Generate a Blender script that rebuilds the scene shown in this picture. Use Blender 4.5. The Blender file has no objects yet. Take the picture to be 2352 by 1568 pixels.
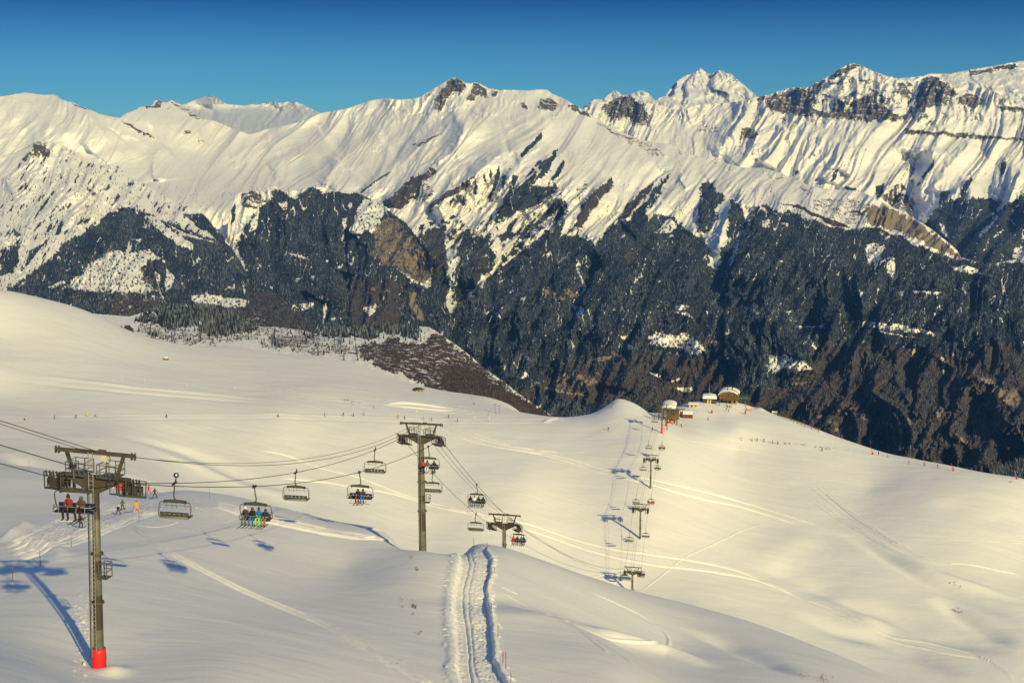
import bpy, math, random
import numpy as np
from mathutils import Vector, Matrix
C = bpy.context.scene.collection
SC = bpy.context.scene
R = math.radians
# ---------------------------------------------------------------- camera
PITCH = R(9.5)
FL = 1176.0 / math.tan(R(22.5))          # focal length for the 2352 wide frame the photo was measured in
cam = bpy.data.cameras.new('camera'); camo = bpy.data.objects.new('camera', cam); C.objects.link(camo)
cam.sensor_width = 36.0; cam.lens = 18.0 / math.tan(R(22.5)); cam.clip_start = 1.0; cam.clip_end = 90000.0
camo.location = (0, 0, 0); camo.rotation_euler = (math.pi / 2 - PITCH, 0, 0)
SC.camera = camo
# ---------------------------------------------------------------- light
SUN_EL, SUN_AZ = R(24.5), R(28.0)        # the sun stands behind the camera, to the right
SUN_STRENGTH, SKY_STRENGTH = 4.9, 0.145
wd = bpy.data.worlds.new('World'); SC.world = wd; wd.use_nodes = True
nt = wd.node_tree; bg = nt.nodes['Background']
sky = nt.nodes.new('ShaderNodeTexSky'); sky.sky_type = 'NISHITA'; sky.sun_disc = False
sky.sun_elevation = SUN_EL; sky.sun_rotation = math.pi - SUN_AZ
sky.altitude = 2600; sky.air_density = 1.0; sky.dust_density = 0.0; sky.ozone_density = 4.0
# clear high mountain air: the haze near the horizon is filtered out by a tint over the height above it
tc = nt.nodes.new('ShaderNodeTexCoord'); sx = nt.nodes.new('ShaderNodeSeparateXYZ'); nt.links.new(tc.outputs['Generated'], sx.inputs[0])
rp = nt.nodes.new('ShaderNodeValToRGB'); nt.links.new(sx.outputs[2], rp.inputs[0])
els = rp.color_ramp.elements
els[0].position = 0.0; els[0].color = (0.18, 0.45, 0.53, 1); els[1].position = 1.0; els[1].color = (0.90, 0.85, 0.83, 1)
for pos_, col_ in ((0.035, (0.145, 0.41, 0.495, 1)), (0.105, (0.0005, 0.088, 0.222, 1)), (0.30, (0.68, 0.67, 0.68, 1))):
    e_ = els.new(pos_); e_.color = col_
mu = nt.nodes.new('ShaderNodeMix'); mu.data_type = 'RGBA'; mu.blend_type = 'MULTIPLY'; mu.inputs[0].default_value = 1.0
nt.links.new(sky.outputs[0], mu.inputs[6]); nt.links.new(rp.outputs[0], mu.inputs[7]); nt.links.new(mu.outputs[2], bg.inputs[0])
bg.inputs[1].default_value = SKY_STRENGTH
sl = bpy.data.lights.new('sun', 'SUN'); sl.energy = SUN_STRENGTH; sl.angle = R(0.5); sl.color = (1.0, 0.815, 0.345)
so = bpy.data.objects.new('sun', sl); C.objects.link(so)
SUN_DIR = Vector((-math.sin(SUN_AZ) * math.cos(SUN_EL), math.cos(SUN_AZ) * math.cos(SUN_EL), -math.sin(SUN_EL)))
so.rotation_euler = SUN_DIR.to_track_quat('-Z', 'Y').to_euler()
SC.view_settings.view_transform = 'Standard'; SC.view_settings.look = 'None'
SC.view_settings.exposure = 0.1; SC.view_settings.gamma = 1.0
SC.cycles.max_bounces = 4; SC.cycles.diffuse_bounces = 3
# ---------------------------------------------------------------- measuring helpers
CP, SP = math.cos(PITCH), math.sin(PITCH)
def at(u, v, Y):
    """world point at depth Y seen in the direction measured as (u, v) in the 2352 x 1568 picture"""
    u = np.asarray(u, float); v = np.asarray(v, float); Y = np.asarray(Y, float)
    xc = (u - 1176) / FL; yc = (784 - v) / FL
    dy = CP + SP * yc; dz = -SP + CP * yc
    t = Y / dy
    return xc * t, Y + 0 * t, dz * t
def P(u, v, Y):
    x, y, z = at(u, v, Y); return Vector((float(x), float(y), float(z)))
def proj(x, y, z):
    d = y * CP - z * SP; h = y * SP + z * CP
    return 1176 + FL * x / d, 784 - FL * h / d
def zm(x0, y0, s):
    k = 2352 / 2560.0
    return lambda *p: [(x0 * k + a * s * k, y0 * k + b * s * k) for a, b in p]
Z5 = zm(0, 150, 860 / 2075); Z6 = zm(800, 150, 900 / 2171); Z7 = zm(1660, 100, 900 / 2016)
ZA = zm(300, 760, 560 / 2352); ZB = zm(800, 780, 600 / 2352); ZC = zm(1300, 600, 600 / 2352)
ZD = zm(1900, 700, 660 / 2070); ZE = zm(600, 500, 600 / 2352); ZF = zm(2000, 1100, 560 / 1447)
Z1 = zm(0, 1000, 720 / 1597); Z2 = zm(640, 1000, 720 / 2352); Z3 = zm(1360, 900, 720 / 1882); Z4 = zm(1000, 1320, 800 / 2352)
Z8 = zm(0, 700, 1400 / 2352); ZS = zm(1620, 940, 360 / 2352); ZR = zm(1900, 980, 660 / 2352); ZT = zm(110, 1100, 260 / 1853)
# ---------------------------------------------------------------- noise
def _h(xi, yi, s):
    h = (xi * 374761393 + yi * 668265263 + s * 974634777) & 0xffffffff
    h = ((h ^ (h >> 13)) * 1274126177) & 0xffffffff
    return (h ^ (h >> 16)) & 0xffffffff
def perlin(x, y, s=0):
    xf = np.floor(x); yf = np.floor(y); xi = xf.astype(np.int64); yi = yf.astype(np.int64)
    fx = x - xf; fy = y - yf
    def g(a, b):
        t = _h(xi + a, yi + b, s) * (2 * math.pi / 4294967296.0)
        return np.cos(t) * (fx - a) + np.sin(t) * (fy - b)
    sx = fx * fx * fx * (fx * (fx * 6 - 15) + 10); sy = fy * fy * fy * (fy * (fy * 6 - 15) + 10)
    a = g(0, 0); b = g(1, 0); c = g(0, 1); d = g(1, 1)
    return (a + (b - a) * sx + (c + (d - c) * sx - a - (b - a) * sx) * sy) * 1.5
def fbm(x, y, o=4, s=0, gain=0.5):
    r = 0; a = 1.0; n = 0
    for i in range(o):
        r = r + a * perlin(x, y, s + 17 * i); n += a; a *= gain; x = x * 2.03 + 5.1; y = y * 2.03 + 3.7
    return r / n
def ridged(x, y, o=4, s=0, gain=0.5):
    r = 0; a = 1.0; n = 0
    for i in range(o):
        r = r + a * (1 - 2 * np.abs(perlin(x, y, s + 31 * i))); n += a; a *= gain; x = x * 2.03 + 1.1; y = y * 2.03 + 9.7
    return r / n
def sstep(a, b, x):
    t = np.clip((x - a) / (b - a), 0, 1); return t * t * (3 - 2 * t)
def tps(pts, vals):
    pts = np.asarray(pts, float); n = len(pts)
    mu = pts.mean(0); sd = pts.std(0) + 1e-9; q = (pts - mu) / sd
    r2 = ((q[:, None] - q[None]) ** 2).sum(2); K = 0.5 * r2 * np.log(r2 + 1e-12) + 1e-4 * np.eye(n)
    A = np.zeros((n + 3, n + 3)); A[:n, :n] = K; A[:n, n] = 1; A[:n, n + 1:] = q; A[n, :n] = 1; A[n + 1:, :n] = q.T
    w = np.linalg.solve(A, np.concatenate([np.asarray(vals, float), [0, 0, 0]]))
    def f(a, b):
        a = (np.asarray(a, float) - mu[0]) / sd[0]; b = (np.asarray(b, float) - mu[1]) / sd[1]
        out = w[n] + w[n + 1] * a + w[n + 2] * b
        for i in range(n):
            r = (a - q[i, 0]) ** 2 + (b - q[i, 1]) ** 2
            out = out + w[i] * 0.5 * r * np.log(r + 1e-12)
        return out
    return f
def line_dist(U, V, pts):
    """distance to a polyline, signed side (+1 = left of its direction as drawn in the picture), run along it 0..1"""
    best = np.full(U.shape, 1e18); side = np.zeros(U.shape); run = np.zeros(U.shape)
    L = [math.hypot(pts[i + 1][0] - pts[i][0], pts[i + 1][1] - pts[i][1]) for i in range(len(pts) - 1)]
    T = sum(L); acc = 0.0
    for i in range(len(pts) - 1):
        ax, ay = pts[i]; bx, by = pts[i + 1]; dx = bx - ax; dy = by - ay; l2 = dx * dx + dy * dy + 1e-9
        t = np.clip(((U - ax) * dx + (V - ay) * dy) / l2, 0, 1)
        d2 = (U - ax - t * dx) ** 2 + (V - ay - t * dy) ** 2
        m = d2 < best
        best = np.where(m, d2, best); side = np.where(m, np.sign(dy * (U - ax) - dx * (V - ay)), side)
        run = np.where(m, (acc + t * L[i]) / T, run); acc += L[i]
    return np.sqrt(best), side, run
def inside(U, V, poly):
    r = np.zeros(U.shape, bool); n = len(poly)
    for i in range(n):
        ax, ay = poly[i]; bx, by = poly[(i + 1) % n]
        if ay == by: continue
        c = ((ay > V) != (by > V)) & (U < (bx - ax) * (V - ay) / (by - ay) + ax)
        r ^= c
    return r
# ---------------------------------------------------------------- mesh helpers
def grid_mesh(name, X, Y, Z, mat, attrs=None, kind='structure'):
    nr, nc = X.shape
    co = np.stack([X, Y, Z], -1).reshape(-1, 3).astype(np.float32)
    i = np.arange(nr * nc, dtype=np.int32).reshape(nr, nc)
    f = np.stack([i[:-1, :-1], i[:-1, 1:], i[1:, 1:], i[1:, :-1]], -1).reshape(-1, 4)
    o = raw_mesh(name, co, f, mat)
    if attrs:
        for k, a in attrs.items(): set_attr(o.data, k, a)
    if kind: o['kind'] = kind
    return o
def set_attr(me, k, a):
    at_ = me.attributes.new(k, 'FLOAT_COLOR', 'POINT')
    at_.data.foreach_set('color', np.ascontiguousarray(a.reshape(-1, 4), np.float32).ravel())
def raw_mesh(name, co, f, mat, smooth=True):
    me = bpy.data.meshes.new(name); nf, k = f.shape
    me.vertices.add(len(co)); me.vertices.foreach_set('co', np.ascontiguousarray(co, np.float32).ravel())
    me.loops.add(nf * k); me.loops.foreach_set('vertex_index', np.ascontiguousarray(f, np.int32).ravel())
    me.polygons.add(nf); me.polygons.foreach_set('loop_start', np.arange(0, nf * k, k, dtype=np.int32))
    me.polygons.foreach_set('loop_total', np.full(nf, k, np.int32))
    me.polygons.foreach_set('use_smooth', np.full(nf, smooth, bool))
    me.update(calc_edges=True); me.materials.append(mat)
    o = bpy.data.objects.new(name, me); C.objects.link(o)
    return o
class NT:
    """small wrapper to write shader nodes"""
    def __init__(s, name):
        s.m = bpy.data.materials.new(name); s.m.use_nodes = True; s.t = s.m.node_tree; s.b = s.t.nodes['Principled BSDF']
    def n(s, typ, **kw):
        nd = s.t.nodes.new(typ)
        for k, v in kw.items():
            if k.startswith('i_'): nd.inputs[k[2:].replace('_', ' ')].default_value = v
            else: setattr(nd, k, v)
        return nd
    def l(s, a, b): s.t.links.new(a, b)
    def noise(s, scale, detail=4, rough=0.55, vec=None):
        nd = s.n('ShaderNodeTexNoise'); nd.inputs['Scale'].default_value = scale; nd.inputs['Detail'].default_value = detail
        nd.inputs['Roughness'].default_value = rough
        if vec is not None: s.l(vec, nd.inputs['Vector'])
        return nd.outputs['Fac']
    def mix(s, f, a, b):
        nd = s.n('ShaderNodeMix', data_type='RGBA')
        for sock, val in ((nd.inputs[0], f), (nd.inputs[6], a), (nd.inputs[7], b)):
            if isinstance(val, bpy.types.NodeSocket): s.l(val, sock)
            elif isinstance(val, (int, float)): sock.default_value = val
            else: sock.default_value = (*val, 1)
        return nd.outputs[2]
    def math(s, op, a, b=0.0, clamp=False):
        nd = s.n('ShaderNodeMath', operation=op, use_clamp=clamp)
        for i, val in enumerate((a, b)):
            if isinstance(val, bpy.types.NodeSocket): s.l(val, nd.inputs[i])
            else: nd.inputs[i].default_value = val
        return nd.outputs[0]
    def rng(s, x, a, b, c=0.0, d=1.0):
        nd = s.n('ShaderNodeMapRange', clamp=True); s.l(x, nd.inputs[0])
        for i, val in enumerate((a, b, c, d)): nd.inputs[1 + i].default_value = val
        return nd.outputs[0]
    def bump(s, h, strength, dist):
        nd = s.n('ShaderNodeBump'); nd.inputs['Strength'].default_value = strength; nd.inputs['Distance'].default_value = dist
        s.l(h, nd.inputs['Height']); s.l(nd.outputs[0], s.b.inputs['Normal'])
    def pos(s): return s.n('ShaderNodeTexCoord').outputs['Object']
    def scaled(s, vec, v):
        nd = s.n('ShaderNodeMapping'); nd.inputs['Scale'].default_value = v; s.l(vec, nd.inputs['Vector']); return nd.outputs[0]
# ---------------------------------------------------------------- snow and mountain materials
SNOW = (0.86, 0.855, 0.85)
def snow_material():
    t = NT('snow'); p = t.pos()
    big = t.noise(0.02, 3, 0.5, p)
    col = t.mix(big, (0.84, 0.835, 0.84), SNOW)
    t.l(col, t.b.inputs['Base Color'])
    t.b.inputs['Roughness'].default_value = 0.75; t.b.inputs['Specular IOR Level'].default_value = 0.2
    rip = t.noise(1.0, 5, 0.6, t.scaled(p, (0.25, 0.9, 0.9)))
    fine = t.noise(6.0, 3, 0.6, p)
    t.bump(t.math('ADD', rip, t.math('MULTIPLY', fine, 0.16)), 0.26, 0.22)
    return t.m
def mountain_material(name, fine, tint=(1, 1, 1)):
    """snow, grey rock (R), dark forest floor (G), brown scrub (B), tan bare rock (A) by the masks stored on the mesh"""
    t = NT(name); p = t.pos()
    a = t.n('ShaderNodeAttribute', attribute_name='ground'); s = t.n('ShaderNodeSeparateColor'); t.l(a.outputs['Color'], s.inputs[0])
    n1 = t.noise(fine, 5, 0.65, p); n2 = t.noise(fine * 0.25, 4, 0.6, p); n3 = t.noise(fine * 3, 3, 0.6, p)
    rock = t.mix(n2, (0.060, 0.050, 0.047), (0.20, 0.160, 0.135))
    rock = t.mix(t.rng(n3, 0.35, 0.7), rock, (0.12, 0.10, 0.09))
    wood = t.mix(t.rng(n1, 0.35, 0.65), (0.020, 0.030, 0.055), (0.075, 0.084, 0.108))
    scrub = t.mix(t.rng(n1, 0.35, 0.65), (0.040, 0.036, 0.045), (0.096, 0.081, 0.083))  # forest floor and scrub are tinted with the blue of shade and haze
    tan = t.mix(n2, (0.17, 0.13, 0.095), (0.36, 0.285, 0.21))
    c = SNOW
    def edge(chan, gain=2.2):
        return t.rng(t.math('ADD', chan, t.math('MULTIPLY', t.math('SUBTRACT', n1, 0.5), gain)), 0.40, 0.60)
    c = t.mix(edge(s.outputs[2]), c, scrub)
    c = t.mix(edge(s.outputs[1], 1.6), c, wood)
    c = t.mix(edge(a.outputs['Alpha'], 1.8), c, tan)
    st = t.noise(fine, 5, 0.65, t.scaled(p, (0.45, 0.45, 2.6)))
    rk = t.math('SUBTRACT', t.math('MULTIPLY', s.outputs[0], 0.84), 0.16)
    c = t.mix(t.rng(t.math('ADD', rk, t.math('MULTIPLY', t.math('SUBTRACT', t.math('ADD', t.math('MULTIPLY', st, 0.65), t.math('MULTIPLY', n3, 0.35)), 0.5), 2.6)), 0.40, 0.60), c, rock)
    t.l(c, t.b.inputs['Base Color']); t.b.inputs['Roughness'].default_value = 0.9; t.b.inputs['Specular IOR Level'].default_value = 0.1
    t.bump(n1, 0.5, 1.2 / fine * 0.35)
    return t.m
M_SNOW = snow_material()
M_MTN = mountain_material('mountain_ground', 0.02)
M_FAR = mountain_material('far_mountain_ground', 0.008)
M_NEARHILL = mountain_material('brown_hill_ground', 0.09)
def foliage_material():
    t = NT('fir_foliage'); a = t.n('ShaderNodeAttribute', attribute_name='tone')
    n = t.noise(0.4, 3, 0.6, t.pos())
    c = t.mix(t.rng(n, 0.3, 0.7, 0.0, 0.35), a.outputs['Color'], (0.012, 0.018, 0.024))
    t.l(c, t.b.inputs['Base Color']); t.b.inputs['Roughness'].default_value = 0.9; t.b.inputs['Specular IOR Level'].default_value = 0.1
    return t.m
M_TREE = foliage_material()
# ---------------------------------------------------------------- the snow field the lift crosses
ctrl = []
def cp(*pts):
    for q in pts: ctrl.append(q)
def crest(*pts, fall=((1.12, 60), (1.3, 150))):
    for u, v, Y in pts:
        ctrl.append((u, v, Y))
        for k, dv in fall: ctrl.append((u, v + dv, Y * k))
# near slope
cp((228, 1540, 78), (0, 1568, 61), (0, 1440, 86), (110, 1420, 90), (-300, 1500, 80), (-300, 1750, 50), (228, 1800, 50), (700, 1900, 55), (1176, 1950, 60), (1700, 1950, 70), (2352, 1900, 90), (2700, 1900, 100))
cp((500, 1568, 74), (700, 1568, 79), (1100, 1568, 91), (1400, 1568, 103), (1700, 1568, 124))
cp((350, 1400, 98), (600, 1400, 108), (800, 1400, 116), (1130, 1400, 128), (1250, 1480, 116), (1400, 1470, 132), (1560, 1490, 144))
cp((0, 1330, 112), (200, 1270, 126), (300, 1240, 138), (480, 1260, 140), (600, 1260, 150), (800, 1300, 150))
crest((970, 1266, 155), (1080, 1258, 180), (1160, 1265, 184), (1250, 1297, 190), (1400, 1345, 195), (1550, 1385, 196), (1700, 1425, 192), (1850, 1482, 186), (2000, 1545, 178), (2200, 1640, 170), (2500, 1760, 165))
cp((186, 1213, 150), (272, 1182, 186), (313, 1174, 182), (342, 1134, 226), (0, 1250, 140), (100, 1216, 152), (-300, 1300, 135))
crest((430, 1128, 236), (520, 1146, 230), (600, 1164, 222), (720, 1188, 206), (830, 1212, 190), (900, 1234, 176), fall=((1.12, 40), (1.28, 85)))
# hollow on the left
cp((0, 1150, 212), (150, 1130, 232), (0, 1100, 250), (200, 1102, 280), (250, 1085, 370), (330, 1090, 385), (100, 1048, 385), (0, 1046, 380), (0, 1010, 430), (250, 1000, 450), (-300, 1100, 260), (-300, 980, 480), (430, 1040, 470))
n0_ = len(ctrl)
# bowl
cp((430, 1120, 420), (600, 1150, 430), (720, 1170, 430), (830, 1195, 428), (970, 1240, 420), (1080, 1240, 418), (1250, 1282, 408))
cp((1452, 1360, 388), (1470, 1238, 421), (1494, 1120, 466), (1520, 992, 545))
cp((700, 1060, 500), (1000, 1100, 490), (1200, 1100, 480), (1300, 1230, 430), (1200, 1020, 535))
cp((1600, 1390, 372), (1700, 1420, 362), (1850, 1475, 348), (2000, 1540, 330), (2352, 1568, 318), (2352, 1450, 352), (2352, 1300, 412), (2500, 1400, 376), (2500, 1300, 415), (2500, 1500, 338), (2500, 1200, 468), (2650, 1400, 382), (2650, 1250, 446), (2650, 1568, 322))
cp((2000, 1400, 372), (2000, 1250, 430), (1700, 1250, 430), (1700, 1120, 500), (2000, 1120, 510), (1750, 1020, 575))
# traverse with skiers, hills behind it
cp((0, 963, 500), (200, 960, 520), (380, 958, 540), (640, 955, 560), (900, 965, 572), (1050, 968, 580), (1260, 967, 590), (1360, 984, 562), (-300, 965, 500))
cp((0, 900, 600), (0, 850, 640), (0, 770, 730), (250, 880, 620), (300, 820, 740), (600, 900, 650), (600, 840, 800), (900, 900, 700), (1050, 925, 680))
F1 = ((1.25, 70), (1.6, 260))
crest((-300, 640, 800), (0, 679, 800), (100, 694, 820), (200, 716, 850), (310, 764, 900), (420, 794, 980), (560, 798, 1010), (640, 814, 1000), (720, 818, 990), (800, 832, 960), (960, 884, 880), (1030, 900, 850), (1100, 914, 820), (1180, 935, 760), (1262, 962, 650), fall=F1)
# knoll, station shoulder, right ridge
cp((1430, 1000, 540))
crest((1330, 956, 620), (1375, 944, 625), (1398, 929, 630), (1412, 917, 630), (1440, 920, 630), (1470, 933, 632), (1500, 952, 632), fall=((1.15, 110), (1.6, 330)))
crest((1530, 941, 645), (1560, 932, 650), (1598, 921, 662), (1640, 920, 668), (1690, 922, 672), (1715, 929, 672), (1731, 938, 668), (1746, 934, 670), (1765, 946, 668), (1784, 954, 666), (1820, 965, 663), (1900, 997, 650), (1990, 1031, 636), (2100, 1060, 610), (2200, 1080, 585), (2290, 1094, 560), (2352, 1100, 545), (2600, 1120, 500), fall=((1.12, 80), (1.6, 330)))
cp((1560, 985, 575), (1600, 1000, 565), (1690, 990, 585), (1640, 960, 615), (1560, 960, 610), (1672, 926, 655), (1630, 926, 652), (1700, 950, 635), (1690, 1035, 560))
def nearer(Y): return Y if Y < 390 else 390 + (Y - 390) * 0.86 if Y < 700 else 656.6 + (Y - 700)
for i in range(n0_, len(ctrl)): ctrl[i] = (ctrl[i][0], ctrl[i][1], nearer(ctrl[i][2]))
cpts = np.array(ctrl); cx, cy, cz = at(cpts[:, 0], cpts[:, 1], cpts[:, 2])
f_el = tps(np.stack([cx / cy, np.log(cy) * 0.35], -1), cz / cy)
NC = 1320
LY = np.concatenate([np.linspace(math.log(a), math.log(b), n, endpoint=False) for a, b, n in ((28, 70, 90), (70, 110, 200), (110, 205, 580), (205, 335, 150), (335, 640, 640), (640, 1050, 330), (1050, 1760, 50))])
NR = len(LY)
AZ = np.concatenate([np.linspace(-0.95, -0.47, 60)[:-1], np.linspace(-0.47, 0.47, NC - 118), np.linspace(0.47, 0.95, 60)[1:]]); NC = len(AZ)
# the smooth surface is solved on a coarse grid and refined
cl = np.linspace(LY[0], LY[-1], 260); ca = np.linspace(-0.95, 0.95, 320)
CA, CL = np.meshgrid(ca, cl); EL0 = f_el(CA, CL * 0.35)
def bilin(G, ga, gl, A, L):
    i = np.clip((A - ga[0]) / (ga[1] - ga[0]), 0, len(ga) - 1.001); j = np.clip((L - gl[0]) / (gl[1] - gl[0]), 0, len(gl) - 1.001)
    i0 = i.astype(int); j0 = j.astype(int); fi = i - i0; fj = j - j0
    fi = fi; fj = fj
    return (G[j0, i0] * (1 - fi) + G[j0, i0 + 1] * fi) * (1 - fj) + (G[j0 + 1, i0] * (1 - fi) + G[j0 + 1, i0 + 1] * fi) * fj
def catmull(G, n, axis):
    """smooth cubic upsampling along one axis to positions n (in index units)"""
    G = np.moveaxis(G, axis, 0); m = len(G); i = np.clip(np.floor(n).astype(int), 0, m - 2); t = (n - i)[:, None]
    g = lambda k: G[np.clip(i + k, 0, m - 1)]
    a, b, c, d = g(-1), g(0), g(1), g(2)
    r = 0.5 * (2 * b + (c - a) * t + (2 * a - 5 * b + 4 * c - d) * t * t + (3 * b - a - 3 * c + d) * t ** 3)
    return np.moveaxis(r, 0, axis)
EL = catmull(catmull(EL0, (LY - cl[0]) / (cl[1] - cl[0]), 0), (AZ - ca[0]) / (ca[1] - ca[0]), 1)
GA, GL = np.meshgrid(AZ, LY); GY = np.exp(GL); GX = GA * GY; GZ = EL * GY
U, V = proj(GX, GY, GZ)
NEAR = (GY < 250); BOWL = (GY > 300) & (GY < 700)
GZ0 = GZ.copy()
# low swells and wind ripples
GZ += fbm(GX / 60, GY / 60, 3, 5) * 0.7 * sstep(60, 200, GY) + fbm(GX / 14, GY / 14, 3, 6) * 0.10
rot = GX * 0.35 + GY * 0.94; rox = GX * 0.94 - GY * 0.35
GZ += fbm(rox / 22 + fbm(GX / 20, GY / 20, 2, 3), rot / 5.0, 3, 8) * 0.055 * sstep(300, 120, GY) + fbm(rox / 9, rot / 1.6, 3, 9) * 0.014 * sstep(-0.1, 0.5, fbm(GX / 30, GY / 30, 2, 21)) * sstep(220, 90, GY)
GZ += fbm(rox / 50, rot / 9.0, 3, 12) * 0.12 * sstep(200, 320, GY) + fbm(rox / 12, rot / 4.0, 4, 13, 0.6) * 0.07 * sstep(200, 320, GY)

def gz_at(x, y, G=None):
    G = GZ if G is None else G
    l = np.log(y); j = np.interp(l, LY, np.arange(NR)); i = np.interp(x / y, AZ, np.arange(NC))
    i0 = np.minimum(i.astype(int), NC - 2); j0 = np.minimum(j.astype(int), NR - 2); fi = i - i0; fj = j - j0
    return (G[j0, i0] * (1 - fi) + G[j0, i0 + 1] * fi) * (1 - fj) + (G[j0 + 1, i0] * (1 - fi) + G[j0 + 1, i0 + 1] * fi) * fj
def hit(pts, lo, hi, G=None, near_miss=False):
    """where the snow surface is met along the lines of sight through picture points, between two depths"""
    ys = np.exp(np.linspace(math.log(lo), math.log(hi), 500)); out = []
    for u, v in pts:
        x, y, z = at(u, v, ys); g = gz_at(x, y, G); d = z - g; k = np.nonzero((d[:-1] > 0) & (d[1:] <= 0))[0]
        if len(k):
            k = k[0]; t = d[k] / (d[k] - d[k + 1]); yy = ys[k] + (ys[k + 1] - ys[k]) * t
        elif near_miss: yy = ys[int(np.argmin(np.abs(d / ys)[60:])) + 60]
        else: out.append(None); continue
        xx = float(at(u, v, yy)[0]); out.append((xx, float(yy)))
    return out
def ground_line(pts, lo, hi):
    dense = []
    for (a, b), (c, d) in zip(pts[:-1], pts[1:]):
        n = max(1, int(math.hypot(c - a, d - b) / 12))
        dense += [(a + (c - a) * i / n, b + (d - b) * i / n) for i in range(n)]
    dense.append(pts[-1])
    g = [q for q in hit(dense, lo, hi, GZ0) if q]
    keep = g[:1]
    for q in g[1:]:
        if math.hypot(q[0] - keep[-1][0], q[1] - keep[-1][1]) < 0.05 * keep[-1][1]: keep.append(q)
    g = keep
    if len(g) > 4:
        ga = np.array(g)
        for _ in range(14): gs = ga.copy(); gs[1:-1] = (ga[:-2] + 2 * ga[1:-1] + ga[2:]) / 4; ga = gs
        g = [tuple(q) for q in ga]
    return g
NEAR, BOWL, HOLLOW, FARH = (60, 240), (300, 700), (225, 430), (500, 1000)
def around(g, pad):
    xs = [p[0] for p in g]; ys = [p[1] for p in g]
    j0, j1 = np.searchsorted(LY, np.log([max(30, min(ys) - pad), max(ys) + pad])); A = [x / y for x, y in g]; pa = pad / min(ys)
    i0, i1 = np.searchsorted(AZ, [min(A) - pa, max(A) + pa])
    return slice(max(0, j0 - 1), j1 + 1), slice(max(0, i0 - 1), i1 + 1)
def soft(pts, amp, w, reg, ends=True):
    """raise (amp > 0) or sink the snow along a line of the ground, w its half width (picture units at that depth)"""
    g = ground_line(pts, *reg)
    if len(g) < 3: return
    ym = sum(p[1] for p in g) / len(g); wm = w * ym / FL * 1.6
    sl_ = around(g, 3 * wm)
    d, s, r = line_dist(GX[sl_], GY[sl_], g)
    e = sstep(0, 0.35, r) * sstep(1, 0.65, r) if ends else 1.0
    GZ[sl_] += amp * np.exp(-(d / wm) ** 2) * e
def bank(pts, amp, wl, wr, reg):
    """a rise whose left side (seen along the line) climbs evenly over wl metres and whose right side eases off over wr metres"""
    g = ground_line(pts, *reg); sl_ = around(g, max(wl, 2.5 * wr)); d, s, r = line_dist(GX[sl_], GY[sl_], g)
    GZ[sl_] += amp * np.where(s < 0, np.clip(1 - d / wl, 0, 1), np.exp(-(d / wr) ** 2)) * sstep(0, 0.25, r) * sstep(1, 0.97, r)
def track(pts, reg, amp=0.10, w=2.2, wob=1.2, seed=1):
    g = ground_line(pts, *reg)
    if len(g) < 3: return
    ym = sum(p[1] for p in g) / len(g); wm = max(0.22, w * ym / FL)
    sl_ = around(g, 6 * wm + 2); X = GX[sl_]; Y = GY[sl_]
    q = wob * ym / FL; L = 14 * wm
    d, s, r = line_dist(X + fbm(X / L, Y / L, 2, seed) * q, Y + fbm(X / L, Y / L, 2, seed + 3) * q, g)
    x = s * d / wm
    GZ[sl_] += amp * (np.exp(-x ** 2) - 0.25 * np.exp(-(np.abs(x) - 1.8) ** 2)) * sstep(0, 0.06, r) * sstep(1, 0.94, r)
# folds of the right hand slope
for pts, a, w in ((ZF((0, 870), (130, 950), (300, 1045), (430, 1085), (560, 1105), (700, 1170), (830, 1245), (1000, 1300), (1200, 1345), (1447, 1400)), -1.6, 16),
                  (ZF((-60, 1090), (60, 1140), (160, 1200), (300, 1245), (480, 1265), (640, 1330), (900, 1460), (1100, 1540)), -1.4, 18),
                  (ZF((60, 590), (250, 600), (400, 640), (560, 750), (800, 890), (1000, 990), (1200, 1080), (1447, 1190)), -1.3, 11),
                  (ZF((850, 990), (1000, 1110), (1150, 1210), (1300, 1290), (1447, 1350)), -1.2, 14),
                  (ZF((600, 730), (850, 860), (1050, 920), (1300, 1000), (1447, 1050)), 0.9, 10),
                  (ZF((100, 980), (300, 1080), (420, 1150), (600, 1260)), 0.8, 12),
                  (ZF((850, 380), (1050, 440), (1250, 530), (1447, 610)), -0.7, 26),
                  (Z3((1250, 1330), (1500, 1280), (1700, 1130), (1882, 1140)), 0.6, 26),
                  (Z3((1450, 1330), (1650, 1420), (1882, 1560)), -0.8, 24)):
    soft(pts, a * 1.3, w * 1.35, BOWL)
# terraces and shadowed gully on the left
soft([(330, 1030), (430, 1060), (520, 1100), (640, 1135), (700, 1165)], 1.2, 20, BOWL)
soft([(250, 1000), (420, 1030), (560, 1100), (640, 1165)], -1.5, 22, BOWL)
soft([(0, 1040), (120, 1075), (230, 1095), (330, 1100)], -3.0, 24, HOLLOW)
soft([(0, 958), (300, 953), (640, 950), (1000, 962), (1260, 962)], 0.16, 6, BOWL, False)
soft([(0, 968), (300, 963), (640, 960), (1000, 973), (1260, 972)], -0.16, 6, BOWL, False)
soft(ZB((590, 915), (640, 885), (800, 885), (1100, 930), (1400, 950)), 1.1, 5, FARH)
soft(ZB((650, 915), (800, 915), (1100, 955), (1400, 965)), -1.5, 6, FARH)
soft([(0, 855), (150, 868), (300, 890), (480, 905), (700, 925)], 0.6, 9, FARH)
soft([(0, 870), (150, 885), (300, 902), (480, 915), (700, 935)], -0.6, 9, FARH)
soft(ZB((2190, 1100), (2240, 1060), (2330, 1045), (2400, 1060)), 0.7, 5, FARH)
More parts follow.
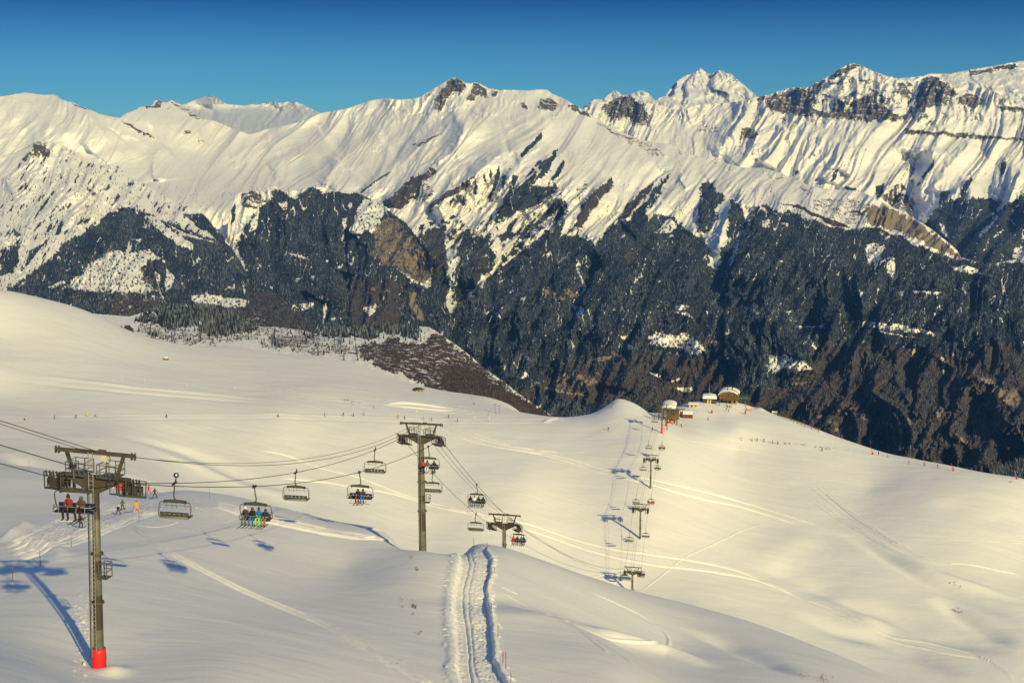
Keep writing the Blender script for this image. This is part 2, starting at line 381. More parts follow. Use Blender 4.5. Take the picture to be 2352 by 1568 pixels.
# ski tracks
TR = [Z3((-700, 350), (-500, 460), (-200, 560), (0, 600), (300, 680), (560, 760), (800, 800), (1150, 880), (1400, 950), (1560, 1010), (1882, 1110)),
      Z3((-300, 560), (0, 616), (250, 690), (450, 760), (700, 815), (950, 890), (1250, 940), (1450, 1005), (1700, 1090)),
      Z3((-600, 850), (-200, 1040), (0, 1105), (250, 1190), (420, 1230), (620, 1270), (900, 1300), (1180, 1350), (1350, 1400), (1500, 1480), (1700, 1560)),
      Z3((-700, 950), (-300, 1060), (0, 1140), (250, 1230), (450, 1290), (700, 1345), (1000, 1370), (1250, 1410), (1420, 1440), (1650, 1540)),
      Z3((620, 1530), (700, 1460), (850, 1360), (910, 1270), (1010, 1255), (1100, 1190), (1180, 1190), (1260, 1110), (1340, 1068), (1440, 1062)),
      ZF((0, 1015), (120, 1045), (250, 1100), (420, 1190), (600, 1270), (800, 1300), (1000, 1345), (1130, 1370), (1300, 1470), (1400, 1560)),
      ZF((60, 1040), (160, 1110), (300, 1145), (420, 1200), (540, 1265), (700, 1305), (900, 1370), (1080, 1410), (1180, 1410)),
      ZF((960, 790), (1120, 790), (1250, 835), (1400, 860))]
for i, q in enumerate(TR): track(q, BOWL, 0.42 if i < 4 else 0.12 if i == 4 else 0.28, 3.0 if i != 4 else 2.0, 2.0, 40 + i)
rr = random.Random(4)
for i in range(30):       # the skied strip across the right hand slope
    a = rr.uniform(-1, 1); s0 = rr.uniform(0, 500); n = rr.uniform(350, 900)
    base = [(0, 240 + a * 110), (250, 460 + a * 60), (520, 625 + a * 40), (800, 770 + a * 32), (1100, 900 + a * 30), (1447, 1020 + a * 38)]
    bx = [b[0] for b in base]; by = [b[1] for b in base]
    xs = np.linspace(s0, min(1447, s0 + n), 6); track(ZF(*[(x, np.interp(x, bx, by) + rr.uniform(-6, 6)) for x in xs]), BOWL, rr.uniform(0.05, 0.15), 2.4, 1.5, 60 + i)
for i in range(26):       # single crossing tracks
    x0 = rr.uniform(760, 2300); y0 = rr.uniform(1000, 1150) if x0 < 1900 else rr.uniform(1080, 1250); L = rr.uniform(200, 520); sl0 = rr.uniform(0.08, 0.55)
    track([(x0 + L * t, y0 + L * sl0 * t + 14 * math.sin(3 * t + i)) for t in (0, .2, .4, .6, .8, 1)], BOWL, rr.uniform(0.05, 0.16), 1.8, 2, 300 + i)
for i in range(16):       # fanned tracks below the traverse
    a = rr.uniform(0, 1)
    track([(510 + 120 * a, 985 + 8 * a), (640 + 110 * a, 1050 + rr.uniform(-10, 10)), (800 + 120 * a, 1120 + rr.uniform(-20, 10)), (900 + 160 * a, 1180)], BOWL, rr.uniform(0.03, 0.09), 1.4, 2, 110 + i)
for q in (Z2((1500, 190), (1560, 260), (1700, 320), (1850, 355), (2100, 400), (2400, 450)), Z2((1580, 185), (1660, 250), (1800, 310), (2100, 380), (2500, 430)),
          Z2((0, 410), (250, 440), (420, 520), (560, 580), (850, 620), (1000, 690), (1150, 760), (1330, 800), (1500, 850), (1900, 960), (2200, 1030)),
          Z2((150, 640), (500, 660), (850, 720), (1200, 770), (1400, 850), (1600, 910), (2000, 950), (2352, 1060))):
    track(q, BOWL, 0.38, 3.0, 2, 140)
for i in range(34):       # piste marks on the far hill
    x = rr.uniform(0, 1); y = rr.uniform(-1, 1)
    track([(rr.uniform(60, 200), 745 + 60 * x), (420 + 40 * y, 790 + 65 * x), (640 + 40 * y, 870 + 45 * x), (900 + 60 * y, 905 + 45 * x), (1150, 935 + 25 * x)][rr.randint(0, 1):rr.choice((4, 5))], FARH, rr.uniform(0.05, 0.22), 1.5, 3, 150 + i)
NS_ = NEAR
for i, q in enumerate([Z1((740, 690), (800, 745), (900, 810), (1000, 870), (1150, 945), (1300, 1020), (1450, 1090), (1597, 1150), (1800, 1230), (2000, 1340), (2200, 1480), (2330, 1570)),
          Z1((730, 700), (800, 760), (900, 825), (1000, 884), (1150, 960), (1300, 1036), (1450, 1105), (1597, 1168), (1800, 1250), (2000, 1360), (2180, 1490)),
          Z1((750, 685), (850, 715), (930, 722), (975, 700), (985, 665)), Z1((85, 740), (95, 690), (130, 672), (185, 680), (210, 710)),
          Z4((730, 465), (900, 560), (1100, 700), (1250, 800), (1400, 930), (1540, 1040)), Z4((890, 505), (1050, 620), (1250, 760), (1450, 920), (1740, 1138)),
          Z4((710, 540), (850, 590), (1000, 660), (1200, 750), (1400, 800), (1600, 850), (1800, 890), (1950, 910), (2040, 900), (2060, 850), (1980, 770), (1850, 690), (1700, 610), (1500, 530), (1330, 450)),
          Z4((750, 440), (860, 490)), Z4((0, 960), (60, 1010), (130, 1070), (230, 1140)), Z4((-20, 985), (40, 1030), (110, 1090), (180, 1140))]):
    track(q, NS_, 0.22 if i < 2 else 0.10, 2.6 if i < 2 else 2.0, 1.5, 180 + i)
for i in range(46):       # skied piste at the left
    a = rr.uniform(0, 1); b = a + rr.uniform(-.15, .15)
    track(Z1((20 + 40 * a, 800 + 110 * a), (250 + 120 * a, 690 + 110 * b), (480 + 150 * b, 590 + 130 * a), (640 + 140 * a, 545 + 90 * b), (860 + 60 * a, 560 + 60 * b)), (110, 245), rr.uniform(0.03, 0.11), 1.8, 6, 200 + i)
for i in range(26):       # run that drops over the crest
    a = rr.uniform(-0.3, 1.5)
    track(Z2((-350, 820 + 40 * a), (0, 915 + 45 * a), (300, 982 + 40 * a), (600, 1045 + 36 * a), (900, 1105 + 32 * a), (1150, 1165 + 20 * a))[:rr.choice((4, 5, 6))], (150, 245), rr.uniform(0.03, 0.12), 1.5, 3, 250 + i)
soft(Z1((0, 790), (110, 720), (230, 640), (330, 570), (420, 500), (560, 480)), 1.0, 12, (110, 240))
soft(Z1((0, 820), (150, 760), (400, 860), (330, 900)), 0.6, 14, (90, 170))
soft(Z2((850, 1040), (1000, 1065), (1150, 1110), (1300, 1190)), 0.25, 7, (130, 240))
# wind lip that catches the light right of the first groomed track and the steeper, shaded wedge below it
bank([(1130, 1372), (1180, 1400), (1250, 1440), (1340, 1490), (1420, 1540), (1520, 1600), (1640, 1680), (1760, 1760)], 1.7, 9.0, 9.0, (60, 220))
soft([(1300, 1440), (1420, 1470), (1540, 1500), (1640, 1540)], 0.9, 26, NS_)
soft([(1560, 1440), (1700, 1490), (1850, 1560)], -0.9, 24, NS_)
# ---- groomed track: a trench with rough ice, banks on both sides
tl = Z4((395, 195), (400, 260), (370, 380), (350, 500), (345, 640), (360, 800), (375, 950), (360, 1050), (400, 1160), (420, 1300))
trr = Z4((640, 175), (680, 240), (665, 350), (640, 430), (645, 520), (660, 640), (680, 760), (690, 880), (690, 960), (740, 1040), (790, 1140), (830, 1300))
m = (GY < 205) & (GY > 60) & (U > 980) & (U < 1250) & (V > 1240)
um, vm = U[m], V[m]
nl = fbm(GX[m] / 1.5, GY[m] / 1.5, 4, 70, 0.65) * 6; le = np.interp(vm, [p[1] for p in tl], [p[0] for p in tl]) + nl
re = np.interp(vm, [p[1] for p in trr], [p[0] for p in trr]) + fbm(GX[m] / 2.0, GY[m] / 2.0, 3, 71) * 5
fade = sstep(1252, 1275, vm)
s = (um - le) / (re - le)
trench = -(sstep(0.10, 0.22, s) * sstep(1.0, 0.955, s)) * 0.48 * fade
bank = (np.exp(-((s + 0.0) / 0.10) ** 2) * 0.16 + np.exp(-((s - 1.03) / 0.06) ** 2) * 0.15) * fade
lump = (ridged(GX[m] / 0.7, GY[m] / 1.3, 4, 75, 0.6) * 0.13 + fbm(GX[m] / 0.3, GY[m] / 0.5, 3, 76, 0.6) * 0.15) * sstep(0.0, 0.12, s) * sstep(1.02, 0.9, s)
lump *= 0.85 * np.where((s > 0.30) & (s < 0.56), 0.45, 1.0)
ruts = -0.22 * np.exp(-((s - 0.40 - 0.03 * np.sin(vm / 45)) / 0.022) ** 2) - 0.12 * np.exp(-((s - 0.52) / 0.016) ** 2)
GZ[m] += trench + bank + lump + ruts * fade * (s > 0) * (s < 1)
bl = np.maximum(0, fbm(GX[m] / 0.8, GY[m] / 0.8, 2, 79) - 0.25) * 0.45 * (np.exp(-((s + 0.06) / 0.10) ** 2) + np.exp(-((s - 1.10) / 0.10) ** 2))
GZ[m] += bl * fade
# mound at the head of the track, snow clods beside the first tower and on the piste edge
soft(Z4((420, 175), (500, 150), (590, 165)), 0.35, 9, (140, 200))
for (uc, vc, ru, rv, sd, dens) in ((190, 1460, 34, 140, 81, 0.20), (120, 1215, 90, 30, 82, 0.36), (420, 1170, 150, 40, 83, 0.36), (620, 1190, 200, 30, 84, 0.38), (930, 1245, 70, 20, 85, 0.34)):
    m = (GY < 240) & (((U - uc) / ru) ** 2 + ((V - vc) / rv) ** 2 < 1.0)
    w = 1 - (((U[m] - uc) / ru) ** 2 + ((V[m] - vc) / rv) ** 2)
    q = GY[m].mean() / 150 if m.any() else 1.0
    GZ[m] += np.maximum(0, fbm(GX[m] / (0.6 * q), GY[m] / (1.0 * q), 3, sd, 0.6) - dens) * 0.8 * w
bx_, by_, _ = at(262, 1545, 77.6)     # snow drifted round the foot of the near pylon
GZ += 0.45 * np.exp(-(((GX - bx_) / 0.9) ** 2 + ((GY - by_) / 1.3) ** 2)) + 0.12 * np.exp(-(((GX - bx_ + 1) / 1.6) ** 2 + ((GY - by_) / 2.0) ** 2))
def ground_z(x, y): return float(gz_at(np.array([x]), np.array([y]))[0])
def on_snow(u, v, lo=60, hi=1100):
    x, y = hit([(u, v)], lo, hi, None, True)[0]
    return Vector((x, y, ground_z(x, y)))
def build_snow():
    return grid_mesh('snow_field_ground', GX, GY, GZ, M_SNOW)
build_snow()
# ---------------------------------------------------------------- mountains
VEG = []          # forest samples collected from every layer: (layer data) used later to plant the trees
def D_(*lists):
    r = []
    for l in lists: r += l
    return r
def ribs(su, sv, shear, amp, seed, oct=4, gain=0.5):
    def f(U_, V_):
        w = fbm(U_ / (su * 2.2), V_ / (su * 2.2), 3, seed + 7) * su * 0.9
        a = 0.35 + 0.9 * sstep(-0.35, 0.35, fbm(U_ / (su * 2.5) + 3, V_ / (su * 2.0), 2, seed + 8))
        return -ridged((U_ + shear * V_ + w) / su, V_ / sv + w / su * 0.3, oct, seed, gain) * amp * a
    return f
def layer(name, sky, bottom, ctrl, step=1.75, mat=None, rough=1.75, noise=None, lines=(), rock=(), wood=(), scrub=(), tan=(), clear=(), specks=None, jag=0.0, jagw=6.0, rockfn=None, back=5, skydust=None, seed=0):
    """one mountain flank: a sheet of ground from its foot up to its crest and down the far side.
    sky: crest line, bottom: foot line, ctrl: (u, v, depth) points that fix how far away the ground is"""
    us = np.array([p[0] for p in sky]); vs = np.array([p[1] for p in sky])
    u = np.arange(us[0], us[-1], step); n = len(u)
    crest_ = np.interp(u, us, vs)
    if jag: crest_ = crest_ + (fbm(u / jagw, u * 0 + seed, 4, seed, 0.6) * jag if not callable(jag) else fbm(u / jagw, u * 0 + seed, 4, seed, 0.6) * jag(u))
    foot = np.interp(u, [p[0] for p in bottom], [p[1] for p in bottom]); foot = np.maximum(foot, crest_ + 4)
    nr = int((foot - crest_).max() / step) + 2
    t = np.linspace(0, 1, nr)[:, None]
    UU = np.repeat(u[None], nr, 0); VV = crest_ + (foot - crest_) * t
    f = tps([(c[0], c[1]) for c in ctrl], [math.log(c[2]) for c in ctrl])
    YY = np.exp(f(UU, VV)); px = YY / FL        # metres per picture unit
    wob = fbm(UU / 26, VV / 26, 4, seed + 11, 0.6); wob2 = fbm(UU / 26 + 40, VV / 26, 4, seed + 12, 0.6)
    wu = UU + wob * 16 + fbm(UU / 5, VV / 5, 2, seed + 13) * 5; wv = VV + wob2 * 14 + fbm(UU / 5, VV / 6, 2, seed + 14) * 5
    def mask(polys):
        m = np.zeros(UU.shape)
        for p in polys:
            a = 1.0
            if isinstance(p, tuple): p, a = p
            xs = [q[0] for q in p]; ys = [q[1] for q in p]
            b = (UU > min(xs) - 25) & (UU < max(xs) + 25) & (VV > min(ys) - 25) & (VV < max(ys) + 25)
            if b.any():
                ar = abs(sum(p[i][0] * p[i - 1][1] - p[i - 1][0] * p[i][1] for i in range(len(p)))) / 2; k = min(1.0, max(0.22, math.sqrt(ar) / 75))
                m[b] = np.maximum(m[b], inside(UU[b] + (wu[b] - UU[b]) * k, VV[b] + (wv[b] - VV[b]) * k, p) * a)
        return m
    mw = mask(wood); mc = mask(clear) * (fbm(UU / 6, VV / 5, 3, seed + 15, 0.6) > -0.22); mw = mw * (1 - mc); ms = mask(scrub) * (1 - mc); mt = mask(tan); mw = mw * (1 - 0.85 * (ms > 0.55)); mr = mask(rock)
    if specks is not None: mw = np.maximum(mw, specks(UU, VV) * (1 - mc))
    if rockfn is not None: mr = np.maximum(mr, rockfn(UU, VV, None))
    rel = np.zeros_like(YY)
    for (kind, pts, A, w) in lines:
        xs = [p[0] for p in pts]; ys = [p[1] for p in pts]; pad = 6 * w
        m = (UU > min(xs) - pad) & (UU < max(xs) + pad) & (VV > min(ys) - pad) & (VV < max(ys) + pad)
        if not m.any(): continue
        wu = UU[m] + fbm(UU[m] / 30, VV[m] / 30, 3, seed + 3) * min(9, w * 0.5); wv = VV[m] + fbm(UU[m] / 30 + 9, VV[m] / 30, 3, seed + 4) * min(9, w * 0.5)
        d, s, r = line_dist(wu, wv, pts); e = sstep(0, 0.1, r) * sstep(1, 0.9, r)
        if kind == 'r': q = -A * np.exp(-d / w)
        elif kind == 'g': q = A * np.exp(-d / w)
        elif kind == 's' and 0 < A < 40: q = -1.5 * A * np.where(s < 0, np.exp(-d / (0.5 * w)), np.exp(-d / (1.7 * w)))     # a spur, steep on one flank
        elif kind == 's': q = A * np.where(s < 0, np.exp(-d / w), np.maximum(0, 1 - d / 3.0))     # drops back on one side of the line: the right hand of its direction
        rel[m] += q * e
    if noise is not None: rel += noise(UU, VV)
    rel += np.maximum(mr, 0.6 * mt) * flute(17, 2.6, 0.25, 9.0, seed + 90, 4)(UU, VV)
    YY = YY + rel * px * rough
    X, Y, Z = at(UU, VV, YY)
    gul = (np.abs(perlin((UU + 0.25 * VV) / 24 + wob * 0.5, VV / 120, seed + 16)) < 0.034) & (fbm(UU / 60, VV / 50, 3, seed + 17) > 0.02)
    pat = fbm(UU / 16, VV / 9, 4, seed + 18, 0.6) > 0.46
    mw = mw * (1 - 0.92 * (gul | pat))
    G = np.stack([mr, mw, ms, mt], -1)
    # the far side of the crest
    rows = [(X[0], Y[0], Z[0])]
    az = X[0] / Y[0]; px0 = px[0]
    for k in range(1, back + 1):
        yb = Y[0] + px0 * 60 * k; rows.insert(0, (az * yb, yb, Z[0] - px0 * (14 * k + 7 * k * k)))
    X2 = np.concatenate([np.array([r[0] for r in rows[:-1]]), X]); Y2 = np.concatenate([np.array([r[1] for r in rows[:-1]]), Y]); Z2_ = np.concatenate([np.array([r[2] for r in rows[:-1]]), Z])
    G2 = np.concatenate([np.repeat(G[:1], back, 0), G])
    o = grid_mesh(name, X2, Y2, Z2_, mat or M_MTN, {'ground': G2})
    bare = 1 - np.clip(mr * 0.9 + mt * 1.2, 0, 1); VEG.append((name, UU, VV, X, Y, Z, mw * bare, ms * bare, px, crest_, foot))
    return o
def flute(su, aspect, shear, amp, seed, n=4, warp=0.28):
    """branching gullies running down the fall line: every finer set is bent towards the larger gullies"""
    def f(U_, V_):
        p = U_ + shear * V_ + fbm(U_ / (su * 2.5), V_ / (su * 2.5), 2, seed + 7) * su * warp * 2; q = V_ / (su * aspect); out = 0; s = su; am = amp
        mod = 0.45 + 0.8 * sstep(-0.3, 0.35, fbm(U_ / (su * 3) + 3, V_ / (su * 2.2), 2, seed + 8))
        for i in range(n):
            r = 1 - np.abs(perlin(p / s, V_ / (s * aspect), seed + 31 * i)) * 2.6
            out = out - r * am; p = p + r * s * 0.22; s *= 0.47; am *= 0.50
        return out * mod
    return f
# --- far peaks
layer('far_snow_peak', Z5((1040, 300), (1105, 270), (1180, 240), (1240, 219), (1265, 212), (1310, 230), (1370, 268), (1480, 275), (1530, 265), (1600, 262), (1625, 252), (1700, 258), (1775, 247), (1840, 275), (1900, 305), (1960, 335), (2040, 350)),
      [(400, 310), (800, 310)], [(400, 300, 24000), (800, 300, 24000), (500, 222, 27000), (700, 235, 27500), (600, 240, 28000), (400, 240, 27000), (800, 240, 27000)], mat=M_FAR, rough=0.85,
      noise=lambda a, b: ribs(22, 40, 0.7, 22, 3)(a, b) + ribs(60, 70, 0.4, 30, 5)(a, b),
      lines=[('r', Z5((1265, 212), (1290, 280), (1340, 340), (1420, 400)), 40, 14), ('s', Z5((1700, 300), (1640, 360), (1600, 410)), 50, 20), ('r', Z5((1775, 247), (1800, 300), (1850, 350)), 30, 12)], jag=1.2, jagw=9,
      rockfn=lambda a, b, r: 0.42 * sstep(0.25, 0.5, fbm(a / 9, b / 9, 3, 4)), seed=1)
layer('far_snow_peak', D_(Z6((1560, 310), (1600, 278), (1660, 235), (1710, 240), (1745, 205), (1780, 180), (1800, 192), (1820, 215), (1855, 205), (1880, 205), (1915, 188), (1940, 183), (1980, 200), (2020, 245), (2060, 222), (2085, 218)), Z7((15, 302), (45, 262), (70, 235), (110, 205), (180, 181), (190, 165), (205, 157), (225, 172), (245, 190), (270, 190), (300, 174), (320, 168), (345, 185), (375, 190), (420, 230), (480, 280), (530, 322), (600, 360), (680, 400))),
      [(1320, 330), (1820, 330)], [(1320, 320, 17500), (1820, 320, 17000), (1600, 160, 20500), (1350, 240, 19500), (1750, 230, 19500), (1600, 250, 18800)], mat=M_FAR, rough=1.3,
      noise=lambda a, b: ribs(18, 30, -0.2, 18, 13)(a, b) + ribs(50, 60, 0.3, 30, 15)(a, b),
      lines=[('s', Z7((205, 157), (130, 210), (110, 260), (120, 300), (90, 370)), 40, 26), ('s', Z7((320, 168), (250, 215), (260, 260), (330, 300), (370, 330)), 40, 18), ('s', Z6((1660, 235), (1610, 290)), 30, 12), ('s', Z6((1880, 205), (1850, 260)), 20, 10), ('s', Z7((70, 235), (45, 300), (20, 320)), 60, 20)], jag=1.6, jagw=7,
      rockfn=lambda a, b, r: 0.45 * sstep(0.22, 0.5, fbm(a / 8, b / 5, 3, 14)), seed=2)
layer('far_glacier', D_(Z7((1200, 225), (1340, 213), (1400, 207), (1450, 203), (1480, 188), (1600, 190), (1700, 170), (1770, 158), (1850, 145), (1960, 125), (2016, 115)), [(2450, 118), (2600, 128)]),
      [(2000, 330), (2600, 330)], [(2000, 320, 11500), (2600, 320, 11500), (2050, 180, 14000), (2352, 140, 15000), (2350, 220, 13000)], mat=M_FAR,
      noise=lambda a, b: ribs(60, 30, 0.5, 26, 23)(a, b) + fbm(a / 14, b / 10, 3, 24) * 6,
      rock=[Z7((1700, 175), (1800, 165), (1960, 130), (1980, 150), (1850, 180), (1720, 200))], rockfn=lambda a, b, r: 0.4 * sstep(0.3, 0.5, fbm(a / 9, b / 5, 3, 25)), jag=0.8, seed=3)
# --- right massif
def noise_right(a, b):
    up = sstep(310, 265, b)
    return flute(70, 4.5, 0.50, 26, 31, 5)(a, b) + fbm(a / 110, b / 80, 2, 32) * 24 + up * flute(22, 2.0, 0.25, 10, 35, 4)(a, b)
RM_ROCK = [Z7((560, 340), (600, 310), (640, 300), (700, 285), (780, 275), (820, 285), (850, 250), (900, 240), (850, 300), (830, 380), (930, 400), (960, 330), (1010, 330), (1000, 400), (1080, 330), (1130, 300), (1180, 310), (1230, 380), (1310, 420), (1330, 450), (1200, 450), (1130, 460), (1080, 440), (1030, 450), (900, 430), (780, 420), (700, 410), (640, 400), (580, 380)),
           Z7((930, 205), (990, 170), (1060, 130), (1110, 150), (1060, 160), (1000, 200), (960, 215)), Z7((1300, 240), (1340, 240), (1390, 300), (1330, 310)), Z7((1410, 300), (1440, 250), (1470, 210), (1520, 208), (1590, 250), (1650, 300), (1640, 320), (1580, 310), (1600, 380), (1530, 350), (1480, 390), (1420, 370)),
           Z7((1640, 330), (1700, 300), (1750, 310), (1790, 340), (1740, 380), (1660, 360)), Z7((1140, 260), (1200, 290), (1250, 330), (1180, 310)), Z7((530, 340), (540, 315), (570, 315), (560, 340)), Z7((1350, 500), (1500, 510), (1700, 525), (1850, 540), (2016, 550), (2016, 565), (1800, 555), (1500, 530), (1350, 520)),
           Z7((1850, 360), (2016, 380), (2016, 405), (1900, 390)), Z6((1690, 290), (1760, 240), (1830, 215), (1930, 260), (1980, 320), (1970, 390), (1900, 400), (1850, 340), (1790, 370), (1730, 330)),
           Z7((430, 490), (480, 490), (530, 530), (500, 560), (440, 540), (430, 600), (420, 600)), (Z7((180, 480), (330, 480), (330, 520), (200, 510)), 0.6), (Z7((420, 540), (560, 580), (520, 650), (430, 640)), 0.45)]
layer('right_snow_mountain', D_(Z6((1520, 330), (1600, 290), (1640, 264), (1700, 255), (1760, 235), (1830, 213), (1880, 225), (1960, 258), (2050, 275), (2100, 285)), Z7((60, 395), (120, 385), (200, 362), (350, 352), (500, 335), (530, 322), (570, 312), (640, 290), (690, 272), (740, 265), (810, 268), (850, 240), (890, 218), (930, 203), (1000, 152), (1030, 140), (1060, 128), (1110, 148), (1180, 178), (1250, 203), (1300, 215), (1360, 228), (1410, 235), (1440, 222), (1470, 205), (1520, 205), (1560, 222), (1600, 243), (1660, 288), (1720, 285), (1760, 265), (1850, 288), (1900, 320), (1950, 350), (2016, 385)), [(2450, 285), (2600, 310)]),
      [(1300, 420), (1500, 440), (1800, 520), (2100, 700), (2200, 790), (2600, 790)],
      [(1350, 250, 11200), (1480, 245, 11500), (1700, 230, 11500), (1960, 150, 11200), (2200, 185, 10800), (2352, 250, 10300), (2600, 310, 9500), (1500, 330, 10200), (1700, 330, 9900), (1960, 280, 9700), (2200, 330, 9100), (2352, 380, 8600), (1700, 430, 8800), (1960, 430, 8300), (2150, 480, 7700), (2352, 480, 7300), (2200, 580, 6600), (2352, 580, 6300), (2250, 700, 5500), (2352, 700, 5400), (2600, 700, 5200), (1500, 430, 9000), (1300, 400, 9800), (1350, 330, 10600)],
      noise=noise_right, jag=lambda u: np.where((u > 1740) & (u < 2260), 5.0, 1.6), jagw=9, seed=4,
      lines=[('r', Z7((1090, 440), (1080, 560), (1060, 650), (1010, 760)), 30, 40), ('s', Z7((560, 330), (480, 400), (420, 480), (330, 580), (280, 640)), 20, 40), ('s', Z7((660, 470), (600, 590), (545, 700)), 26, 26), ('s', Z7((1000, 560), (960, 680), (900, 790)), 14, 30),
             ('g', Z7((1400, 600), (1390, 760), (1400, 900), (1420, 1000), (1600, 1180), (1660, 1250)), 70, 34), ('s', Z7((1510, 600), (1500, 700), (1440, 800), (1390, 900)), 24, 26), ('s', Z7((1730, 560), (1580, 720), (1500, 850)), 18, 30), ('s', Z7((1920, 640), (1880, 760), (1860, 830)), 16, 22),
             ('s', Z7((2016, 740), (1920, 800), (1870, 900)), 24, 26), ('s', Z7((1720, 780), (1600, 880), (1450, 1020)), 34, 34), ('s', Z7((2016, 880), (1900, 950), (1750, 1080), (1650, 1210)), 40, 60), ('s', Z7((1060, 130), (1000, 260), (940, 330)), 14, 26), ('s', Z7((1470, 205), (1420, 300), (1400, 380)), 14, 20), ('s', Z7((1300, 215), (1310, 300)), 10, 16)],
      rock=RM_ROCK,
      wood=[Z7((1440, 1060), (1480, 1000), (1530, 950), (1600, 880), (1700, 900), (1720, 880), (1820, 880), (1870, 900), (1860, 960), (1950, 900), (2030, 850), (2300, 850), (2300, 1700), (1500, 1700)), Z7((1650, 860), (1700, 780), (1730, 770), (1710, 830), (1680, 900)), Z7((1550, 850), (1600, 840), (1580, 900), (1540, 930)), Z7((1180, 820), (1240, 800), (1230, 850), (1210, 880), (1190, 880)), Z7((1010, 820), (1060, 830), (1110, 840), (1030, 850)), Z7((950, 740), (980, 720), (960, 780), (930, 800)), Z7((730, 735), (760, 730), (740, 760)), Z7((1890, 690), (1920, 680), (1910, 740), (1880, 780)), Z7((1480, 720), (1510, 670), (1500, 720), (1440, 800), (1400, 830))],
      clear=[Z7((1540, 1020), (1570, 1030), (1600, 1110), (1560, 1080)), Z7((1750, 1100), (1870, 980), (1870, 1000), (1770, 1110)), Z7((1840, 1100), (1900, 1060), (1890, 1080), (1850, 1110)), Z7((1930, 1000), (1960, 1020), (1985, 1060)), Z7((1960, 1170), (2016, 1150), (2016, 1240), (1950, 1220)), Z7((1600, 1265), (1700, 1260), (1800, 1310), (1700, 1310), (1620, 1290))],
      scrub=[(Z7((1190, 870), (1260, 850), (1330, 800), (1390, 900), (1400, 1000), (1300, 940)), 0.6), (Z7((1350, 620), (1420, 640), (1400, 760), (1340, 720)), 0.35)],
      rockfn=lambda a, b, r: np.maximum(0.62 * (np.abs(perlin((a + 0.5 * b) / 17, b / 80, 38)) < 0.05) * (fbm(a / 40, b / 30, 3, 39) > 0.08) * (b > 370) * (b < 540), 0) + np.maximum(0.40 * sstep(0.2, 0.5, fbm((a + 0.5 * b) / 7, b / 14, 3, 36)) * sstep(470, 330, b), 0.95 * sstep(-0.02, 0.3, fbm((a + 0.4 * b) / 26, b / 13, 4, 37, 0.6)) * sstep(300, 265, b + 12 * np.sin(a / 50)) * sstep(1740, 1790, a) * sstep(2250, 2150, a)))
# --- central massif with the left hill and the long spur that runs down to the valley
SK_C = D_([(-300, 270), (-120, 240)], Z5((0, 221), (60, 212), (110, 203), (150, 196), (200, 203), (260, 211), (325, 208), (350, 222), (370, 238), (410, 252), (440, 255), (480, 278), (540, 298), (600, 325), (660, 340), (725, 349), (745, 335), (765, 320), (830, 297), (840, 282), (920, 275), (930, 250), (950, 240), (985, 252), (1000, 258), (1035, 243), (1060, 255), (1100, 272), (1130, 292), (1170, 325), (1210, 352), (1290, 365), (1400, 412), (1500, 448), (1560, 436), (1600, 420), (1680, 402), (1750, 390), (1850, 360), (1930, 322), (2000, 310), (2075, 297)),
         Z6((100, 300), (170, 292), (230, 270), (300, 245), (370, 235), (400, 231), (470, 240), (560, 235), (610, 222), (640, 200), (700, 165), (740, 140), (770, 125), (800, 107), (830, 112), (850, 122), (880, 138), (900, 142), (930, 136), (965, 142), (1000, 165), (1040, 176), (1075, 182), (1110, 180), (1180, 181), (1250, 185), (1320, 177), (1370, 180), (1400, 205), (1450, 224), (1490, 245), (1540, 275), (1600, 310), (1640, 335), (1720, 388), (1800, 428), (1900, 468), (2000, 496), (2100, 508), (2171, 520)),
         Z7((60, 605), (150, 640), (300, 680), (450, 715), (550, 717), (650, 745), (800, 810), (900, 835), (1000, 840), (1100, 845), (1150, 870), (1250, 925), (1330, 960), (1420, 1010), (1500, 1060), (1600, 1140), (1645, 1180), (1660, 1215), (1800, 1260), (2016, 1220)), [(2600, 590)])
def noise_center(a, b):
    hi = sstep(520, 400, b)
    low = sstep(380, 520, b)
    n = flute(120, 3.4, 0.85, 30, 41, 5)(a, b) * (0.55 + 0.55 * low) + fbm(a / 90, b / 80, 2, 43) * 30
    dome = np.exp(-((a - 1150) / 130) ** 4) * sstep(350, 420, b) * sstep(640, 560, b)
    n += flute(40, 3.6, 0.75, 12, 44, 4)(a, b) * sstep(380, 470, b) * sstep(800, 900, a) + flute(30, 4.5, 0.8, 15, 49, 4)(a, b) * dome
    n += ribs(15, 45, 0.35, 10, 45, 3)(a, b) * sstep(300, 250, b) * sstep(870, 900, a) * sstep(1350, 1280, a)
    n += sstep(820, 940, b) * sstep(1700, 1900, a) * flute(90, 2.6, -0.45, 40, 47, 5)(a, b)
    n += flute(75, 2.6, 0.25, 26, 48, 4)(a, b) * sstep(560, 660, b)
    return n
def specks_center(a, b):
    gate = sstep(0.0, 0.15, ridged((a + 0.75 * b) / 24, b / 90, 3, 52) * 0.6 + fbm(a / 14, b / 14, 3, 53) * 0.5 - 0.25 - sstep(560, 430, b) * 0.45)
    return np.maximum(0.05 * (fbm(a / 30, b / 26, 3, 58) > 0.02) * (b > 425) * (b < 640), gate * (a > 960) * (a < 1330) * (b > 400) * (b < 700) * (b > 470 - (a - 1100) * 0.35))
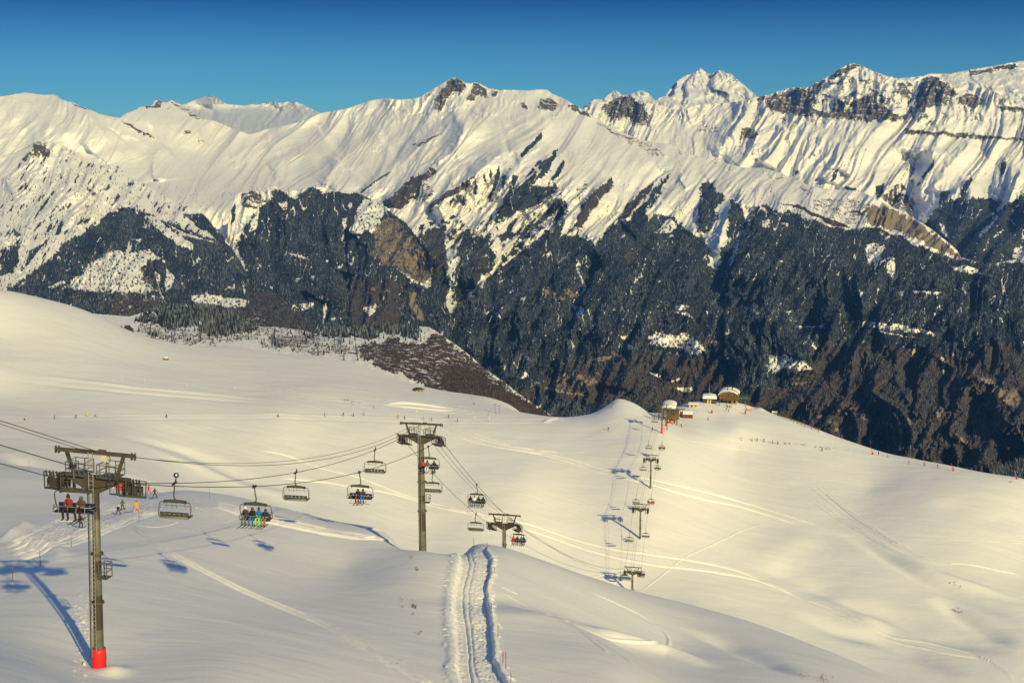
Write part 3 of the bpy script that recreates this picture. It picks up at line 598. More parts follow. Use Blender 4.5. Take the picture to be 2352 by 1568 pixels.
C_WOOD = [D_(Z6((780, 1530), (900, 1420), (1000, 1340), (1100, 1260), (1250, 1140), (1350, 1070), (1440, 1000), (1490, 880), (1480, 960), (1450, 1060), (1560, 1060), (1620, 1075), (1670, 1120), (1700, 1060), (1770, 990), (1860, 960), (1940, 880), (2000, 800), (2100, 670), (2105, 700), (2030, 830), (1960, 920), (1990, 960), (2040, 920), (2171, 960)),
             Z7((10, 970), (60, 1010), (120, 1060), (190, 1100), (205, 1010), (200, 900), (210, 810), (280, 800), (290, 850), (330, 860), (340, 900), (300, 920), (290, 1010), (250, 1060), (240, 1130), (270, 1280), (310, 1270), (330, 1150), (360, 1120), (370, 960), (370, 890), (420, 920), (440, 980), (450, 1040), (480, 1000), (520, 940), (570, 930), (640, 970), (700, 950), (780, 990), (870, 1030), (1000, 1060), (1150, 1055), (1250, 1065), (1380, 1130), (1500, 1180), (1640, 1230), (1700, 1235), (1850, 1260), (2300, 1200)), [(2600, 1300), (-200, 1300), (-200, 830), (500, 750)], Z6((300, 1540),)),
          Z6((690, 1180), (740, 1280), (780, 1380), (760, 1480), (700, 1520), (640, 1400)), Z6((840, 1200), (900, 1080), (930, 1060), (1010, 1080), (1050, 1180), (1050, 1260), (960, 1330), (900, 1400), (820, 1470), (800, 1340)), Z6((880, 1010), (920, 1020), (910, 1100), (860, 1200), (820, 1180)),
          Z6((1250, 760), (1400, 760), (1430, 740), (1420, 800), (1300, 880), (1200, 920), (1110, 960), (1060, 990), (1050, 960), (1150, 860)), Z6((820, 815), (860, 815), (880, 870), (860, 880), (830, 850)), Z6((1440, 880), (1480, 840), (1490, 900), (1440, 960), (1400, 990)),
          Z6((1540, 1000), (1570, 920), (1640, 830), (1680, 860), (1600, 960), (1550, 1030)), Z6((640, 1040), (700, 1030), (720, 1070), (660, 1090))]
C_WOOD += [Z6((1345, 435), (1280, 490), (1205, 565), (1215, 592), (1290, 520), (1335, 475)), Z6((1430, 535), (1340, 620), (1250, 720), (1185, 795), (1205, 805), (1300, 730), (1380, 650), (1430, 575)), Z6((1405, 600), (1350, 650), (1230, 745), (1120, 840), (1060, 925), (1085, 925), (1190, 830), (1290, 750), (1385, 665)),  # dark diagonals: strips of trees, and blue shadow bands painted as wood too
           Z6((1240, 535), (1250, 560), (1215, 590), (1205, 570)), Z6((1078, 640), (1088, 690), (1055, 790), (1020, 855), (1018, 830), (1045, 760), (1062, 690)), Z6((938, 730), (952, 770), (940, 810), (924, 805)), Z6((1028, 655), (1042, 690), (1036, 735), (1024, 700)), Z6((1165, 690), (1192, 700), (1165, 790), (1110, 860), (1100, 845), (1140, 780)),
           Z6((1470, 600), (1480, 620), (1440, 690), (1400, 730), (1390, 715)), Z6((800, 825), (815, 835), (785, 880), (765, 885)), Z6((1100, 700), (1125, 690), (1105, 770), (1080, 800)), Z6((985, 690), (1000, 680), (1000, 740), (985, 730)), Z6((1290, 640), (1330, 600), (1340, 612), (1270, 690), (1230, 720)), Z6((1390, 880), (1450, 830), (1470, 850), (1400, 930), (1300, 1010), (1280, 1000)), Z6((1240, 1010), (1290, 950), (1300, 965), (1230, 1060), (1170, 1110)), Z6((1130, 1000), (1180, 950), (1190, 965), (1140, 1060), (1110, 1100)), (Z6((240, 800), (330, 730), (420, 670), (425, 678), (330, 745), (250, 805)), 0.8), (Z6((540, 510), (640, 480), (720, 440), (725, 450), (640, 500), (600, 525)), 0.5)]
C_CLEAR = [Z7((185, 1060), (230, 1130), (250, 1180), (270, 1280), (310, 1290), (280, 1260), (262, 1150), (245, 1090)), Z7((440, 1010), (440, 1060), (420, 1150), (380, 1270), (362, 1260), (390, 1150), (415, 1080)), Z7((0, 1010), (40, 1000), (80, 1050), (40, 1080), (0, 1080)), Z7((545, 1010), (600, 1000), (590, 1050), (550, 1050)), Z7((650, 1020), (700, 1030), (690, 1050)), Z7((1130, 1150), (1180, 1140), (1240, 1170), (1200, 1250), (1180, 1320), (1170, 1240), (1140, 1270)), Z7((1250, 1220), (1290, 1220), (1300, 1280), (1280, 1340), (1250, 1300)), Z7((1610, 1265), (1700, 1260), (1800, 1310), (1700, 1310), (1620, 1285)),
           ZC((1240, 920), (1400, 900), (1500, 940), (1600, 900), (1700, 920), (1760, 1010), (1820, 1090), (1680, 1120), (1600, 1080), (1500, 1050), (1400, 1040), (1220, 1030), (1300, 990)), ZC((1510, 650), (1560, 630), (1660, 650), (1620, 690), (1540, 690)), ZC((1450, 705), (1560, 700), (1640, 710), (1710, 770), (1640, 750), (1560, 725)), ZC((970, 940), (1060, 930), (1080, 970), (1010, 980)), ZC((1040, 1020), (1100, 1030), (1110, 1080), (1070, 1070)), ZC((1260, 1290), (1390, 1320), (1370, 1345), (1280, 1310)), ZC((1480, 1370), (1580, 1350), (1560, 1380), (1490, 1390)), ZC((1490, 1440), (1720, 1440), (1660, 1490), (1700, 1500), (1600, 1480)), ZC((0, 1330), (60, 1270), (90, 1330), (30, 1370), (0, 1370)), ZC((545, 640), (620, 660), (640, 700), (590, 720)), ZC((550, 180), (590, 240), (570, 310), (640, 420), (640, 470), (560, 590), (530, 620), (570, 700), (590, 770), (575, 770), (520, 630), (600, 500), (620, 430), (555, 310)), ZC((1840, 60), (1880, 60), (1900, 230), (1960, 290), (1930, 300), (1880, 230)),
           ZD((710, 320), (900, 330), (1100, 350), (1370, 410), (1390, 435), (1250, 420), (1100, 400), (930, 380), (760, 350)), ZD((920, 390), (1100, 430), (1290, 460), (1150, 450), (980, 420)), ZD((70, 600), (200, 590), (330, 630), (410, 700), (350, 720), (200, 690), (90, 730)), ZD((1100, 85), (1130, 90), (1120, 160), (1095, 160)), ZD((1190, 85), (1440, 92), (1400, 105), (1390, 170), (1380, 110), (1200, 100)), ZD((1200, 470), (1230, 480), (1210, 600), (1190, 600)), ZD((1230, 560), (1310, 540), (1250, 640), (1225, 690)), ZD((1400, 590), (1470, 630), (1440, 760), (1420, 650)), ZD((1850, 270), (1880, 290), (1940, 370), (1900, 340)), ZD((270, 355), (510, 365), (510, 375), (290, 372)), ZD((180, 235), (240, 250), (230, 280)),
           Z6((760, 960), (775, 1100), (790, 1250), (800, 1380), (780, 1500), (740, 1500), (760, 1420), (790, 1370), (770, 1250), (755, 1100)), Z6((1010, 960), (1040, 1080), (1060, 1200), (1080, 1240), (1100, 1130), (1075, 1060), (1040, 980)), Z6((970, 1290), (1000, 1310), (980, 1380), (960, 1370)), Z6((2010, 1040), (2080, 980), (2160, 1010), (2100, 1040))]
C_SCRUB = [(Z6((360, 860), (430, 820), (560, 700), (690, 650), (700, 670), (620, 740), (580, 830), (480, 900), (400, 890)), 0.75), (Z6((640, 890), (760, 800), (880, 730), (970, 680), (900, 740), (860, 790), (740, 850), (680, 900)), 0.7), (Z6((560, 740), (640, 740), (690, 790), (640, 870), (560, 840)), 0.45), (Z6((1530, 1010), (1580, 880), (1680, 760), (1760, 705), (1770, 760), (1700, 840), (1640, 900), (1580, 1020)), 0.85),
           (Z6((1780, 990), (1850, 880), (1950, 780), (2020, 720), (2000, 790), (1930, 860), (1870, 940)), 0.8), (Z6((1540, 780), (1600, 720), (1620, 760), (1560, 860)), 0.4), (Z7((630, 915), (750, 925), (850, 970), (1050, 1050), (960, 1045), (850, 990), (740, 940)), 0.95), (Z7((520, 880), (590, 905), (600, 912)), 0.8), (Z7((800, 910), (900, 890), (1050, 890), (1250, 950), (1130, 1010), (1050, 1040), (950, 1000)), 0.36), (Z7((750, 815), (840, 860), (800, 870)), 0.4),
           (Z6((600, 1060), (700, 1000), (760, 1010), (770, 1200), (760, 1320), (700, 1260)), 0.8), (Z6((930, 1190), (1020, 1190), (1010, 1290), (930, 1330)), 0.8), (Z6((1190, 940), (1280, 860), (1440, 800), (1470, 840), (1400, 960), (1300, 1040), (1220, 1020)), 0.42),
           (ZD((-100, 860), (300, 830), (440, 560), (520, 500), (800, 520), (1000, 520), (1200, 560), (1600, 600), (1800, 480), (2100, 500), (2400, 560), (2400, 1700), (-100, 1700)), 1.0), (ZC((800, 1250), (1200, 1080), (1400, 1120), (1800, 1150), (2000, 1350), (2000, 1600), (600, 1600), (-300, 1500), (200, 1400), (500, 1150)), 0.95), (ZC((1700, 750), (1760, 900), (1990, 960), (2000, 1100), (1850, 1100), (1720, 880)), 0.9), (ZC((1020, 150), (1140, 110), (1200, 200), (1060, 240)), 0.8)]
C_TAN = [ZC((230, 480), (330, 500), (430, 560), (440, 590), (330, 560), (240, 530)), (ZC((410, 470), (480, 470), (560, 560), (500, 580)), 0.7), (ZC((660, 1170), (800, 1140), (900, 1130), (960, 1160), (800, 1190), (690, 1190)), 0.8), (ZC((330, 1330), (500, 1310), (700, 1320), (760, 1400), (600, 1440), (400, 1480), (310, 1400)), 0.6), (ZC((1850, 980), (1990, 980), (1990, 1080), (1900, 1050)), 0.7), ZC((890, 1100), (960, 1100), (990, 1150), (920, 1140)), ZC((220, 1440), (380, 1465), (660, 1520), (650, 1530), (360, 1490), (240, 1465)),
         (ZD((560, 960), (720, 970), (760, 1010), (830, 1050), (1000, 1120), (1140, 1080), (1200, 1070), (1130, 1200), (1000, 1160), (900, 1100), (750, 1100), (580, 1010)), 0.62), (ZD((850, 1185), (1000, 1195), (1000, 1215), (880, 1205)), 0.6), (ZD((1730, 760), (1820, 770), (1850, 830), (2000, 860), (2100, 950), (2100, 1020), (1900, 960), (1800, 900)), 0.8), (ZD((1370, 1000), (1430, 980), (1440, 1030), (1390, 1110)), 0.8), (ZD((1170, 1050), (1200, 1020), (1190, 1130), (1160, 1130)), 0.8), (ZD((580, 1150), (650, 1160), (640, 1200), (580, 1190)), 0.9), (ZD((1600, 640), (1690, 690), (1680, 740), (1610, 690)), 0.7),
         (ZD((1490, 1200), (1600, 1220), (1660, 1300), (1700, 1400), (1640, 1330), (1560, 1270)), 0.5), (ZD((380, 1030), (560, 1080), (700, 1180), (620, 1150), (450, 1080)), 0.5), (ZD((2020, 1160), (2070, 1200), (2070, 1240), (2040, 1220)), 0.9), Z7((1130, 930), (1250, 940), (1330, 970), (1420, 1020), (1500, 1070), (1600, 1150), (1650, 1200), (1620, 1215), (1450, 1130), (1300, 1060), (1160, 1040)), (ZD((200, 810), (400, 790), (420, 830), (250, 825)), 0.6)]
C_ROCK = [Z6((690, 300), (695, 250), (720, 210), (740, 160), (790, 112), (850, 122), (890, 160), (850, 200), (800, 190), (770, 230), (750, 290), (710, 315)), Z6((910, 190), (930, 140), (960, 142), (1000, 180), (1030, 230), (1000, 230), (960, 200), (930, 250), (890, 245)), Z6((1040, 180), (1080, 190), (1060, 225), (1035, 210)), Z6((1210, 260), (1230, 255), (1260, 290), (1230, 300)), Z6((1310, 290), (1330, 235), (1400, 230), (1440, 270), (1410, 310), (1330, 300)), (Z6((1400, 310), (1450, 320), (1440, 345), (1390, 355)), 0.6), Z6((1490, 270), (1540, 270), (1580, 320), (1600, 300), (1640, 350), (1600, 340), (1520, 300)),
          (Z6((1640, 370), (1700, 380), (1800, 440), (1900, 475), (2000, 505), (2060, 560), (2110, 600), (2040, 580), (1950, 540), (1850, 490), (1750, 430)), 0.75), (Z6((610, 235), (660, 190), (690, 190), (640, 240)), 0.6), Z5((720, 365), (790, 390), (850, 425), (930, 460), (935, 472), (850, 440), (770, 400)), Z5((430, 260), (480, 280), (550, 302), (540, 306), (470, 285)), Z5((830, 280), (880, 285), (930, 275), (950, 240), (985, 255), (970, 290), (890, 290)), (Z5((1020, 250), (1060, 260), (1130, 295), (1210, 352), (1190, 355), (1100, 310), (1040, 270)), 0.8), Z5((1115, 425), (1150, 425), (1150, 445), (1110, 445)), (Z5((1195, 475), (1220, 480), (1245, 495), (1200, 492)), 0.8), (Z5((1900, 375), (1960, 380), (1955, 395), (1900, 388)), 0.6),
          (Z6((330, 520), (390, 540), (380, 560), (320, 550)), 0.45), (Z6((1120, 540), (1200, 560), (1190, 590), (1120, 560)), 0.5), (Z7((80, 630), (130, 630), (120, 645)), 0.6), (Z7((230, 655), (300, 660), (300, 690), (240, 675)), 0.5), (Z7((340, 705), (410, 710), (400, 735), (340, 725)), 0.55), (Z7((530, 730), (600, 720), (660, 760), (680, 790), (600, 770)), 0.5), (Z7((1260, 940), (1400, 1000), (1420, 1050), (1330, 1010)), 0.6),
          (ZD((1480, 720), (1600, 690), (1690, 740), (1680, 860), (1640, 1000), (1560, 930), (1500, 830)), 0.7), (ZD((1330, 1010), (1400, 1110), (1400, 1200), (1330, 1110)), 0.5), (ZD((1480, 1040), (1560, 1040), (1640, 1140), (1640, 1200), (1520, 1120), (1440, 1160)), 0.6), (ZD((1700, 760), (1810, 850), (1800, 920), (1700, 900)), 0.6), (ZC((900, 1250), (1100, 1180), (1250, 1280), (1400, 1450), (1600, 1500), (1500, 1560), (1250, 1450), (1000, 1400)), 0.4), (ZD((1800, 1130), (1900, 1050), (2070, 1150), (2070, 1400), (1900, 1300)), 0.4), (ZD((1690, 1290), (1800, 1200), (1850, 1300), (1750, 1400)), 0.5)]
layer('central_snow_mountain', SK_C, [(-300, 760), (0, 760), (500, 820), (900, 830), (1000, 900), (1250, 1010), (1700, 1020), (1800, 1060), (2352, 1180), (2600, 1200)],
      [(-300, 270, 9800), (60, 215, 9800), (290, 270, 9300), (380, 235, 10500), (600, 300, 10500), (800, 250, 10500), (1043, 185, 9900), (1300, 215, 10000), (1450, 300, 8900), (1540, 345, 8200), (1700, 385, 7500), (1900, 420, 6800), (2050, 480, 6000), (2200, 580, 5300), (2600, 590, 5000),
       (-300, 420, 8300), (60, 330, 8700), (300, 370, 8600), (600, 400, 8800), (800, 380, 8700), (1043, 300, 8700), (1240, 280, 8600), (1300, 400, 7000), (1100, 450, 7000), (900, 480, 7100), (530, 560, 6300), (530, 480, 6800), (520, 640, 5750), (0, 550, 6700), (250, 550, 6700), (500, 550, 6600), (700, 600, 6000), (1500, 420, 7100), (1500, 520, 6000), (1800, 500, 5700), (2000, 560, 5300), (1000, 600, 5600), (1250, 560, 5700),
       (1043, 720, 4800), (1250, 700, 4750), (1500, 650, 4900), (1800, 650, 4650), (2100, 650, 4600), (2352, 650, 4700), (500, 760, 4700), (0, 760, 4900), (1250, 850, 4100), (1500, 820, 4050), (1800, 800, 4050), (2100, 800, 4000), (2352, 800, 4000), (1300, 960, 3650), (1700, 960, 3550), (2000, 960, 3500), (2352, 960, 3450), (2352, 1150, 2950), (1900, 1080, 3100), (2600, 1000, 3300)],
      noise=noise_center, jag=lambda u: np.where((u > 960) & (u < 1150), 4.5, np.where((u > 320) & (u < 470), 3.0, 1.3)), jagw=8, seed=5,
      lines=[('s', Z6((1490, 860), (1430, 990), (1250, 1130), (1000, 1330), (780, 1520)), 90, 46), ('r', Z6((800, 110), (860, 240), (920, 310), (1050, 360), (1200, 385), (1400, 365)), 26, 60), ('s', Z6((880, 300), (730, 450), (600, 520), (420, 660), (240, 800)), 22, 36), ('s', Z6((900, 330), (820, 520), (700, 640), (520, 760), (370, 860)), 34, 30), ('s', Z6((1150, 540), (1050, 590), (950, 680), (800, 790), (640, 900)), 34, 34), ('r', Z6((1400, 365), (1350, 430), (1260, 520), (1130, 560)), 14, 24),
             ('s', Z6((1430, 540), (1330, 640), (1200, 760), (1050, 950)), 22, 24), ('s', Z6((1340, 500), (1230, 590), (1150, 700), (1030, 820)), 18, 22), ('s', Z6((1250, 560), (1160, 640), (1090, 780), (1030, 850)), 14, 18), ('s', Z6((1470, 830), (1440, 900), (1370, 1000), (1200, 1140)), 30, 22), ('s', Z6((1750, 700), (1640, 800), (1560, 960), (1530, 1040)), 30, 24), ('s', Z6((2110, 660), (1990, 750), (1850, 880), (1750, 1000), (1690, 1090)), 40, 30), ('s', Z6((2050, 810), (1980, 900), (1900, 960), (1840, 1020)), 30, 22), ('r', Z6((1400, 380), (1500, 420), (1600, 480), (1700, 520), (1900, 560), (2110, 655)), 16, 50),
             ('s', Z7((290, 790), (230, 850), (190, 950), (200, 1050)), 40, 22), ('s', Z7((400, 900), (360, 960), (330, 1050), (300, 1200)), 30, 22), ('s', Z7((110, 740), (90, 780), (130, 840)), 14, 12), ('s', Z7((520, 940), (460, 1020), (420, 1150), (380, 1280), (330, 1500)), 46, 40), ('g', Z7((190, 1060), (260, 1180), (290, 1290), (330, 1480), (345, 1568)), 60, 34),
             ('s', ZC((800, 120), (780, 250), (700, 400), (600, 600), (490, 910)), 60, 40), ('g', ZC((550, 200), (640, 430), (530, 620), (580, 770)), 30, 20), ('r', ZC((1050, 0), (900, 600), (700, 1000)), 40, 60), ('s', ZC((1990, 700), (2010, 950), (2000, 1150), (2150, 1400)), 60, 50), ('s', ZC((1000, 1150), (900, 1280), (860, 1450)), 24, 30),
             ('s', ZD((560, 320), (520, 480), (400, 650)), 40, 40), ('s', ZD((560, 880), (530, 960), (540, 1050)), 30, 24), ('s', ZD((1330, 560), (1250, 640), (1225, 780), (1210, 1000), (1190, 1130)), 60, 34), ('s', ZD((1520, 680), (1440, 800), (1430, 950), (1440, 1010)), 46, 28), ('s', ZD((1590, 1040), (1480, 1120), (1430, 1300)), 40, 28), ('s', ZD((1820, 800), (1790, 930), (1660, 1050), (1650, 1250)), 60, 40), ('s', ZD((1980, 1130), (1900, 1250), (1910, 1400)), 46, 34), ('s', ZD((1720, 740), (1690, 800), (1690, 920)), 30, 20), ('r', ZD((1300, 850), (1260, 1100), (1340, 1250), (1420, 1340)), 40, 40), ('r', ZD((1750, 1150), (1800, 1300), (1920, 1430)), 40, 40), ('r', ZD((1830, 950), (1960, 1150), (2070, 1300)), 40, 40),
             ('s', Z5((560, 300), (420, 420), (280, 480), (260, 430), (330, 360)), 14, 50), ('r', Z5((330, 210), (470, 300), (640, 400), (860, 500), (1000, 560)), 26, 50), ('s', Z5((640, 400), (590, 470), (530, 550)), 14, 26), ('s', Z5((1000, 510), (940, 570), (920, 640), (930, 740)), 24, 22), ('s', Z5((1180, 320), (1060, 380), (900, 420)), 10, 40), ('s', Z5((1950, 420), (1850, 510), (1750, 600), (1620, 660)), 16, 40), ('s', Z5((2050, 600), (1960, 720), (1940, 750)), 20, 26), ('s', Z5((1640, 460), (1500, 530), (1380, 600)), 10, 36), ('s', Z6((380, 420), (250, 500), (130, 600), (20, 740)), 16, 36)],
      rock=C_ROCK, wood=C_WOOD, clear=C_CLEAR, scrub=C_SCRUB, tan=C_TAN, specks=specks_center,
      rockfn=lambda a, b, r: 0.85 * (np.abs(perlin((a + 0.8 * b) / 14, b / 60, 59)) < 0.085) * (fbm(a / 30, b / 40, 3, 60) > -0.08) * (a > 1000 + (b - 380) * -0.2) * (a < 1290) * (b > 375 + np.maximum(0, 1150 - a) * 0.4) * (b < 600) + 0.9 * sstep(0.05, 0.35, fbm((a + 0.5 * b) / 20, b / 24, 4, 57, 0.6)) * np.maximum(np.exp(-((a - 1045) / 60) ** 2 - ((b - 205) / 34) ** 2), np.maximum(0.75 * np.exp(-((a - 1270) / 60) ** 2 - ((b - 245) / 22) ** 2), 0.7 * np.exp(-((a - 390) / 60) ** 2 - ((b - 255) / 22) ** 2))))
# --- crag on the left with the forest triangle below it
def specks_left(a, b):
    den = sstep(240, 420, b) * 0.22
    return np.maximum(1.0 * (fbm((a + 0.55 * b) / 9, b / 26, 3, 63, 0.6) > 0.52 - den) * (b > 330), 0.05 * (b > 380))
layer('left_crag_mountain', D_([(-300, 420)], Z5((-200, 800), (0, 722), (60, 690), (110, 630), (140, 580), (180, 545), (205, 505), (240, 487), (275, 492), (300, 498), (340, 505), (400, 525), (430, 545), (480, 565), (530, 622), (620, 640), (700, 625), (750, 690), (820, 730), (900, 765), (950, 800), (1060, 850), (1180, 905), (1230, 930), (1280, 995), (1380, 1108), (1440, 1200), (1500, 1300), (1530, 1350), (1700, 1480), (1850, 1600))),
      [(-300, 800), (0, 760), (300, 800), (600, 820), (800, 850)],
      [(-300, 420, 7400), (0, 410, 7200), (95, 330, 7300), (200, 370, 7000), (350, 440, 6500), (450, 490, 6100), (560, 620, 5300), (700, 760, 4500), (95, 430, 6600), (0, 550, 5700), (250, 480, 6000), (100, 600, 5250), (300, 560, 5350), (450, 600, 5200), (0, 680, 4700), (200, 680, 4600), (400, 700, 4450), (300, 790, 4000), (600, 790, 4100), (-300, 600, 5300)],
      noise=lambda a, b: flute(60, 3.2, 0.55, 19, 61, 5)(a, b) + ribs(12, 14, 0, 5, 64, 3)(a, b) * sstep(400, 340, b), jag=lambda u: np.where(u < 230, 4.0, 1.5), jagw=7, seed=6,
      lines=[('s', Z5((770, 880), (600, 1050), (430, 1200), (250, 1330), (100, 1420)), 40, 60), ('r', Z5((770, 880), (900, 1000), (1050, 1160), (1200, 1300)), 20, 50), ('s', Z5((640, 1150), (560, 1220), (450, 1330), (340, 1420)), 40, 30), ('g', Z5((860, 1240), (930, 1330), (990, 1470)), 34, 20), ('s', Z5((250, 500), (140, 640), (0, 750)), 20, 30), ('s', Z5((1280, 700), (1260, 760), (1330, 800)), 14, 14)],
      rock=[Z5((200, 520), (240, 490), (275, 500), (280, 530), (300, 545), (300, 585), (260, 580), (250, 555), (240, 580), (200, 580)), (Z5((340, 520), (400, 530), (480, 570), (520, 610), (470, 600), (430, 610), (360, 590)), 0.5), Z5((830, 660), (870, 665), (885, 700), (860, 715), (820, 700)), (Z5((520, 780), (560, 780), (585, 810), (560, 820)), 0.9), (Z5((700, 740), (800, 790), (790, 805), (700, 760)), 0.5), (Z5((730, 625), (800, 650), (790, 660), (735, 640)), 0.5), (Z5((700, 1400), (900, 1410), (950, 1480), (900, 1568), (720, 1568)), 0.6), Z5((130, 600), (180, 550), (200, 560), (150, 610))],
      wood=[Z5((40, 1390), (150, 1310), (300, 1200), (420, 1080), (470, 1060), (560, 1000), (630, 950), (690, 910), (770, 875), (830, 890), (930, 940), (950, 985), (1000, 1030), (1080, 1110), (1170, 1150), (1145, 1090), (1080, 1060), (1000, 1000), (950, 960), (1050, 990), (1150, 1040), (1300, 1090), (1330, 1110), (1200, 1000), (1160, 945), (1240, 930), (1300, 1010), (1390, 1110), (1450, 1210), (1510, 1320), (1700, 1480), (1900, 1640), (200, 1640), (-100, 1500)), Z5((0, 1150), (60, 1130), (110, 1120), (110, 1210), (80, 1290), (0, 1300)), Z5((150, 1240), (180, 1150), (270, 1100), (230, 1150), (170, 1240)), Z5((335, 1060), (345, 1010), (370, 960), (380, 980), (360, 1050)), Z5((270, 1060), (300, 990), (325, 980), (300, 1030)), Z5((225, 915), (300, 820), (290, 860), (250, 910)), Z5((200, 1040), (240, 970), (240, 1000)), Z5((80, 1020), (130, 1060), (100, 1070)), Z5((1235, 670), (1275, 690), (1270, 740), (1320, 790), (1340, 760), (1350, 800), (1310, 800), (1240, 720)), (Z5((1100, 930), (1200, 930), (1240, 960), (1180, 980)), 0.7)],
      clear=[Z5((380, 1385), (500, 1280), (590, 1190), (680, 1150), (830, 1170), (870, 1140), (970, 1190), (900, 1220), (860, 1260), (880, 1330), (930, 1400), (800, 1410), (650, 1400), (480, 1390)), Z5((870, 940), (940, 950), (1040, 1040), (1170, 1150), (1100, 1130), (1020, 1080), (940, 1010)), Z5((1000, 985), (1130, 1050), (1240, 1080), (1320, 1115), (1250, 1090), (1100, 1060)), Z5((930, 1270), (970, 1300), (960, 1370), (1000, 1470), (960, 1400)), Z5((1155, 1420), (1250, 1410), (1450, 1440), (1550, 1480), (1400, 1495), (1180, 1460)), Z5((290, 1370), (380, 1325), (395, 1345), (310, 1380)), Z5((780, 1080), (850, 1080), (840, 1095)), Z5((1000, 1260), (1060, 1300), (1040, 1370), (990, 1400))],
      tan=[(Z5((850, 1250), (880, 1240), (930, 1330), (980, 1420), (1000, 1480), (940, 1430), (870, 1320)), 0.5), (Z5((925, 1280), (960, 1290), (940, 1320)), 0.9), (Z5((1410, 1220), (1450, 1260), (1490, 1310), (1440, 1270)), 0.7)],
      scrub=[(Z5((700, 1410), (1000, 1470), (1200, 1480), (1500, 1500), (1700, 1500), (1900, 1640), (600, 1640)), 0.8), (Z5((1380, 1100), (1500, 1300), (1460, 1280)), 0.5)], specks=specks_left,
      rockfn=lambda a, b, r: 0.45 * sstep(0.3, 0.5, fbm(a / 7, b / 7, 3, 66)) * sstep(460, 380, b))
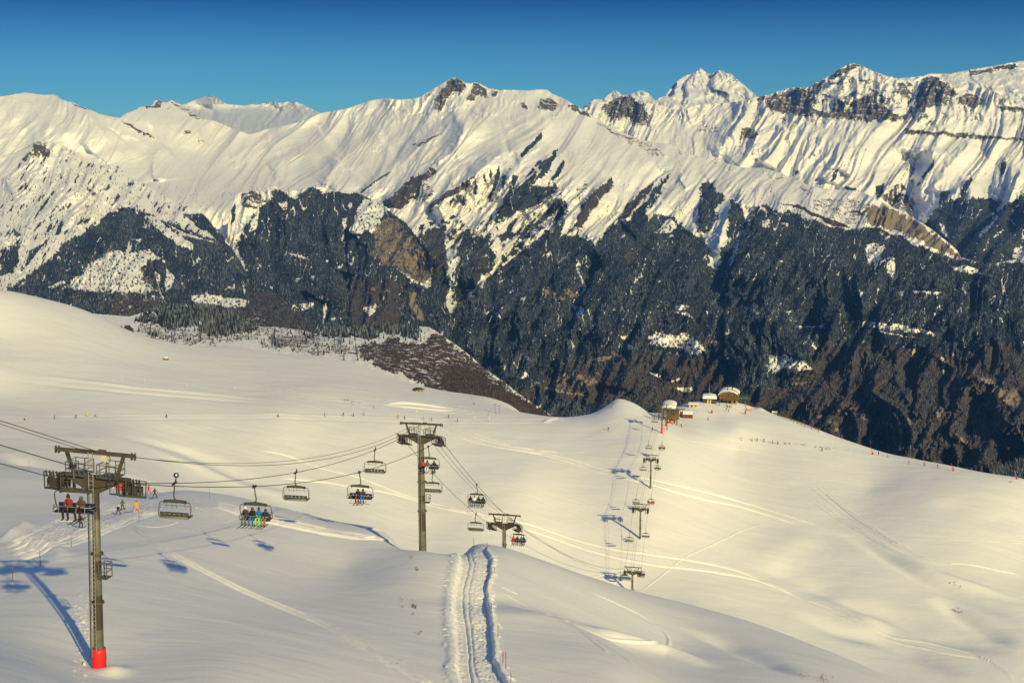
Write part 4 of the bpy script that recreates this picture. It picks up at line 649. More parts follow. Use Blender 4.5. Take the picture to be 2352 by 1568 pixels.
# --- forest block in the middle with the brown rock face
FB_SKY = D_(Z5((1330, 1260), (1350, 1150), (1370, 1040), (1385, 930), (1400, 850), (1425, 805), (1500, 785), (1600, 795), (1620, 765), (1680, 765), (1700, 790), (1800, 785), (1840, 772), (1900, 765), (1960, 770), (2020, 790), (2075, 800)), Z6((50, 785), (100, 793), (160, 792), (230, 805), (300, 838), (370, 878), (440, 930), (520, 985), (570, 1050), (640, 1130), (690, 1185), (700, 1240), (715, 1330), (735, 1400), (760, 1480), (800, 1560)))
layer('forested_mountain', FB_SKY, [(500, 770), (900, 820), (1100, 840)],
      [(540, 600, 5600), (550, 450, 6300), (640, 430, 6400), (720, 430, 6350), (820, 445, 6200), (900, 490, 5900), (960, 540, 5500), (1000, 600, 5150), (1020, 690, 4700), (600, 600, 5400), (750, 560, 5500), (880, 600, 5150), (600, 700, 4700), (750, 680, 4750), (900, 680, 4700), (700, 790, 4150), (900, 790, 4100), (1040, 790, 4150)],
      noise=lambda a, b: flute(64, 2.8, 0.2, 21, 71, 5)(a, b), jag=1.6, seed=7,
      lines=[('r', ZE((1330, 200), (1400, 420), (1560, 660), (1780, 830)), 16, 30), ('s', ZE((1300, 580), (1560, 700), (1880, 870)), -24, 40), ('s', ZE((1130, 720), (1070, 880), (900, 1060), (820, 1250)), 50, 36), ('s', ZE((860, 680), (760, 800), (690, 950)), 34, 30), ('s', ZE((1650, 300), (1900, 560), (1960, 640)), 22, 24), ('r', ZE((800, 0), (700, 400), (500, 700)), 18, 60), ('s', ZE((1330, 0), (1170, 180), (1050, 330)), 26, 26)],
      wood=[Z5((1505, 1330), (1462, 1230), (1430, 1130), (1450, 1050), (1490, 1000), (1530, 930), (1560, 930), (1560, 880), (1620, 870), (1640, 800), (1700, 790), (1780, 830), (1830, 790), (1900, 765), (1960, 800), (2075, 800), (2400, 800), (2800, 1200), (2900, 1700), (1400, 1700)), Z5((1395, 900), (1420, 860), (1415, 960), (1390, 1010))],
      clear=[Z5((1500, 1040), (1520, 960), (1560, 930), (1555, 1010), (1530, 1030)), ZE((1060, 40), (1100, 20), (1100, 60), (1070, 90)), ZE((1000, 180), (1050, 170), (1040, 260), (1000, 410), (985, 410), (1010, 280)), ZE((1130, 150), (1200, 0), (1380, 30), (1440, 100), (1330, 250), (1320, 340), (1250, 290), (1160, 350), (1090, 340), (1070, 300)), ZE((450, 520), (550, 530), (640, 560), (680, 590), (560, 560)), ZE((820, 590), (870, 590), (860, 610)), ZE((1030, 590), (1050, 640)), ZE((370, 30), (460, 20), (460, 90), (430, 100)), ZE((690, 740), (730, 740), (720, 830), (705, 830)), ZE((580, 1020), (720, 1000), (720, 1060), (600, 1080)), ZE((800, 1010), (850, 1000), (850, 1080), (825, 1260), (810, 1120)),  ZE((1530, 670), (1650, 730), (1780, 810), (1860, 730), (1880, 850), (1830, 860), (1700, 810)), ZE((1200, 1060), (1330, 1020), (1330, 1080), (1260, 1150)), ZE((1370, 770), (1410, 770), (1400, 840)), Z5((1640, 640), (1620, 560), (1650, 600))],
      tan=[(ZE((1330, 250), (1400, 190), (1500, 170), (1600, 230), (1640, 330), (1760, 430), (1900, 560), (1910, 690), (1840, 780), (1780, 810), (1650, 720), (1530, 660), (1400, 620), (1270, 560), (1310, 480), (1320, 380)), 0.62), ZE((1340, 410), (1420, 410), (1470, 490), (1430, 530)), ZE((1820, 560), (1900, 560), (1900, 620)), ZE((1640, 900), (1730, 900), (1740, 1020), (1810, 1190), (1760, 1200), (1700, 1110), (1650, 1010)), (ZE((1650, 1100), (1760, 1210), (1700, 1180)), 1.0), ZE((780, 930), (830, 940), (810, 990)), (ZE((1250, 880), (1330, 850), (1330, 900)), 0.6), (ZE((1570, 1000), (1610, 1030), (1600, 1090)), 0.8), (ZE((1550, 840), (1600, 860), (1590, 880)), 0.9)],
      rock=[(Z5((1620, 770), (1670, 770), (1670, 785), (1630, 785)), 0.8), (ZE((1470, 480), (1560, 420), (1660, 500), (1760, 580), (1700, 640), (1560, 600)), 0.35)],
      scrub=[(Z5((1450, 800), (1540, 790), (1610, 850), (1530, 900), (1460, 880)), 0.6), (ZE((1130, 740), (1500, 760), (1600, 900), (1600, 1250), (1080, 1250), (1000, 1050)), 0.85), (ZE((0, 860), (300, 900), (700, 1200), (800, 1280), (0, 1280)), 0.9)])
# --- brown wooded hill just behind the snow field
layer('brown_hill', D_([(-200, 690), (60, 700), (150, 715)], ZA((100, 130), (330, 60), (500, 20), (900, 10), (1100, 60), (1300, 160), (1480, 240), (1640, 240), (1900, 270), (2050, 310), (2200, 240)), ZB((0, 200), (100, 175), (300, 150), (600, 145), (800, 140), (990, 140), (1060, 145), (1130, 180), (1190, 225), (1350, 330), (1500, 450), (1620, 560), (1800, 680), (1950, 800), (2100, 900), (2250, 1000)), [(1420, 1080)]),
      [(-200, 860), (300, 860), (800, 940), (1000, 980), (1260, 1060), (1420, 1120)],
      [(-200, 690, 2100), (300, 720, 1900), (450, 700, 2000), (700, 760, 1750), (900, 750, 1750), (1000, 760, 1650), (1100, 830, 1500), (1250, 950, 1250), (1420, 1080, 1050), (300, 800, 1450), (560, 790, 1450), (800, 820, 1350), (960, 860, 1250), (1100, 920, 1150), (700, 930, 1080), (1000, 980, 980), (1260, 1060, 900)],
      mat=M_NEARHILL, noise=lambda a, b: ribs(30, 60, -0.8, 7, 81, 4)(a, b) + fbm(a / 30, b / 18, 3, 82) * 10, jag=2.0, seed=8,
      lines=[('r', ZB((1000, 130), (1000, 250), (900, 400), (950, 560)), 14, 24), ('s', ZB((1130, 180), (1190, 400), (1150, 640)), 10, 30), ('g', ZA((1660, 470), (1870, 480), (2060, 400)), 10, 10)],
      wood=[ZA((150, 190), (330, 60), (500, 10), (900, 0), (1100, 50), (1300, 150), (1480, 250), (1250, 320), (1060, 310), (830, 310), (780, 240), (600, 250), (540, 280), (430, 240), (300, 210)), ZA((1560, 340), (1620, 350), (1690, 460), (1620, 450)), ZB((-40, 180), (300, 140), (600, 130), (990, 130), (990, 200), (940, 280), (850, 260), (700, 230), (620, 190), (560, 230), (480, 290), (380, 250), (250, 230), (0, 250)), ZA((280, 290), (380, 300), (390, 350), (300, 320)), ZA((1900, 300), (2060, 360), (1960, 360)), (ZA((150, 220), (600, 230), (1000, 300), (1500, 230), (2352, 250), (2352, 560), (1300, 420), (300, 400)), 0.10), (ZB((0, 180), (1000, 140), (1200, 250), (1000, 600), (0, 420)), 0.07)],
      scrub=[(ZA((200, 220), (1100, 300), (1500, 240), (2352, 260), (2352, 560), (1700, 480), (1300, 370), (900, 420), (300, 380)), 0.36), (ZB((350, 350), (500, 310), (700, 250), (860, 290), (1000, 300), (1130, 200), (1200, 230), (1500, 460), (1800, 690), (2250, 1010), (2400, 1150), (1400, 1150), (1000, 700), (500, 500), (380, 420)), 0.66), (ZB((0, 300), (350, 330), (380, 430), (100, 400)), 0.42), (ZA((1600, 320), (1900, 330), (2050, 390), (1880, 470), (1700, 460)), 0.5), (ZB((1250, 500), (1500, 560), (1900, 800), (2300, 1040), (2400, 1150), (1500, 1150), (1200, 720)), 0.92), (ZA((1330, 180), (1480, 220), (1350, 260), (1250, 250)), 0.7), ([(-200, 690), (130, 700), (250, 745), (310, 755), (310, 790), (-200, 740)], 0.9)],
      tan=[(ZA((1760, 470), (1850, 370), (1900, 410), (1850, 450)), 0.6)])
layer('dark_hill', [(2230, 1120), (2270, 1092), (2285, 1085), (2310, 1066), (2340, 1054), (2380, 1040), (2500, 1010), (2600, 1000)], [(2230, 1140), (2600, 1140)], [(2230, 1140, 2000), (2600, 1140, 1900), (2300, 1070, 2250), (2600, 1000, 2400), (2400, 1080, 2200)], mat=M_NEARHILL, jag=2.0, seed=9, noise=lambda a, b: ribs(30, 30, 0.3, 8, 91)(a, b), wood=[[(2200, 1150), (2290, 1060), (2700, 950), (2700, 1200)]])
# valley floor so that nothing is open between the hills and the slopes
VX, VY = np.meshgrid(np.linspace(-9000, 9000, 60), np.linspace(900, 16000, 60))
o = grid_mesh('valley_ground', VX, VY, -1250 + 0 * VX, M_MTN, {'ground': np.tile(np.array([0, 1.0, 1.0, 0], np.float32), (3600, 1))})
# ---------------------------------------------------------------- woods: a tapered crown of drooping tiers for every tree
def fir_template(tiers, sides, rs):
    vs, fs = [], []
    for k in range(tiers):
        z0 = k / tiers * 0.86; z1 = min(1.0, z0 + 1.45 / tiers); r = 0.5 * (1 - z0 * 0.93) ; b = len(vs)
        for i in range(sides):
            a = 2 * math.pi * (i + 0.5 * (k % 2)) / sides; q = r * rs.uniform(0.72, 1.12)
            vs.append((q * math.cos(a), q * math.sin(a), z0 + 0.05 - rs.uniform(0, 0.07)))
        vs.append((rs.uniform(-.03, .03), rs.uniform(-.03, .03), z1)); vs.append((0, 0, z0 + 0.03))
        for i in range(sides):
            j = (i + 1) % sides; fs += [(b + i, b + j, b + sides), (b + j, b + i, b + sides + 1)]
    return np.array(vs), np.array(fs)
def plant(name, pos, h, w, tone, tmpl, rng):
    V_, F_ = tmpl; n = len(pos); k = len(V_)
    a = rng.uniform(0, 6.283, n); ca, sa = np.cos(a), np.sin(a)
    x = V_[None, :, 0] * w[:, None]; y = V_[None, :, 1] * w[:, None]
    co = np.stack([x * ca[:, None] - y * sa[:, None], x * sa[:, None] + y * ca[:, None], V_[None, :, 2] * h[:, None]], -1) + pos[:, None]
    f = (F_[None] + (np.arange(n) * k)[:, None, None]).reshape(-1, 3)
    o = raw_mesh(name, co.reshape(-1, 3), f, M_TREE, smooth=False)
    c = np.concatenate([tone, np.ones((n, 1))], 1)
    set_attr(o.data, 'tone', np.repeat(c, k, 0)); o['kind'] = 'stuff'
    return o
rng = np.random.default_rng(5)
def fir_tones(n, dusted):
    dusted = np.asarray(dusted).reshape(-1, 1) if np.ndim(dusted) else dusted
    base = np.array([0.016, 0.030, 0.060])[None] * rng.uniform(0.55, 1.6, (n, 1))  # blue of shade and distance haze is mixed into the tree colours
    pale = np.array([0.14, 0.17, 0.22])[None] * rng.uniform(0.5, 1.3, (n, 1))
    brown = np.array([0.040, 0.040, 0.056])[None] * rng.uniform(0.6, 1.4, (n, 1))
    r = rng.uniform(0, 1, (n, 1))
    pale = pale * rng.uniform(0.8, 1.25, (n, 1))
    return np.where(r < dusted, pale, np.where(r > 0.84, brown, base))
for (name, UU, VV, X, Y, Z, mw, ms, px, cr, ft) in VEG:
    near = 'hill' in name and name != 'far'
    if name.startswith('far'): continue
    for kind, m, dens in (('fir', mw, 0.27 if not near else 0.12), ('bare', ms, 0.10 if not near else 0.10)):
        area = (ft - cr)[None] * np.ones_like(UU) / UU.shape[0] * (UU[0, 1] - UU[0, 0])
        vis = (UU > -120) & (UU < 2470)
        # grow fewer trees where the woodland mask is weak; small random gaps stay open
        gap = fbm(UU / 9, VV / 9, 3, 77) > -0.42
        ex = area * dens * m * vis * gap
        if near: ex = ex * np.clip((px / 0.6) , 0.5, 2)
        n = rng.poisson(np.clip(ex, 0, 6)); idx = np.repeat(np.arange(n.size), n.ravel())
        if not len(idx): continue
        r, c = np.unravel_index(idx, UU.shape); r = np.clip(r, 0, UU.shape[0] - 2); c = np.clip(c, 0, UU.shape[1] - 2)
        a = rng.uniform(0, 1, len(r))[:, None]; b = rng.uniform(0, 1, len(r))[:, None]
        S = np.stack([X, Y, Z], -1)
        p = (S[r, c] * (1 - a) + S[r, c + 1] * a) * (1 - b) + (S[r + 1, c] * (1 - a) + S[r + 1, c + 1] * a) * b
        N = len(p)
        if kind == 'fir':
            h = rng.uniform(6.5, 12.5, N) * (1.0 if not near else 0.72); w = h * rng.uniform(0.30, 0.42, N)
            dust = np.clip(0.28 + 0.85 * fbm(UU[r, c] / 45, VV[r, c] / 45, 4, 88, 0.6), 0.02, 0.6)
            tone = fir_tones(N, dust if not near else np.clip(dust + 0.30, 0, 0.75))
            plant('fir_wood', p - np.array([0, 0, 0.5]), h, w, tone, fir_template(2 if not near else 4, 5 if not near else 7, random.Random(3)), rng)
        else:
            h = rng.uniform(4, 8, N) * (1.0 if not near else 0.42); w = h * rng.uniform(0.6, 1.1, N)
            tone = np.array([0.092, 0.074, 0.076])[None] * (0.75 if near else 1.0) * rng.uniform(0.5, 1.5, (N, 1))
            plant('bare_wood', p - np.array([0, 0, 0.5]), h, w, tone, fir_template(2, 5, random.Random(4)), rng)
# ---------------------------------------------------------------- building helpers for single things
class MB:
    def __init__(s): s.v = []; s.f = []; s.sm = []
    def add(s, vs, fs, smooth=False):
        b = len(s.v); s.v += [tuple(v) for v in vs]; s.f += [tuple(b + i for i in f) for f in fs]; s.sm += [smooth] * len(fs); return s
    def box(s, c, d, rot=None, taper=1.0):
        x, y, z = d[0] / 2, d[1] / 2, d[2] / 2
        vs = [Vector((sx * x * (taper if sz > 0 else 1), sy * y * (taper if sz > 0 else 1), sz * z)) for sz in (-1, 1) for sy in (-1, 1) for sx in (-1, 1)]
        if rot is not None: vs = [rot @ v for v in vs]
        c = Vector(c); return s.add([v + c for v in vs], [(0, 2, 3, 1), (4, 5, 7, 6), (0, 1, 5, 4), (2, 6, 7, 3), (0, 4, 6, 2), (1, 3, 7, 5)])
    def bar(s, p, q, w, h=None, up=(0, 0, 1)):
        p = Vector(p); q = Vector(q); d = (q - p); L = d.length; d.normalize(); u = Vector(up)
        if abs(d.dot(u)) > 0.98: u = Vector((0, 1, 0))
        x = d.cross(u).normalized(); z = x.cross(d); h = h or w
        R_ = Matrix((x, d, z)).transposed()
        return s.box((p + q) / 2, (w, L, h), R_)
    def tube(s, pts, r, n=6, caps=True, closed=False):
        pts = [Vector(p) for p in pts]; rs = r if isinstance(r, (list, tuple)) else [r] * len(pts); rings = []; m = len(pts)
        prev = None; vs = []; fs = []
        for i, p in enumerate(pts):
            a = pts[i - 1] if (i > 0 or closed) else p; b = pts[(i + 1) % m] if (i < m - 1 or closed) else p
            d = (b - a).normalized()
            if prev is None: x = d.orthogonal().normalized()
            else: x = (prev - d * prev.dot(d)).normalized()
            prev = x; y = d.cross(x)
            vs += [p + (x * math.cos(2 * math.pi * k / n) + y * math.sin(2 * math.pi * k / n)) * rs[i] for k in range(n)]
        for i in range(m if closed else m - 1):
            j = (i + 1) % m
            for k in range(n): fs.append((i * n + k, i * n + (k + 1) % n, j * n + (k + 1) % n, j * n + k))
        if caps and not closed: fs.append(tuple(range(n))[::-1]); fs.append(tuple((m - 1) * n + k for k in range(n)))
        return s.add(vs, fs, n > 5)
    def prism(s, poly, y0, y1):
        """outline in x, z pushed along y"""
        n = len(poly); vs = [(x, y0, z) for x, z in poly] + [(x, y1, z) for x, z in poly]
        return s.add(vs, [tuple(range(n)), tuple(range(2 * n - 1, n - 1, -1))] + [(i, n + i, n + (i + 1) % n, (i + 1) % n) for i in range(n)])
    def lathe(s, prof, n=16, c=(0, 0, 0)):
        vs = []; fs = []
        for r, z in prof: vs += [(c[0] + r * math.cos(2 * math.pi * k / n), c[1] + r * math.sin(2 * math.pi * k / n), c[2] + z) for k in range(n)]
        for i in range(len(prof) - 1):
            for k in range(n): fs.append((i * n + k, i * n + (k + 1) % n, (i + 1) * n + (k + 1) % n, (i + 1) * n + k))
        fs.append(tuple(range(n))[::-1]); fs.append(tuple((len(prof) - 1) * n + k for k in range(n)))
        return s.add(vs, fs, True)
    def mesh(s, name, mat):
        me = bpy.data.meshes.new(name); me.from_pydata(s.v, [], s.f); me.materials.append(mat)
        me.polygons.foreach_set('use_smooth', s.sm); me.update(); return me
    def build(s, name, mat, parent=None, loc=None, label=None):
        return part(name, s.mesh(name, mat), parent, loc, label)
def part(name, me, parent=None, loc=None, label=None):
    o = bpy.data.objects.new(name, me); C.objects.link(o); o.parent = parent
    if loc is not None: o.location = loc
    if label: o['label'] = label
    return o
def thing(name, label, cat, loc=(0, 0, 0), rz=0.0, group=None):
    o = bpy.data.objects.new(name, None); C.objects.link(o); o.location = loc; o.rotation_euler = (0, 0, rz); o.empty_display_size = 0.2
    return tag(o, label, cat, group)
def tag(o, label, cat, group=None):
    o['label'] = label; o['category'] = cat
    if group: o['group'] = group
    return o
def dup(root, loc, rz=None, label=None):
    r = root.copy(); C.objects.link(r); r.location = loc
    if rz is not None: r.rotation_euler = (0, 0, rz)
    if label: r['label'] = label
    for ch in list(root.children):
        c = ch.copy(); C.objects.link(c); c.parent = r
        for g in list(ch.children):
            d = g.copy(); C.objects.link(d); d.parent = c
    return r
def plain(name, col, rough=0.6, metal=0.0, var=0.25, scale=3.0, dirt=None):
    t = NT(name); n = t.noise(scale, 4, 0.6, t.pos())
    c = t.mix(t.rng(n, 0.3, 0.7), tuple(v * (1 - var) for v in col), tuple(min(1, v * (1 + var)) for v in col))
    if dirt: c = t.mix(t.rng(t.noise(scale * 2.3, 5, 0.7, t.pos()), 0.55, 0.7), c, dirt)
    t.l(c, t.b.inputs['Base Color']); t.b.inputs['Roughness'].default_value = rough; t.b.inputs['Metallic'].default_value = metal
    return t.m
M_STEEL = plain('galvanised_steel', (0.115, 0.115, 0.10), 0.55, 0.2)
M_BROWN = plain('brown_painted_steel', (0.070, 0.055, 0.040), 0.6)
M_DARK = plain('dark_steel', (0.030, 0.030, 0.028), 0.5, 0.2)
M_RUBBER = plain('black_rubber', (0.018, 0.018, 0.018), 0.8)
M_ROPE = plain('steel_rope', (0.045, 0.042, 0.038), 0.5, 0.3)
M_CREAM = plain('cream_enamel', (0.62, 0.55, 0.38), 0.5, var=0.08)
M_RED = plain('red_padding', (0.62, 0.012, 0.018), 0.55, var=0.15)
M_REDD = plain('red_enamel', (0.50, 0.02, 0.02), 0.4, var=0.15)
M_CHAIR = plain('grey_green_chair_steel', (0.062, 0.064, 0.052), 0.5, 0.1)
M_NAVY = plain('navy_vinyl', (0.010, 0.016, 0.060), 0.5, var=0.2)
M_PALE = plain('pale_grey_panel', (0.36, 0.37, 0.33), 0.6, var=0.12)
M_WHITE = plain('white_plastic', (0.75, 0.74, 0.70), 0.5, var=0.05)
M_ALU = plain('bare_aluminium', (0.32, 0.31, 0.28), 0.45, 0.3)
def mast_material():
    """grey galvanised tube with brown painted sections"""
    t = NT('painted_mast'); s = t.n('ShaderNodeSeparateXYZ'); p = t.pos(); t.l(p, s.inputs[0])
    n = t.noise(2.0, 5, 0.65, p)
    z = t.math('ADD', s.outputs[2], t.math('MULTIPLY', t.math('SUBTRACT', n, 0.5), 0.12))
    w = t.math('MODULO', z, 7.6); b = t.math('MULTIPLY', t.rng(w, 2.75, 2.85), t.rng(w, 5.15, 5.25, 1.0, 0.0)); b2 = t.rng(w, 6.75, 6.85)
    grey = t.mix(t.rng(n, 0.35, 0.65), (0.075, 0.075, 0.060), (0.145, 0.145, 0.115)); brown = t.mix(n, (0.036, 0.027, 0.020), (0.070, 0.053, 0.040))
    c = t.mix(t.math('MAXIMUM', b, b2), grey, brown)
    t.l(c, t.b.inputs['Base Color']); t.b.inputs['Roughness'].default_value = 0.55; t.b.inputs['Metallic'].default_value = 0.15
    return t.m
M_MAST = mast_material()
# ---------------------------------------------------------------- the chairlift
GAUGE = 2.62
M_TRAIN = plain('weathered_steel', (0.062, 0.060, 0.052), 0.6, 0.1)
# base (u, v) in the picture, depth, rope level v in the picture, label
TW = [((228, 1538), 78, 1104, 'tall near chairlift pylon with ladder, red padded foot and brown crossarm'),
      ((971, 1267), 155, 1007, 'tall pylon standing on the snow crest left of the groomed track'),
      ((1159, 1272), 205, 1207, 'half hidden pylon just beyond the crest right of the groomed track'),
      ((1452, 1360), 386, 1315, 'shortest pylon low in the bowl, its foot at the edge of the near slope'),
      ((1470, 1238), 417, 1170, 'pylon in the middle of the bowl with its full shadow on the snow'),
      ((1494, 1119), 455, 1056, 'pylon in the upper bowl below the valley station'),
      ((1520, 992), 522, 941, 'slim pylon with a red padded foot beside the station on the shoulder')]
tw = []
for (u, v), Y, vr, lab in TW:
    x, y, _ = at(u, v, Y); x = float(x); y = float(y); z = ground_z(x, y)
    zr = float(at(u, vr, Y)[2]); tw.append([Vector((x, y, z)), zr, lab])
d0 = (tw[1][0] - tw[0][0]); d0.z = 0; d0.normalize()
d_end = (tw[6][0] - tw[5][0]); d_end.z = 0; d_end.normalize()
heads = [Vector((t[0].x, t[0].y, t[1])) for t in tw]
LEAN0 = R(2.3); heads[0] += Vector((d0.y, -d0.x, 0)) * (tw[0][1] - tw[0][0].z) * math.sin(LEAN0)
# uphill anchor behind the camera and the return wheel in the station
up_anchor = heads[0] - d0 * 150; up_anchor.z = heads[0].z + 150 * 0.455
p5_ = on_snow(*ZS((330, 745))[0], 480, 760); ST_H = 265 * .1406 * p5_.y / FL * 1.03 - 1.65
st_wheel = p5_ + d_end * 3; st_wheel.z = p5_.z + ST_H - 0.3
line_pts = [up_anchor] + heads + [st_wheel]
SAG = [0.004, 0.028, 0.014, 0.016, 0.012, 0.012, 0.012, 0.0]
def perp(i):
    a = line_pts[max(0, i - 1)]; b = line_pts[min(len(line_pts) - 1, i + 1)]
    d = Vector((b.x - a.x, b.y - a.y, 0)).normalized(); return Vector((d.y, -d.x, 0)), d
PERP = [perp(i)[0] for i in range(len(line_pts))]; DIRS = [perp(i)[1] for i in range(len(line_pts))]
def span_point(i, t, off, dz=0.0, sag=None):
    """point on the rope in span i (0 = uphill of the first pylon); off is the sideways distance"""
    a = line_pts[i] + PERP[i] * off; b = line_pts[i + 1] + PERP[i + 1] * off
    L = (b - a).length; s = (SAG[i] if sag is None else sag) * L
    p = a.lerp(b, t); p.z += dz - 4 * s * t * (1 - t); return p
def rope(name, off, r, dz, label, cat, last=7, sagk=1.0):
    m = MB(); pts = []
    for i in range(last + 1):
        n = 18
        for k in range(n): pts.append(span_point(i, k / n, off, dz, SAG[i] * sagk))
    pts.append(span_point(last, 1.0, off, dz, 0.0)); m.tube(pts, r, 6)
    return tag(m.build(name, M_ROPE), label, cat, 'cables of the chairlift')
rope('haul_rope', -GAUGE, 0.030, 0, 'thick haul rope on the left of the pylons carrying the empty chairs downhill', 'cable')
rope('haul_rope', GAUGE, 0.030, 0, 'thick haul rope on the right of the pylons carrying the riders uphill', 'cable')
rope('signal_cable', -0.55, 0.020, 2.0, 'thin overhead cable on the crossbeam tops left of the ladders', 'cable', 6, 1.15)
rope('signal_cable', 0.22, 0.025, 2.03, 'thin overhead cable on the crossbeam tops right of the ladders', 'cable', 6, 1.25)
# ---- pylons
def wheel_mesh():
    m = MB(); n = 14
    for (r, x0, x1) in ((0.18, -0.05, 0.05), (0.205, -0.065, -0.045), (0.205, 0.045, 0.065), (0.06, -0.10, 0.10)):
        m.tube([(x0, 0, 0), (x1, 0, 0)], r, n)
    return m.mesh('wheel', M_RUBBER)
WHEEL = wheel_mesh()
def head_parts(root, H, slope, fine=True):
    """crossarm, crossbeam, catwalks and wheel trains around rope level H"""
    g = GAUGE
    m = MB()         # tapered crossarm on the mast head
    m.prism([(-0.30, H - 0.75), (0.30, H - 0.75), (1.9, H + 0.12), (2.45, H + 0.12), (2.45, H + 0.42), (-2.45, H + 0.42), (-2.45, H + 0.12), (-1.9, H + 0.12)], -0.17, 0.17)
    m.build('crossarm', M_BROWN, root)
    m = MB(); zb = H + 1.95
    m.box((0, 0, zb), (5.4, 0.22, 0.22))
    for s in (-1, 1):
        m.bar((s * 2.02, 0, zb - 0.10), (s * 1.52, 0, H + 0.42), 0.17, 0.20, (1, 0, 0))
        for q in (-0.1, 0.12): m.prism([(s * 2.70 + q, zb + 0.22), (s * 2.73 + q, zb + 0.02), (s * 2.73 + q, zb - 0.26), (s * 2.67 + q, zb - 0.26), (s * 2.63 + q, zb + 0.02)], -0.10, 0.10)
    m.box((-0.75, 0, zb + 0.13), (1.3, 0.10, 0.05)); m.box((0.5, 0, zb + 0.16), (0.5, 0.24, 0.10))
    m.build('crossbeam', M_BROWN, root)
    if fine:
        m = MB(); m.box((0.70, -0.02, zb - 0.30), (0.34, 0.24, 0.40)); m.tube([(0.70, 0, zb - 0.10), (0.72, 0, zb - 0.04)], 0.04); m.build('control_box', M_CREAM, root)
        m = MB(); m.tube([(1.05, -.12, zb - 0.08), (1.14, -.12, zb - 0.25), (1.13, -.12, zb - 0.48), (1.02, -.12, zb - 0.58), (0.9, -.12, zb - 0.60)], 0.025); m.build('cable_loop', M_DARK, root)
    for s in (-1, 1):   # railed catwalk beside the mast
        m = MB(); xa, xb = s * 0.45, s * 1.75; yl = 0.62
        m.box(((xa + xb) / 2, 0, H + 0.47), (1.3, 2 * yl, 0.06))
        for yy in (-yl, yl):
            for xx in (xa, (xa + xb) / 2, xb): m.bar((xx, yy, H + 0.47), (xx, yy, H + 1.32), 0.045)
            for zz in (0.86, 1.32): m.bar((xa, yy, H + zz), (xb, yy, H + zz), 0.045)
        for xx in (xa, xb):
            for zz in (0.86, 1.32): m.bar((xx, -yl, H + zz), (xx, yl, H + zz), 0.04)
        m.bar((xa + s * .3, -yl - .12, H + 0.5), (xa + s * .3, -yl - .12, H + 1.5), 0.045); m.bar((xa + s * .95, -yl - .12, H + 0.5), (xa + s * .95, -yl - .12, H + 1.5), 0.045); m.bar((xa + s * .3, -yl - .12, H + 1.5), (xa + s * .95, -yl - .12, H + 1.5), 0.045)
        m.build('catwalk', M_STEEL, root)
    for s in (-1, 1):   # wheel train: balance beam, side frames, walkway hung beside it, wheels
        m = MB(); L = 1.15; sa = slope
        def pt(y, dx, dz): return (s * g + dx, y, H + dz + sa * y)
        m.bar(pt(-L, 0.0, -0.36), pt(L, 0.0, -0.36), 0.13, 0.20)
        for q in (-1, 1):
            m.bar(pt(q * L * .95, 0.0, -0.22), pt(q * L * .25, 0.0, -0.50), 0.10, 0.14)
            for y in (-1.1, -0.66, -0.22, 0.22, 0.66, 1.1): m.bar(pt(y, q * 0.11, -0.12), pt(y, q * 0.11, -0.62), 0.06, 0.12)
            m.bar(pt(-L, q * .30, 0.34), pt(L, q * .30, 0.34), 0.06, 0.06); m.bar(pt(-L, q * .24, -0.74), pt(L, q * .24, -0.74), 0.10, 0.16)
            m.bar(pt(-L - .15, q * .16, 0.10), pt(L + .15, q * .16, 0.10), 0.05, 0.05)
            for y in (-1.3, -0.45, 0.45, 1.3): m.bar(pt(y, q * .26, 0.36), pt(y, q * .22, -0.80), 0.055, 0.07)
        for y in (-0.8, 0.0, 0.8):
            for q in (-1, 1): m.box(pt(y, q * .13, -0.36), (0.04, 0.16, 0.56))
        m.bar((s * (g - 0.5), 0, H + 0.27), pt(0, 0, -0.36), 0.22, 0.26)
        for y in (-1.2, -0.8, -0.4, 0.0, 0.4, 0.8, 1.2): m.bar(pt(y, -.10, 0.02), pt(y, -.18, 0.42), 0.05, 0.12)
        xo = -s * 0.62
        for q in (-0.28, 0.28): m.bar(pt(-1.25, xo + q, -0.72), pt(1.25, xo + q, -0.72), 0.07, 0.10)
        for k in range(9): m.bar(pt(-1.25 + 0.4 * k, xo - .28, -0.70), pt(-1.25 + 0.4 * k, xo + .28, -0.70), 0.12, 0.03)
        for y in (-1.25, -0.42, 0.42, 1.25):
            m.bar(pt(y, xo + .28 * -s, -0.72), pt(y, xo + .28 * -s, 0.32), 0.045); m.bar(pt(y, xo + .28 * s, -0.72), pt(y, xo + .28 * s, 0.10), 0.04)
        for zz in (-0.2, 0.32): m.bar(pt(-1.25, xo + .28 * -s, zz), pt(1.25, xo + .28 * -s, zz), 0.045)
        tr = m.build('wheel_train', M_TRAIN, root)
        for k in range(6):
            y = -1.1 + 0.44 * k; part('wheel', WHEEL, tr, pt(y, 0, -0.21))
